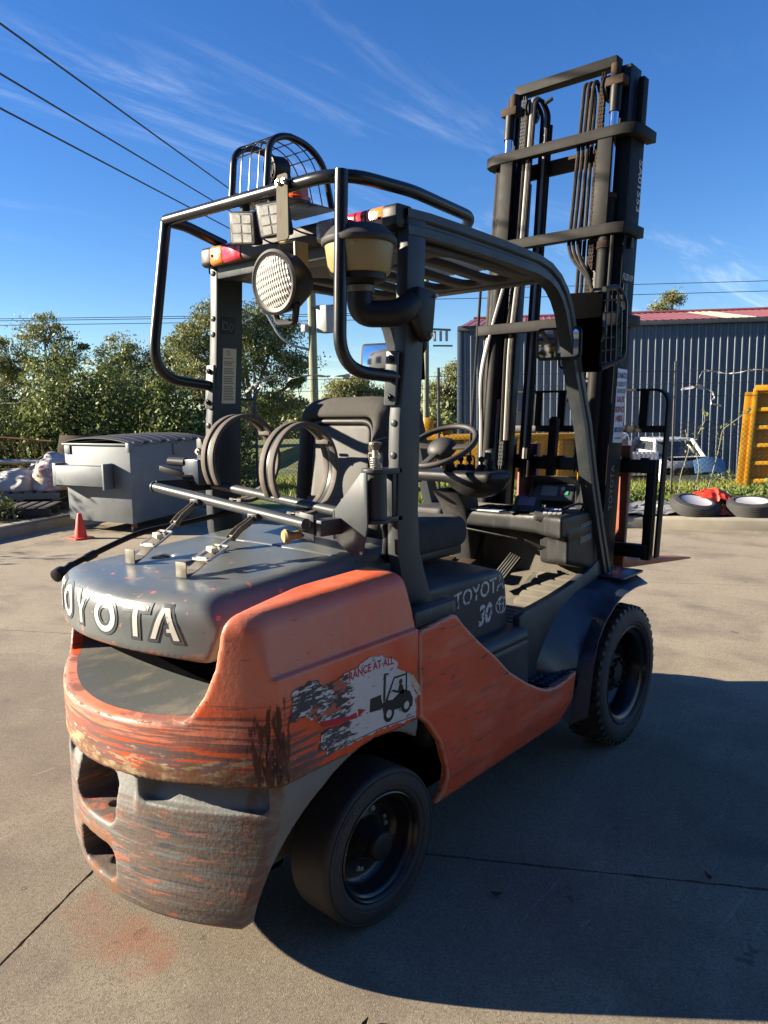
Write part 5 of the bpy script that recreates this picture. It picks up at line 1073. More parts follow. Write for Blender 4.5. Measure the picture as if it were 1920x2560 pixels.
# base sheet of the yard, slabs on it
def poly_sheet(name, pts, m_, z=None): mb = MB(); mb.add(pts, [tuple(range(len(pts)))]); return mb.build(name, m_, smooth=False)
corner = (-4.22, 11.66); kr_s = -.2364
def kerbR(r): return 11.66+(r+4.22)*kr_s
def kerbL(D): return -4.874+(D-9.637)*.336
ground = tag(poly_sheet('ground', [yd(-60, -60, -.03), yd(60, -60, -.03), yd(60, kerbR(60)+.05, -.03), yd(corner[0]-.05, corner[1]+.05, -.03), yd(kerbL(-60)-.05, -60, -.03)], 'joint_dirt'), kind='structure')
U = Vector((.878, .478, 0)).normalized(); V_ = Vector((U.y, -U.x, 0)); NODE = Vector((-.169, .541, 0)); SP = 4.6
def inside(p):
    q = p-Y0; r, D = q.dot(RX), q.dot(FX); return D < kerbR(r)+.6 and r > kerbL(D)-.6
slab_n = 0
for i in range(-4, 5):
    for j in range(-4, 5):
        cor = [NODE+U*(SP*(a+(.5 if j < 0 else 0)))+V_*(SP*b) for a, b in ((i, j), (i+1, j), (i+1, j+1), (i, j+1))]; cen = (cor[0]+cor[2])/2
        q = cen-Y0; r, D = q.dot(RX), q.dot(FX)
        if D < -5 or abs(r) > 11 or not any(inside(p) for p in cor+[cen]): continue
        near = (cen-cam_pos).length < 7; step = .03 if near else .3
        P = []
        for k in range(4):
            a, b = cor[k], cor[(k+1) % 4]; inn = ((cor[(k+2) % 4]-b)).normalized(); n = int((b-a).length/step)
            for t in range(n): P.append(a.lerp(b, t/n)+inn*(.0035+max(0, random.gauss(0, .0022 if near else .001)+(.004*max(0, math.sin(t*.9+k*2.1)*math.sin(t*.23+j)) if near else 0))))
        # clip far slabs against the kerbs by pulling outside points in
        Q = []
        for p in P:
            q = p-Y0; r, D = q.dot(RX), q.dot(FX)
            D = min(D, kerbR(r)+.04); r = max(r, kerbL(D)-.04); Q.append(yd(r, D, 0))
        mb = MB(); mb.add([tuple(p) for p in Q]+[(p.x, p.y, -.028) for p in Q], [tuple(range(len(Q)))]+[(k, len(Q)+k, len(Q)+(k+1) % len(Q), (k+1) % len(Q)) for k in range(len(Q))])
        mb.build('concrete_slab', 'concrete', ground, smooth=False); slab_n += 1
# kerbs, cast in lengths
kerb = tag(thing('kerb', yd(*corner), None, None), kind='structure')
def kerb_run(a, b, side, L=2.4):
    a, b = Vector((*a, 0)), Vector((*b, 0)); n = int((b-a).length/L); d = (b-a)/n
    for k in range(n):
        p, q = a+d*(k+.003), a+d*(k+.997); nn = Vector((-d.y, d.x, 0)).normalized()*side
        prof = [(0, -.03), (.03, .12), (.05, .142), (.075, .15), (.19, .15), (.19, -.03)]
        mb = MB(); mb.prism(prof, lambda u, v: yd(*(p+nn*u).xy, v), lambda u, v: yd(*(q+nn*u).xy, v)); mb.build('kerb_stone', 'kerb_concrete', kerb, .006)
kerb_run((-4.22, 11.66), (16, kerbR(16)), 1); kerb_run((kerbL(-5), -5), (-4.30, 11.60), 1)
# terrain outside the kerbs
def hz(r, D):
    off = D-kerbR(r); lo = kerbL(D)-r
    if r < -3.6 and lo > 0: return max(-.35, .13-.02*max(0, lo-4))
    t = min(1, max(0, (off-5.0)/2.6)); t = t*t*(3-2*t)
    right = .13-.08*min(1, off/3)-.65*t; left = .13-.30*t; m_ = min(1, max(0, (r+3)/3)); return left*(1-m_)+right*m_
rs = np.r_[np.linspace(-90, -9, 12), np.linspace(-8.5, 9.5, 73), np.linspace(10, 90, 12)]
offs = np.r_[np.linspace(.10, 6, 25), np.linspace(6.5, 90, 14)]
mb = MB(); rows = []
for o in offs:
    row = []
    for r in rs:
        D = (kerbR(r) if r > corner[0] else corner[1])+o; z = hz(r, D)+random.uniform(-.015, .015); row.append(yd(r, D, z))
    rows.append(row)
mb.grid(rows); verge = tag(mb.build('verge', 'grass_ground'), kind='structure')
mb = MB(); rows = []
for D in np.linspace(-5, 11.75, 34): rows.append([yd(kerbL(D)-.10-o, D, .13-.02*max(0, o-4)+random.uniform(-.012, .012)) for o in np.r_[np.linspace(0, 5, 12), np.linspace(6, 80, 8)]])
mb.grid(rows); tag(mb.build('garden_bed', 'soil'), kind='structure')
tag(poly_sheet('terrain', [yd(-900, -900, -.75), yd(900, -900, -.75), yd(900, 900, -.75), yd(-900, 900, -.75)], 'grass_ground'), kind='structure')
mb = MB(); mb.grid([[yd(-60, 17.5, -.21), yd(-3.0, 17.0, -.20)], [yd(-60, 24.5, -.21), yd(-3.0, 24, -.20)]]); tag(mb.build('road', 'asphalt'), kind='structure')

# ------------------------------------------------------------------ warehouse
mat('cladding_blue', (.085, .112, .150), .40, var=.08, vscale=.8, rvar=.05, layers=[dict(col=(.11, .13, .16), sc=(.6, .6, .1), lo=.5, hi=.8, amt=.5)])
mat('roof_red', (.20, .062, .064), .55, var=.12, vscale=.7)
mat('roof_cream', (.45, .40, .28), .55, var=.08)
mat('trim_dark', (.035, .042, .055), .5)
mat('door_dark', (.03, .035, .04), .6)
wdir = Vector((1, -.165)).normalized(); wperp = Vector((-wdir.y, wdir.x))
W0 = Vector((2.39, 24.0)); WL = 26; EH = 4.05; GZ = -.6
wh = thing('warehouse', yd(W0.x, W0.y, GZ), 'slate blue corrugated warehouse with faded red roof behind the fence', 'warehouse')
def wp(a, b, z): q = W0+wdir*a+wperp*b; return yd(q.x, q.y, z)
def corr(n, L, pitch=.2, hgt=.05, top=.03, web=.04):
    P = []; x = 0
    while x < L:
        P += [(x, 0), (x+pitch-top-2*web, 0), (x+pitch-top-web, -hgt), (x+pitch-web, -hgt)]; x += pitch
    return [p for p in P if p[0] <= L]
prof = corr(0, WL)
mb = MB(); mb.grid([[wp(a, b, EH-.10) for a, b in prof], [wp(a, b, GZ) for a, b in prof]]); mb.build('front_wall', 'cladding_blue', wh, smooth=False)
prof2 = corr(0, 12)
mb = MB(); mb.grid([[wp(b, a, EH-.10+min(a, 12-a)*.14) for a, b in prof2], [wp(b, a, GZ) for a, b in prof2]]); mb.build('end_wall', 'cladding_blue', wh, smooth=False)
mb = MB(); mb.box((0, 0, 0), (1, 1, 1)); mb.v = [tuple(wp(p[0]*WL-.06, p[1]*.14-.14, EH-.13+p[2]*.15)) for p in mb.v]; mb.build('gutter', 'trim_dark', wh, .02)
mb = MB(); mb.box((0, 0, 0), (1, 1, 1)); mb.v = [tuple(wp(p[0]*.14-.08, p[1]*.2-.06, GZ+p[2]*(EH-GZ))) for p in mb.v]; mb.build('corner_trim', 'cladding_blue', wh, .01)
mb = MB(); mb.box((0, 0, 0), (1, 1, 1)); mb.v = [tuple(wp(1.35+p[0]*.9, -.05+p[1]*.06, GZ+p[2]*2.1)) for p in mb.v]; mb.build('side_door', 'door_dark', wh, .01)
def roofp(a, b): # b up the slope 0..6.2
    return lambda h: wp(a+b*.14, b*6.2-.18, EH+b*6.2*.145+h)
def roof_strip(nm, a0, a1, m_):
    P = [(a0+x, h*-1) for x, h in corr(0, a1-a0, .22, .014, .05, .02)]+[(a1, 0)]
    mb = MB(); mb.grid([[roofp(a, 0)(h) for a, h in P], [roofp(a, .5)(h) for a, h in P], [roofp(a, 1.0)(h) for a, h in P]]); return mb.build(nm, m_, wh, smooth=False)
roof_strip('roof', 0, 7.6, 'roof_red'); roof_strip('skylight_strip', 7.62, 8.5, 'roof_cream'); roof_strip('roof', 8.52, 26, 'roof_red')
mb = MB(); mb.tube([roofp(0, 1.0)(.03), roofp(26, 1.0)(.03)], .06, 8); mb.build('ridge_cap', 'roof_red', wh)
mb = MB(); mb.box((0, 0, 0), (1, 1, 1)); mb.v = [tuple(wp(p[0]*WL, 11.9+p[1]*.1, GZ+p[2]*(EH-GZ))) for p in mb.v]; mb.build('rear_wall', 'cladding_blue', wh)
mb = MB(); mb.add([wp(0, 6, EH+.86), wp(WL, 6, EH+.86), wp(WL, 12, EH), wp(0, 12, EH)], [(0, 1, 2, 3)]); mb.build('rear_roof', 'roof_red', wh)
mb = MB(); mb.box((0, 0, 0), (1, 1, 1)); mb.v = [tuple(wp(WL-.1+p[0]*.1, p[1]*12, GZ+p[2]*(EH-GZ))) for p in mb.v]; mb.build('end_wall', 'cladding_blue', wh)

# ------------------------------------------------------------------ chain-link fence with barbed wire
mat('fence_steel', (.055, .058, .06), .5, metal=.6, var=.2); mat('galv_pipe', (.34, .35, .36), .45, metal=.8, var=.15); mat('wire', (.03, .03, .03), .6)
mat('plastic_film', (.62, .60, .58), .55, var=.2, vscale=14, trans=.25)
def fD(r): return 13.40-.2364*r
def fz(r): return hz(r, fD(r))
fn = thing('chain_link_fence', yd(0, fD(0), fz(0)), 'chain-link fence with barbed wire strands behind the kerb', 'fence')
CH = 1.33
for r in (-8.6, -5.5, -2.28, .95, 4.62, 7.6, 10.6):
    b, t = yd(r, fD(r), fz(r)-.05), yd(r, fD(r), 2.27)
    MB().tube([b, t], .026 if r < 2 else .016, 8).build('fence_post', 'fence_steel', fn)
MB().tube([yd(-8.6, fD(-8.6), 1.80), yd(-2.28, fD(-2.28), 1.80)], .022, 8).build('top_rail', 'fence_steel', fn)
for z in (1.72, 1.92, 2.12): MB().tube([yd(-9, fD(-9)-.02, z), yd(11, fD(11)-.02, z)], .004, 4).build('barbed_strand', 'wire', fn)
mb = MB()
for z in (1.72, 1.92, 2.12):
    for r in np.arange(-9, 10, .16):
        c_ = yd(r, fD(r)-.02, z); a_ = random.uniform(0, 6.28); e_ = Vector((math.cos(a_)*.02, 0, math.sin(a_)*.02)); mb.bar(c_-e_, c_+e_, .003, .003)
o_ = mb.build('barbs', 'wire', fn, smooth=False); o_['kind'] = 'stuff'
def link(name, r0, r1, z1, pitch=.075, rw=.0036):
    V, F = [], []; fx = 1/math.sqrt(1+kr_s**2); n = int((r1-r0)/pitch)
    for i in range(n):
        for dirn in (0, 1):
            r = r0+i*pitch; z0 = fz(r); m_ = int((z1-z0)/(pitch/2)); pts = []
            for k in range(m_+1):
                ph = (k+i*0) % 2; rr = r+(pitch/2 if ph ^ dirn else 0)+(-pitch/2 if dirn else 0)
                pts.append(yd(rr, fD(rr)+(.006 if dirn else 0), z1-k*pitch/2))
            o = len(V)
            for p in pts: V += [p+RX*rw, p-RX*rw*.5+FX*rw, p-RX*rw*.5-FX*rw]
            for k in range(len(pts)-1):
                a = o+k*3
                for q in range(3): F.append((a+q, a+(q+1) % 3, a+3+(q+1) % 3, a+3+q))
    me = bpy.data.meshes.new(name); me.from_pydata([tuple(v) for v in V], [], F); o_ = obj(name, me, 'wire', fn); o_['kind'] = 'stuff'
link('chain_mesh', -7.5, 8.6, CH+.02)
# torn film on the barbed wire
def film(name, pts, w_, lab):
    P = [Vector(p) for p in pts]; mb = MB(); rows = []; L = fillet(P, .15, 4)
    for i, p in enumerate(L):
        a = rng.uniform(-.9, .9)+i*.7; u = (RX*math.sin(a)*.4+Vector((0, 0, 1))*math.cos(a)*.8+FX*math.sin(a)*.8)*w_*rng.uniform(.35, 1); rows.append([p-u+FX*.012*rng.normal(), p+FX*.02*rng.normal(), p+u])
    mb.grid(rows); return tag(mb.build(name, 'plastic_film', solid=.0015), lab, 'plastic film', 'torn plastic on the fence')
F_ = lambda r, z: yd(r, fD(r)-.05, z)
film('torn_film', [F_(-2.45, 1.93), F_(-2.2, 2.1), F_(-1.9, 2.22), F_(-1.7, 2.12), F_(-1.3, 2.2), F_(-.9, 2.16), F_(-.5, 2.18), F_(-.15, 2.1), F_(-.1, 1.98)], .05, 'long torn plastic film draped along the barbed wire by the power pole')
film('torn_film', [F_(-2.5, 1.86), F_(-2.3, 2.0), F_(-2.1, 2.16), F_(-2.25, 1.94)], .07, 'crumpled bunch of torn plastic on the barbed wire behind the seat')
film('torn_film', [F_(4.95, 2.0), F_(5.0, 2.12), F_(5.15, 2.10), F_(5.4, 2.04), F_(5.7, 2.12), F_(6.0, 2.08), F_(6.4, 2.09)], .035, 'torn plastic strip tied along the top wire above the yellow skip')
film('torn_film', [F_(4.7, 1.83), F_(4.95, 1.88), F_(5.12, 1.80), F_(5.2, 1.70), F_(5.10, 1.62), F_(5.28, 1.56)], .05, 'knotted white plastic scrap hanging from the wire right of the mast')
film('torn_film', [F_(5.98, 2.06), F_(6.15, 2.2), F_(6.35, 2.12), F_(6.2, 1.96)], .07, 'white plastic knot on the wire at the skip corner')
# ------------------------------------------------------------------ things in the yard
mat('galvanised', (.145, .16, .17), .55, metal=.35, var=.12, vscale=3, layers=[dict(col=(.22, .23, .23), sc=(2, 2, 6), lo=.5, hi=.8, amt=.5, rough=.6), dict(col=(.20, .11, .06), sc=(6, 6, 2), lo=.64, hi=.72, rough=.8, amt=.6)])
mat('lid_black', (.022, .023, .025), .55, var=.2)
mat('cone_orange', (.68, .045, .02), .5, var=.1, layers=[dict(col=(.30, .03, .02), sc=(9, 9, 9), lo=.5, hi=.8, amt=.5)])
mat('caster_black', (.02, .02, .02), .7); mat('rust', (.17, .07, .03), .9, var=.35, vscale=10)
def hexa(mb, b, t): # 4 bottom, 4 top corners
    return mb.add(b+t, [(3, 2, 1, 0), (4, 5, 6, 7), (0, 1, 5, 4), (1, 2, 6, 5), (2, 3, 7, 6), (3, 0, 4, 7)])
bA, bB = Vector((-4.33, 10.48)), Vector((-3.245, 9.87)); bd = (Vector((-2.81, 11.33))-bB).normalized(); bw = (bB-bA); bD = bA+bd*1.95; bCc = bB+bd*1.95
bin_ = thing('waste_bin', yd(*(bA+bCc)/2), 'grey galvanised lift bin with black ribbed lid behind the traffic cone', 'waste bin')
def bq(u, v, z): # u along front face 0..1 from A to B, v back 0..1
    p = bA+bw*u+bd*(1.95*v); return yd(p.x, p.y, z)
def bhex(name, u0, u1, v0, v1, z0, z1, m_, parent=None, bev=.004, du=0, dv=0):
    mb = MB(); hexa(mb, [bq(u0+du, v0+dv, z0), bq(u1-du, v0+dv, z0), bq(u1-du, v1-dv, z0), bq(u0+du, v1-dv, z0)], [bq(u0, v0, z1), bq(u1, v0, z1), bq(u1, v1, z1), bq(u0, v1, z1)]); return mb.build(name, m_, parent or bin_, bev)
body = bhex('body', 0, 1, 0, 1, .15, 1.17, 'galvanised', du=.015, dv=.006)
bhex('rim', -.02, 1.02, -.012, 1.01, 1.165, 1.19, 'galvanised')
mb = MB(); rows = []
for u in np.linspace(-.01, 1.0, 9):
    rows.append([bq(u, v, 1.192+.085*math.sin(math.pi*min(1, max(0, (u+.01)/1.0)))**.7*1.0*(.55+.45*math.sin(math.pi*(.06+.88*(v+.01)/1.02))**.5)) for v in np.linspace(-.015, 1.01, 12)])
mb.grid(rows); lid = mb.build('lid', 'lid_black', bin_, solid=.012)
for k in range(9):
    v = .04+k*.115; mb = MB(); mb.tube([bq(u, v, 1.20+.085*math.sin(math.pi*min(1, max(0, u)))**.7*(.55+.45*math.sin(math.pi*(.06+.88*(v+.01)/1.02))**.5)) for u in np.linspace(.0, 1.0, 9)], .010, 6); mb.build('lid_rib', 'lid_black', lid)
for k in range(10): v = .03+k*.105; MB().tube([bq(1.015, v, 1.195), bq(1.015, v+.06, 1.195)], .022, 8).build('hinge_sleeve', 'lid_black' if k % 2 else 'galvanised', bin_)
pk = bhex('fork_pocket', -.04, .72, -.10, -.002, .64, .90, 'galvanised', bev=.006)
bhex('pocket_mouth', .715, .723, -.09, -.01, .66, .88, 'void_black', bev=0); bhex('pocket_gusset', -.055, .0, -.10, -.002, .62, .93, 'galvanised'); bhex('pocket_gusset', .72, .745, -.105, -.002, .60, .935, 'galvanised')
bhex('hinge_tab', .02, .10, -.008, -.001, 1.05, 1.16, 'galvanised', bev=.001); bhex('latch_bracket', .985, 1.03, -.03, .02, 1.08, 1.20, 'galvanised')
bhex('side_pad', 1.0, 1.012, .52, .62, 1.0, 1.15, 'galvanised')
for u, v in ((.06, .06), (.93, .06), (.06, .93), (.93, .93)):
    c_ = bq(u, v, .055); MB().cyl(c_-RX*.02, c_+RX*.02, .055, 16).build('caster', 'caster_black', bin_, .006); MB().box(tuple(c_+Vector((-.03, -.03, .03))), tuple(c_+Vector((.03, .03, .10)))).build('caster_fork', 'rust', bin_, .004)
bhex('skid', .3, .7, .2, .3, .10, .15, 'galvanised'); bhex('skid', .3, .7, .7, .8, .10, .15, 'galvanised')
cp = yd(-3.88, 9.72)
cone = thing('traffic_cone', cp, 'small faded orange traffic cone in front of the grey waste bin', 'traffic cone')
MB().lathe([(.088, .018), (.080, .022), (.074, .06), (.028, .315), (.024, .325), (.016, .327)], cp, (0, 0, 1), 28).build('cone_body', 'cone_orange', cone)
MB().prism(rrect(-.13, -.13, .13, .13, .04), lambda u, v: cp+Vector((u, v, .002)), lambda u, v: cp+Vector((u, v, .02))).build('cone_base', 'cone_orange', cone, .004)
# pallets and bulk bags
mat('pallet_dark', (.035, .032, .03), .8, var=.3, vscale=8); mat('pallet_grey', (.20, .18, .155), .85, var=.3, vscale=8)
mat('bag_white', (.42, .40, .36), .8, var=.15, vscale=4, bump=.006, bscale=26, layers=[dict(col=(.34, .29, .22), sc=(3, 3, 3), lo=.5, hi=.75, amt=.6)])
mat('bag_print', (.55, .48, .44), .8, var=.2, bump=.006, bscale=26, layers=[dict(col=(.40, .14, .20), sc=(4, 4, 6), lo=.52, hi=.60, amt=.7), dict(col=(.20, .40, .36), sc=(5, 5, 5), lo=.58, hi=.64, amt=.7), dict(col=(.42, .27, .13), sc=(3, 3, 3), lo=.45, hi=.62, amt=.8, z=(None, .52, .08))])
def pallet(r, D, z, rz, m_, lab):
    t = thing('pallet', yd(r, D, z), lab, 'pallet', 'pallets by the bin', yrot(rz), True)
    for k in range(7): MB().box((-.58+k*.165, -.5, .115), (-.58+k*.165+.11, .5, .135)).build('top_board', m_, t, .003)
    for y in (-.46, 0, .46): MB().box((-.58, y-.04, .02), (.58, y+.04, .112)).build('bearer', m_, t, .004)
    for k in range(3): MB().box((-.58+k*.53, -.5, 0), (-.58+k*.53+.1, .5, .018)).build('bottom_board', m_, t, .003)
pallet(-5.35, 11.15, .135, .15, 'pallet_dark', 'black pallet nearest the kerb at the left edge')
pallet(-5.6, 12.15, .135, .1, 'pallet_dark', 'dark pallet under the white bulk bags, lower of two'); pallet(-5.62, 12.15, .275, .13, 'pallet_grey', 'weathered pallet directly under the white bulk bags, upper of two')
def lump(name, c_, e, m_, lab, cat, grp=None, seed=0, amp=.14, res=.035, fq=7):
    rg = np.random.default_rng(seed); ph = rg.uniform(0, 6.28, (8, 3)); K = rg.normal(0, 1, (8, 3)); K /= np.linalg.norm(K, axis=1)[:, None]
    def f(X, Y, Z):
        q = np.sqrt((X/e[0])**2+(Y/e[1])**2+(Z/e[2])**2)
        n = sum(np.abs(np.sin((X*k[0]+Y*k[1]+Z*k[2])*fq*(1+.4*i)+p[0]))/(1+.35*i) for i, (k, p) in enumerate(zip(K, ph)))/3.2
        d = (q-1)*min(e)+amp*(n-.8)*min(1, min(e)*2); return np.maximum(d, -Z)
    t = thing(name, c_, lab, cat, grp, yrot(), True); o = sdf_obj(name+'_body', f, (-e[0]*1.35, -e[1]*1.35, -.02), (e[0]*1.35, e[1]*1.35, e[2]*1.35), res, m_, t, ang=None)
    return t
lump('bulk_bag', yd(-5.75, 12.05, .41), (.50, .42, .34), 'bag_white', 'crumpled white bulk bag lying low on the pallet stack', 'bag', 'bulk bags', 1)
lump('bulk_bag', yd(-5.18, 12.1, .41), (.34, .40, .60), 'bag_print', 'tall filled bag with faded coloured print beside the waste bin', 'bag', 'bulk bags', 2, amp=.10)
lump('bulk_bag', yd(-5.45, 12.45, .45), (.40, .34, .42), 'bag_white', 'white bulk bag slumped behind the printed bag', 'bag', 'bulk bags', 3)
mat('cardboard', (.16, .11, .075), .85, var=.15)
t = thing('timber_sheet', yd(-5.1, 12.75, .9), 'brown flat board leaning beside the bags at the fence', 'board', None, yrot(.1), True); MB().bar((0, -.1, -.1), (.02, .12, .32), .55, .02, up=(0, 1, 0)).build('board', 'cardboard', t, .003)
# rusty rack
rk = thing('rusty_rack', yd(-5.85, 12.7, .15), 'rusty steel rack with slanted bars at the left edge', 'rack')
def Rk(a, z, d=0): return yd(-6.9+a*1.5, 12.75-.15*a+d, z)
MB().tube([Rk(0, 1.27), Rk(1, 1.14)], .018, 8).build('rack_rail', 'rust', rk)
for k in range(8): a = .1+k*.11; MB().tube([Rk(a, 1.25-.1*a), Rk(a+.10, .42)], .012, 6).build('rack_bar', 'rust', rk)
MB().tube([Rk(0, .80), Rk(1, .75)], .014, 6).build('rack_rail', 'rust', rk)
pp = thing('steel_pipe', yd(-6.3, 12.35, .15), 'pale steel pipe lying level across the rusty rack', 'pipe'); MB().tube([yd(-7.2, 12.4, .85), yd(-5.45, 12.25, .84)], .032, 10).build('pipe_tube', 'galv_pipe', pp)
# tyres with steel rims, red bag and tarp on the verge
mat('rim_white', (.5, .5, .5), .4, var=.08); mat('bag_red', (.72, .06, .025), .4, var=.12, trans=.15); mat('tarp_grey', (.22, .22, .225), .6, var=.2, vscale=3); mat('old_tyre', (.03, .029, .028), .75, var=.25, vscale=12)
def old_tyre(r, D, z, tx, ty, lab, R=.31):
    t = thing('tyre', yd(r, D, z), lab, 'tyre', 'loose tyres by the kerb', yrot(), True)
    M = Matrix.Rotation(tx, 4, 'X') @ Matrix.Rotation(ty, 4, 'Y'); dv = (M @ Vector((0, 0, 1))).normalized()
    MB().lathe([(.18, -.075), (.22, -.095), (.27, -.09), (.30, -.07), (R, -.04), (R, .04), (.30, .07), (.27, .09), (.22, .095), (.19, .08), (.18, .06), (.18, -.075)], (0, 0, .1), dv, 44).build('tyre_casing', 'old_tyre', t, ang=30)
    for k in range(4): h = -.045+k*.03; MB().lathe([(R+.0005, h-.008), (R+.003, h-.006), (R+.003, h+.006), (R+.0005, h+.008)], (0, 0, .1), dv, 44).build('tread_band', 'old_tyre', t)
    rm = MB().lathe([(.19, .085), (.196, .088), (.19, .07), (.175, .045), (.15, .02), (.13, .028), (.06, .05), (.045, .048), (.03, .02), (0, .02)], (0, 0, .1), dv, 40).build('rim', 'rim_white', t)
    u = dv.orthogonal().normalized(); b = dv.cross(u)
    for k in range(6):
        a = k*math.pi/3; q = Vector((0, 0, .1))+dv*.034+(u*math.cos(a)+b*math.sin(a))*.10; MB().cyl(q, q+dv*.006, .016, 10).build('rim_slot', 'void_black', t)
old_tyre(4.10, 10.07, .155, rad(14), rad(6), 'loose tyre with white steel rim left of the red plastic bag'); old_tyre(4.78, 9.92, .155, rad(7), rad(-3), 'loose tyre with white rim right of the red plastic bag', .30)
def crumple(name, r0, r1, D0, D1, zf, m_, lab, cat, seed, n=26, amp=.03):
    rg = np.random.default_rng(seed); t = thing(name, yd((r0+r1)/2, (D0+D1)/2, .14), lab, cat); mb = MB(); rows = []
    A = rg.normal(0, 1, (n+1, n+1)); 
    for _ in range(2): A = (A+np.roll(A, 1, 0)+np.roll(A, 1, 1)+np.roll(A, -1, 0))/4*1.45
    A = np.tanh(A)
    for i in range(n+1):
        row = []
        for j in range(n+1):
            u, v = i/n, j/n; row.append(yd(r0+(r1-r0)*u+rg.normal()*.006+A[j, i]*amp*.3, D0+(D1-D0)*v+A[i, j]*amp*.3, zf(u, v)+abs(A[i, j])*amp))
        rows.append(row)
    mb.grid(rows); mb.build(name+'_sheet', m_, t, solid=.004, ang=25); return t
crumple('plastic_bag', 3.98, 4.78, 10.12, 10.55, lambda u, v: .16+.27*math.sin(math.pi*u)**.7*math.sin(math.pi*(.15+.7*v))+.05*(1-v)*(u > .6), 'bag_red', 'bright red plastic bag crumpled between the two tyres', 'plastic bag', 5, amp=.035)
crumple('plastic_flap', 4.32, 4.50, 9.86, 10.20, lambda u, v: .155+.14*v, 'bag_red', 'red plastic flap hanging to the kerb between the tyres', 'plastic bag', 8, 12, .02)
crumple('tarp', 2.2, 3.9, 9.95, 10.55, lambda u, v: .16+.10*abs(math.sin(u*7+v*3))*math.sin(math.pi*v)+.04*v, 'tarp_grey', 'crumpled grey tarpaulin along the kerb behind the forks', 'tarpaulin', 6, 40, .045)
# yellow skips
mat('skip_yellow', (.56, .28, .010), .45, var=.1, vscale=3, layers=[dict(col=(.25, .14, .05), sc=(4, 4, 1.5), lo=.60, hi=.75, amt=.6), dict(col=(.70, .22, .01), sc=(2, 2, 2), lo=.5, hi=.8, amt=.4)])
sk = thing('yellow_skip', yd(7.4, 14.3, -.5), 'tall yellow skip bin with ribbed panels at the right edge', 'skip bin')
def sq(a, b, z): return yd(6.36+a+.055*z+.50*b, 13.85-.20*a+b, z) # slight outward flare
def sbox(name, a0, a1, b0, b1, z0, z1, parent=None, bev=.008):
    mb = MB(); hexa(mb, [sq(a0, b0, z0), sq(a1, b0, z0), sq(a1, b1, z0), sq(a0, b1, z0)], [sq(a0, b0, z1), sq(a1, b0, z1), sq(a1, b1, z1), sq(a0, b1, z1)]); return mb.build(name, 'skip_yellow', parent or sk, bev)
sbox('front_panel', .10, 2.4, .10, .16, -.5, 1.80); sbox('corner_post', .0, .13, .0, .12, -.5, 1.80); sbox('corner_post', .13, .215, -.03, .12, -.5, 1.86); sbox('side_panel', 0, .06, .1, 1.8, -.5, 1.78)
for k in range(8):
    z = -.45+k*.318; sbox('cross_rib', .21, 2.4, -.02, .11, z, z+.07)
for a in (.62, 1.1, 1.75): sbox('upright_rib', a, a+.10, -.015, .11, -.5, 1.80)
sbox('top_rail', .16, 2.45, -.05, .14, 1.82, 1.92); sbox('rear_panel', .0, 2.4, 1.75, 1.8, -.5, 1.78)
sk2 = thing('yellow_skip', yd(3, 16.3, -.5), 'long low yellow skip bin behind the fence and mast', 'skip bin')
def s2(name, r0, r1, d0, d1, z0, z1, bev=.008):
    mb = MB(); hexa(mb, [yd(r0, 16.4-.1*r0+d0, z0), yd(r1, 16.4-.1*r1+d0, z0), yd(r1, 16.4-.1*r1+d1, z0), yd(r0, 16.4-.1*r0+d1, z0)], [yd(r0, 16.4-.1*r0+d0, z1), yd(r1, 16.4-.1*r1+d0, z1), yd(r1, 16.4-.1*r1+d1, z1), yd(r0, 16.4-.1*r0+d1, z1)]); return mb.build(name, 'skip_yellow', sk2, bev)
s2('front_panel', .75, 4.7, .12, .17, -.5, 1.0); s2('top_rail', .72, 4.75, -.02, .18, .93, 1.04)
for k in range(9): r = .75+k*.47; s2('upright_rib', r, r+.16, .0, .125, -.5, .935)
s2('bottom_rail', .75, 4.7, -.0, .14, -.5, -.3); s2('side_panel', .75, .82, .15, 1.7, -.5, 1.0); s2('side_panel', 4.63, 4.7, .15, 1.7, -.5, 1.0); s2('rear_panel', .75, 4.7, 1.66, 1.72, -.5, 1.0)
s2('end_post', .88, 1.08, .05, .2, 1.03, 1.40); c_ = yd(1.33, 16.28, 1.04); MB().lathe([(.09, -.03), (.09, .03), (.04, .03), (.04, -.03), (.09, -.03)], c_+Vector((0, 0, .05)), FX, 20).build('lifting_lug', 'skip_yellow', sk2)
# parked ute
mat('car_white', (.62, .63, .64), .25, var=.05, coat=.4); mat('car_glass', (.05, .055, .055), .12, var=.1, coat=.5); mat('car_blue', (.10, .22, .36), .3, var=.1, coat=.3); mat('car_trim', (.02, .02, .02), .6)
ut = thing('parked_ute', yd(6.0, 20, -.68), 'white utility vehicle with ribbed tailgate parked behind the fence', 'ute')
def uq(a, b, z): return yd(5.15+a, 19.0+b+.10*a, z-.68)
def ubox(name, a0, a1, b0, b1, z0, z1, m_, ins=0, insb=0, bev=.02, parent=None):
    mb = MB(); hexa(mb, [uq(a0, b0, z0), uq(a1, b0, z0), uq(a1, b1, z0), uq(a0, b1, z0)], [uq(a0+ins, b0+insb, z1), uq(a1-ins, b0+insb, z1), uq(a1-ins, b1-insb*2, z1), uq(a0+ins, b1-insb*2, z1)]); return mb.build(name, m_, parent or ut, bev)
ubox('body', 0, 1.70, 1.6, 4.7, .32, 1.02, 'car_white', .03, 0, .06); cabn = ubox('cab', .04, 1.66, 1.65, 3.3, 1.0, 1.56, 'car_white', .14, .18, .07)
ubox('rear_window', .22, 1.48, 1.66, 1.74, 1.16, 1.46, 'car_glass', .06, .11, .02, cabn)
ubox('tray_floor', .0, 1.70, 0, 1.62, .55, .62, 'car_white'); tg_ = ubox('tailgate', .0, 1.70, -.02, .02, .55, 1.14, 'car_white', bev=.01)
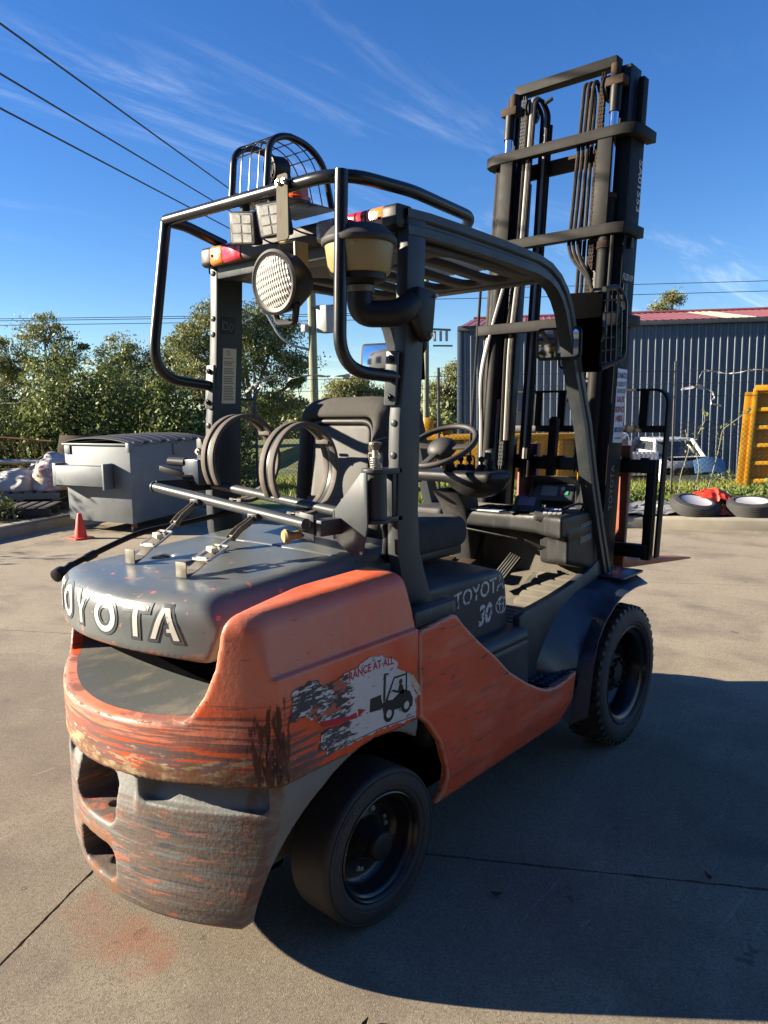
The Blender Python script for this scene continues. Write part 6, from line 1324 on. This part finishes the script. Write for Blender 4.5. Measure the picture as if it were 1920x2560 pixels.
for k in range(15): ubox('tailgate_rib', .05+k*.11, .10+k*.11, -.05, -.015, .58, 1.12, 'car_white', bev=.008, parent=tg_)
for a in (0, 1.66): ubox('tray_side', a, a+.04, 0, 1.62, .55, 1.14, 'car_white', bev=.01)
for a in (.1, 1.42):
    for b in (.75, 3.9):
        p, q = uq(a, b, .33), uq(a+.18, b, .33); MB().cyl(p, q, .33, 24).build('wheel', 'old_tyre', ut, .03)
ubox('bumper', .05, 1.65, -.12, -.03, .40, .52, 'car_trim')
c2 = thing('wrecked_car', yd(7.5, 19.5, -.62), 'stripped white car without bonnet overgrown behind the fence', 'car')
def c2q(a, b, z): return yd(6.75+a, 18.6+b+.15*a, z-.62)
def cbx(name, a0, a1, b0, b1, z0, z1, m_, ins=0, i0=0, i1=0, bev=.03, parent=None):
    mb = MB(); hexa(mb, [c2q(a0, b0, z0), c2q(a1, b0, z0), c2q(a1, b1, z0), c2q(a0, b1, z0)], [c2q(a0+ins, b0+i0, z1), c2q(a1-ins, b0+i0, z1), c2q(a1-ins, b1-i1, z1), c2q(a0+ins, b1-i1, z1)]); return mb.build(name, m_, parent or c2, bev)
cbx('body', 0, 1.55, 0, 3.8, .28, .90, 'car_white', .03, .10, .05, .10); cb_ = cbx('cabin_glass', .15, 1.40, .90, 2.95, .88, 1.30, 'car_glass', .15, .42, .3, .02)
cbx('cabin_roof', .22, 1.33, 1.22, 2.75, 1.28, 1.37, 'car_white', .04, .05, .05, .035)
for a, ins in ((.08, .17), (1.42, -.17)):
    MB().tube([c2q(a+.02, .80, .88), c2q(a+.02+ins, 1.25, 1.33)], .05, 8).build('windscreen_pillar', 'car_white', cb_); MB().tube([c2q(a+.02, 3.0, .88), c2q(a+.02+ins, 2.7, 1.33)], .06, 8).build('rear_pillar', 'car_white', cb_)
cbx('scuttle', .06, 1.49, .70, .92, .86, .92, 'car_white', .02, 0, 0, .02); cbx('engine_bay', .2, 1.35, .12, .66, .80, .905, 'void_black', .0, 0, 0, 0)
for a in (.10, 1.30): MB().cyl(c2q(a+.07, -.01, .62), c2q(a+.07, .05, .62), .085, 18).build('headlamp_hole', 'void_black', c2)
cbx('grille', .32, 1.22, -.02, .02, .52, .70, 'car_trim', 0, 0, 0, .01)
for a in (.02, 1.40):
    for b in (.7, 3.1): MB().cyl(c2q(a, b, .29), c2q(a+.14, b, .29), .29, 22).build('wheel', 'old_tyre', c2, .03)
bl = thing('car_bonnet', yd(7.75, 18.2, -.62), 'pale blue car bonnet leaning against the wrecked car', 'car part')
mb = MB(); mb.grid([[yd(7.42+.78*u+.05*v, 18.25+.1*u+.28*v, -.02+.33*v*(1-.12*(2*u-1)**2)+.03*math.sin(math.pi*u)) for u in np.linspace(0, 1, 9)] for v in np.linspace(0, 1, 7)]); mb.build('bonnet_panel', 'car_blue', bl, solid=.02)
# power poles
mat('pole_timber', (.20, .21, .14), .85, var=.2, vscale=4, bstretch=(1, 1, .1), bump=.006, bscale=30); mat('transformer_grey', (.22, .23, .24), .5, var=.1); mat('insulator', (.35, .30, .26), .3)
p1_ = thing('power_pole', yd(-1.93, 22, -.5), 'green timber power pole with grey transformer box beyond the fence', 'power pole')
MB().tube([yd(-1.93, 22, -.5), yd(-1.93, 22, 6.3)], [.135, .105], 14).build('pole_shaft', 'pole_timber', p1_)
MB().box(tuple(yd(-1.53, 21.9, 3.73)-Vector((.2, .2, 0))), tuple(yd(-1.53, 21.9, 4.46)+Vector((.2, .2, 0)))).build('transformer_box', 'transformer_grey', p1_, .03)
MB().bar(yd(-1.95, 21.9, 4.44), yd(-1.2, 21.9, 4.47), .25, .03).build('box_lid', 'transformer_grey', p1_); MB().box(tuple(yd(-2.12, 21.85, 3.75)-Vector((.08, .08, 0))), tuple(yd(-2.12, 21.85, 3.95)+Vector((.08, .08, 0)))).build('meter_box', 'transformer_grey', p1_, .01)
MB().tube(fillet([yd(-3.2, 22, 4.3), yd(-2.85, 22, 3.65), yd(-2.5, 22, 3.4), yd(-1.95, 22, 3.27)], .25), .035, 8).build('lamp_arm', 'galv_pipe', p1_)
MB().bar(yd(-3.35, 22, 4.38), yd(-3.1, 22, 4.26), .14, .08).build('street_lamp_head', 'transformer_grey', p1_, .02)
MB().bar(yd(-2.7, 21.85, 5.9), yd(-1.1, 21.85, 5.9), .1, .1).build('cross_arm', 'pole_timber', p1_)
MB().tube([yd(-1.3, 21.9, 4.3), yd(-1.1, 21.8, 3.2), yd(-.75, 21.6, 2.2)], .012, 6).build('stay_cable', 'wire', p1_)
p2_ = thing('power_pole', yd(2.22, 40, -.6), 'distant power pole with cross-arm insulators left of the warehouse', 'power pole')
MB().tube([yd(2.22, 40, -.6), yd(2.32, 40, 9.2)], [.16, .12], 12).build('pole_shaft', 'pole_timber', p2_)
MB().bar(yd(2.2, 39.8, 5.62), yd(3.5, 39.8, 5.55), .1, .1).build('cross_arm', 'pole_timber', p2_)
for r in (2.7, 3.0, 3.3): MB().cyl(yd(r, 39.8, 5.0), yd(r, 39.8, 5.5), .07, 8).build('insulator', 'insulator', p2_)
MB().bar(yd(2.6, 39.8, 4.78), yd(3.6, 39.8, 4.76), .08, .08).build('cross_arm', 'pole_timber', p2_)
def cable(pts, rr, lab, grp): 
    t = tag(MB().tube(pts, rr, 5).build('power_line', 'wire'), lab, 'cable', grp); return t
def sag(a, b, s, n=14): a, b = Vector(a), Vector(b); return [a.lerp(b, k/n)-Vector((0, 0, s*4*(k/n)*(1-k/n))) for k in range(n+1)]
NEAR = {0: (-3.644, 5.33), 1: (-3.68, 4.875), 2: (-3.705, 4.557)}
for k, (zt, lab) in enumerate(((6.06, 'highest of the three black power lines at the upper left'), (5.74, 'middle one of the three black power lines at the upper left'), (5.42, 'lowest of the three black power lines at the upper left'))):
    r8, z8 = NEAR[k]; P = Vector(yd(-1.93, 22, zt)); Q = Vector(yd(r8, 8, z8)); cable([P, Q, Q+(Q-P)*.9], .011 if k else .012, lab, 'power lines to the pole')
for z, lab in ((6.46, 'uppermost distant power line crossing above the trees'), (6.36, 'second distant power line just below the uppermost one'), (6.14, 'lowest distant power line crossing above the trees')):
    cable(sag(yd(-40, 40, z+.05), yd(2.3, 40, z+.0), .05), .017, lab, 'distant power lines')
for z, lab in ((7.6, 'upper distant line between far pole and warehouse roof'), (7.1, 'lower distant line between far pole and warehouse roof')):
    cable(sag(yd(2.3, 40, z), yd(40, 40, z+.6), .1), .017, lab, 'lines beyond the warehouse')
# dead leaves lying on the concrete
mat('dead_leaf', (.075, .05, .03), .8, var=.3)
for k, (x, y, a, lab) in enumerate(((-.352, -.795, .3, 'dry leaf on sunlit concrete at the bottom centre'), (.846, -1.265, 1.0, 'dry leaf lying in the shadow at the right edge'), (.318, -.767, 2.0, 'dry leaf in the shadow right of the rear tyre'), (-.292, .537, .8, 'tiny leaf on the concrete left of the counterweight'))):
    mb = MB(); L, w_ = .035, .010; e = Vector((math.cos(a), math.sin(a), 0)); n_ = Vector((-e.y, e.x, 0)); o = Vector((x, y, .004))
    rows = [[o+e*(L*(t-.5))+n_*(s*w_*math.sin(math.pi*min(1, t+.02)))+Vector((0, 0, .006*abs(s)+.008*(t-.5)**2*4)) for s in (-1, 0, 1)] for t in np.linspace(0, 1, 6)]
    mb.grid(rows); tag(mb.build('dead_leaf', 'dead_leaf', solid=.0008), lab, 'leaf', 'dry leaves on the concrete')

# building behind the viewer, seen in mirrors and added to block sky light
mat('render_grey', (.075, .078, .082), .8, var=.1); mat('window_dark', (.03, .035, .04), .15)
hb = thing('office_building', yd(4, -9, 0), 'grey two-storey building reflected in the forklift mirrors', 'building')
def hbx(name, r0, r1, D0, D1, z0, z1, m_='render_grey', bev=.02):
    mb = MB(); hexa(mb, [yd(r0, D0, z0), yd(r1, D0, z0), yd(r1, D1, z0), yd(r0, D1, z0)], [yd(r0, D0, z1), yd(r1, D0, z1), yd(r1, D1, z1), yd(r0, D1, z1)]); return mb.build(name, m_, hb, bev)
hbx('wall', -15, 15, -16, -7.5, 0, 6.4); hbx('wall', 2, 9, -15.5, -7.2, 6.4, 8.2); hbx('parapet', -15.2, 15.2, -16.2, -7.35, 6.4, 6.7)
for k in range(-3, 6):
    for z in (1.0, 4.0): f_ = hbx('window', -5.5+k*3.4, -3.7+k*3.4, -7.5, -7.44, z, z+1.4, 'window_dark', 0); hbx('window_sill', -5.6+k*3.4, -3.6+k*3.4, -7.5, -7.38, z-.12, z)
# ------------------------------------------------------------------ vegetation
def leaf_mat(name, col, col2, sheen=.35):
    m = mat(name, col, .55, var=.35, vscale=1.3, spec=.35, layers=[dict(col=col2, sc=(2.5, 2.5, 2.5), lo=.42, hi=.68, amt=.8)])
    b = [n for n in m.node_tree.nodes if n.type == 'BSDF_PRINCIPLED'][0]; t = m.node_tree
    tr = N(t, 'ShaderNodeBsdfTranslucent'); ms = N(t, 'ShaderNodeMixShader'); ms.inputs[0].default_value = sheen*.7
    src = b.inputs['Base Color'].links[0].from_socket; t.links.new(src, tr.inputs[0]); o = [n for n in t.nodes if n.type == 'OUTPUT_MATERIAL'][0]
    t.links.new(b.outputs[0], ms.inputs[1]); t.links.new(tr.outputs[0], ms.inputs[2]); t.links.new(ms.outputs[0], o.inputs[0]); return m
leaf_mat('gum_leaf', (.19, .20, .07), (.32, .30, .11)); leaf_mat('gum_leaf_dark', (.15, .17, .062), (.26, .25, .09)); leaf_mat('hedge_leaf', (.13, .165, .045), (.30, .32, .12)); leaf_mat('cover_leaf', (.095, .14, .03), (.20, .23, .06)); leaf_mat('grass_blade', (.19, .24, .045), (.30, .30, .08))
mat('bark', (.16, .13, .10), .9, var=.3, vscale=4); mat('bark_pale', (.30, .27, .22), .9, var=.3, vscale=4)
def leaf_mesh(name, P, size, m_, parent, aspect=.45, droop=0., rg=rng):
    n = len(P); d = rg.normal(0, 1, (n, 3)); d[:, 2] -= droop; d /= np.linalg.norm(d, axis=1)[:, None]
    s = np.cross(d, rg.normal(0, 1, (n, 3))); s /= np.linalg.norm(s, axis=1)[:, None]
    L = size*rg.uniform(.6, 1.3, n)[:, None]; W = L*aspect
    v = np.stack([P-d*L*.5, P+s*W*.5, P+d*L*.5, P-s*W*.5], 1).reshape(-1, 3)
    me = bpy.data.meshes.new(name); me.vertices.add(4*n); me.vertices.foreach_set('co', v.ravel()); me.loops.add(4*n); me.loops.foreach_set('vertex_index', np.arange(4*n, dtype=np.int32)); me.polygons.add(n); me.polygons.foreach_set('loop_start', np.arange(0, 4*n, 4, dtype=np.int32)); me.update(calc_edges=True)
    o = obj(name, me, m_, parent); return o
def gum(r, D, zb, lobes, lab, seed, nleaf=9000, ls=.16, m_='gum_leaf', bark='bark', clump=.55):
    """lobes: (r, z, rx, rz) in the yard frame at depth D"""
    rg = np.random.default_rng(seed); base = yd(r, D, zb); t = thing('gum_tree', base, lab, 'tree', 'gum trees beyond the fence')
    P = []; tips = []; area = sum(l[2]*l[3] for l in lobes)
    for lr, lz, rx, rz in lobes:
        k = max(9, int(130*rx*rz/area))
        for _ in range(k):
            q = rg.normal(0, 1, 3); q /= np.linalg.norm(q); q *= rg.uniform(.15, 1)**.5*rg.uniform(.85, 1.2)
            tips.append(yd(lr+q[0]*rx, D+q[1]*rx*.8, lz+q[2]*rz))
    per = nleaf//len(tips)
    for tip in tips:
        cs = clump*rg.uniform(.25, 1.15); m = int(per*rg.uniform(.4, 1.6)); q = rg.normal(0, .5, (m, 3)); q = q[(q**2).sum(1) < 1.5]
        P.append(np.array(tip)+q*np.array([cs, cs, cs*.6])+np.array([0, 0, .0]))
    leaf_mesh('crown', np.concatenate(P), ls, m_, t, droop=.8, rg=rg, aspect=.38)
    H = max(l[1] for l in lobes)-zb; rt = .035*H; fork = yd(r+rg.normal()*.2, D, zb+H*.38)
    tb_ = MB(); tb_.tube([base, base.lerp(fork, .5)+Vector((rg.normal()*.08, rg.normal()*.08, 0)), fork], [rt, rt*.8, rt*.65], 8); tb_.build('trunk', bark, t)
    mains = []
    for lr, lz, rx, rz in lobes: mains.append(yd(lr, D, lz-rz*.35))
    for mpt in mains: MB().tube([fork, fork.lerp(mpt, .5)+Vector((rg.normal()*.15, rg.normal()*.15, rg.normal()*.1)), mpt], [rt*.5, rt*.36, rt*.22], 6).build('limb', bark, t)
    tw = MB()
    for tip in tips:
        mpt = min(mains, key=lambda a: (a-tip).length); tw.tube([mpt, mpt.lerp(tip, .55)+Vector((0, 0, -.05)), tip], [rt*.15, rt*.1, rt*.04], 4, cap=False)
    o = tw.build('twigs', bark, t); o['kind'] = 'stuff'
    return t
gum(-15.2, 35, -.5, [(-15.0, 5.2, 1.1, .9), (-16.6, 4.3, 1.4, .9), (-13.9, 4.5, 1.0, .7), (-15.2, 3.6, 2.2, .9), (-17.4, 3.0, 1.3, 1.1), (-14.2, 2.4, 1.6, .9), (-16.2, 2.0, 2.0, .9)], 'tall gum tree with a domed crown at the far left', 11, 30000, .15, 'gum_leaf_dark', clump=.85)
gum(-12.0, 36, -.5, [(-12.1, 4.3, .9, .7), (-11.2, 3.9, .9, .6), (-12.6, 3.2, 1.2, .8), (-10.9, 2.9, 1.1, .7), (-11.6, 2.1, 1.7, .8)], 'yellow-green gum tree between the tall gum and the guard rail', 12, 21000, .14, clump=.8)
gum(-9.9, 37, -.5, [(-10.0, 4.2, .7, .45), (-9.3, 3.3, .9, .6), (-10.3, 2.9, .9, .6)], 'thin sparse gum tree with open crown left of the rear pillar', 13, 8000, .16)
gum(-5.9, 33, -.5, [(-6.2, 5.4, 1.7, 1.0), (-7.9, 4.4, 1.2, 1.0), (-4.6, 4.6, 1.3, .9), (-6.0, 3.7, 2.2, .9), (-3.6, 3.2, .9, .8), (-7.4, 2.9, 1.5, .8), (-4.6, 2.2, 1.3, .8)], 'broad dark gum tree filling the sky behind the left pillar', 14, 46000, .145, 'gum_leaf_dark', clump=.85)
gum(-2.2, 58, -.5, [(-2.3, 3.4, 1.4, .7), (-.7, 2.6, 1.1, .6), (-3.4, 2.4, 1.0, .6)], 'pale gum tree seen far off behind the seat', 15, 12000, .22, 'gum_leaf', 'bark_pale', clump=.8)
gum(5.2, 52, -.5, [(4.9, 3.9, .9, .7), (3.6, 2.6, 1.1, .8), (5.0, 2.3, 1.2, .9), (4.2, 1.5, 1.6, .9)], 'gum tree standing just left of the warehouse end', 16, 20000, .2, 'gum_leaf_dark', clump=.8)
gum(16.4, 45, -.5, [(16.6, 7.7, .55, .35), (15.9, 7.2, .45, .25), (16.4, 6.7, .65, .35), (15.8, 6.2, .4, .3)], 'lone small gum crown rising above the warehouse roof', 17, 7000, .14, 'gum_leaf', clump=.5)
# far wood that reads as one mass
rg = np.random.default_rng(3); n = 26000; rr = rg.uniform(-60, 12, n); hgt = 2.3+.8*np.sin(rr*.7)+.5*np.sin(rr*1.9+1)-.06*np.clip(rr+8, 0, 20); zz = -.5+rg.uniform(0, 1, n)**.8*np.maximum(.6, hgt); dd = 46+rg.uniform(0, 8, n)+.0*rr
P = np.array(Y0)[None]+np.array(RX)[None]*rr[:, None]+np.array(FX)[None]*dd[:, None]; P[:, 2] = zz
tag(leaf_mesh('distant_wood', P, .45, 'gum_leaf_dark', None, .6), 'low dark line of bush beyond the road', 'bush', kind='stuff')
# hedge along the fence
def shrub(name, r, D, zb, e, lab, seed, n, ls, m_='hedge_leaf', grp='overgrown shrubs along the fence', cat='shrub'):
    rg = np.random.default_rng(seed); base = yd(r, D, zb); t = thing(name, base, lab, cat, grp)
    K = 34; cen = rg.normal(0, 1, (K, 3)); cen /= np.linalg.norm(cen, axis=1)[:, None]; cen *= rg.uniform(.35, .95, K)[:, None]; cen[:, 2] = np.abs(cen[:, 2])
    P = []
    for c_ in cen:
        m = int(n/K*rg.uniform(.6, 1.4)); q = rg.normal(0, .26, (m, 3)); P.append((c_+q)*np.array(e))
    P = np.concatenate(P); q = (P/np.array(e)); P = P[(P[:, 2] > .02) & ((q**2).sum(1) < 1.08+.25*np.sin(P[:, 0]*9)*np.cos(P[:, 1]*7))]
    Wp = np.array(base)[None]+np.array(RX)[None]*P[:, :1]+np.array(FX)[None]*P[:, 1:2]+np.array([0, 0, 1])[None]*P[:, 2:]
    leaf_mesh('foliage', Wp, ls, m_, t, .55, rg=rg)
    for k in range(5):
        a = rg.uniform(-.5, .5, 2); MB().tube([base+RX*a[0]*.2, base+RX*a[0]*e[0]+FX*a[1]*e[1]+Vector((0, 0, e[2]*.7))], [.02, .008], 5).build('stem', 'bark', t)
    return t
shrub('shrub', -7.5, 14.5, .1, (1.0, .75, 2.2), 'dark shrub at the far left edge behind the rack', 21, 12000, .085)
shrub('shrub', -6.0, 14.3, .1, (.95, .75, 2.75), 'tall leafy shrub left of the black fence post', 22, 15000, .085)
shrub('shrub', -4.9, 14.25, .1, (.95, .75, 2.6), 'dense pale-leaved shrub right behind the waste bin', 23, 15000, .085)
shrub('shrub', -3.85, 14.0, .05, (.9, .75, 2.45), 'leafy shrub right of centre behind the bin lid', 24, 14000, .085)
shrub('shrub', -3.0, 14.2, .0, (.7, .65, 2.5), 'narrow shrub half hidden by the left pillar', 25, 9000, .085)
shrub('shrub', -5.45, 10.62, .13, (.45, .35, .35), 'low weed clump on the kerb below the pallets', 26, 900, .06)
for k, (r, D, h, n) in enumerate(((-8.6, 12.4, 2.9, 2600), (-9.4, 10.9, 2.6, 2000), (-10.0, 8.8, 2.4, 1600))):  # unseen shrubs, added and heightened to throw streaky shade across the bin
    shrub('shrub', r, D, .1, (.8, .8, h), ('bushy unseen shrub on the garden bed outside the left edge', 'rounded unseen shrub further along the garden bed on the left', 'nearest unseen shrub of the garden bed on the left')[k], 60+k, n, .09)
# weeds right of the mast
shrub('shrub', 6.4, 11.6, .0, (.9, .5, .62), 'glossy leafy weeds at the foot of the yellow skip', 31, 3800, .07, 'cover_leaf', 'weeds on the verge', 'weeds')
shrub('shrub', 5.3, 11.3, .05, (.8, .5, .35), 'low green weeds behind the right tyre', 32, 2600, .06, 'cover_leaf', 'weeds on the verge', 'weeds')
shrub('shrub', 3.0, 11.4, .05, (1.0, .5, .40), 'low green weeds seen through the load backrest', 33, 3200, .06, 'cover_leaf', 'weeds on the verge', 'weeds')
shrub('shrub', 7.9, 17.6, -.55, (.8, .5, .65), 'dark weeds growing beside the wrecked car', 34, 1800, .08, 'hedge_leaf', 'weeds on the verge', 'weeds')
def vine(r, z0, pts, seed, lab):
    rg = np.random.default_rng(seed); t = thing('fence_vine', yd(r, fD(r), z0), lab, 'vine', 'vines on the fence'); P = [yd(a, fD(a)-.03+rg.normal()*.02, z) for a, z in pts]
    MB().tube(fillet(P, .08, 4), .006, 5).build('vine_stem', 'bark_pale', t)
    L = []
    for a, b in zip(P[:-1], P[1:]):
        for _ in range(9): L.append(np.array(a.lerp(b, rg.uniform()))+rg.normal(0, .035, 3))
    leaf_mesh('vine_leaves', np.array(L), .07, 'cover_leaf', t, .5, rg=rg)
vine(5.15, .2, [(5.1, .1), (5.2, .5), (5.28, .9), (5.32, 1.2), (5.5, 1.35), (5.75, 1.55)], 41, 'long vine reaching up toward the yellow skip'); vine(5.0, .2, [(4.95, .1), (5.0, .6), (4.92, 1.0), (5.08, 1.35), (5.02, 1.5)], 42, 'straight vine climbing in front of the wrecked car'); vine(4.75, .2, [(4.7, .1), (4.75, .5), (4.85, .9), (4.78, 1.2)], 43, 'dry vine climbing just right of the backrest')
# ground cover and grass
rg = np.random.default_rng(9); n = 22000; rr = rg.uniform(1.2, 9, n); off = .32+rg.uniform(0, 1, n)**1.2*2.6; dd = np.array([kerbR(a) for a in rr])+off
zz = np.array([hz(a, b) for a, b in zip(rr, dd)])+rg.uniform(0, 1, n)**1.5*(.10+.16*np.clip(np.sin(rr*3.1)*np.sin(off*2.3)+.5, 0, 1))*np.clip(off*1.4, .15, 1)
P = np.array(Y0)[None]+np.array(RX)[None]*rr[:, None]+np.array(FX)[None]*dd[:, None]; P[:, 2] = zz
tag(leaf_mesh('ground_cover', P, .065, 'cover_leaf', None, .6), 'bright green ground cover behind the right kerb', 'ground cover', kind='stuff')
n = 34000; rr = rg.uniform(-2.5, 11, n); dd = np.array([kerbR(a) for a in rr])+1.6+rg.uniform(0, 4.6, n); zz = np.array([hz(a, b) for a, b in zip(rr, dd)])
P = np.array(Y0)[None]+np.array(RX)[None]*rr[:, None]+np.array(FX)[None]*dd[:, None]; P[:, 2] = zz
d = np.stack([rg.normal(0, .35, n), rg.normal(0, .35, n), np.ones(n)], 1)*rg.uniform(.06, .2, n)[:, None]; s = np.cross(d, rg.normal(0, 1, (n, 3))); s /= np.linalg.norm(s, axis=1)[:, None]
v = np.stack([P-s*.012, P+s*.012, P+d], 1).reshape(-1, 3); me = bpy.data.meshes.new('grass'); me.from_pydata(v.tolist(), [], np.arange(3*n).reshape(-1, 3).tolist()); tag(obj('grass', me, 'grass_blade'), 'tufty grass growing beyond the fence', 'grass', kind='stuff')
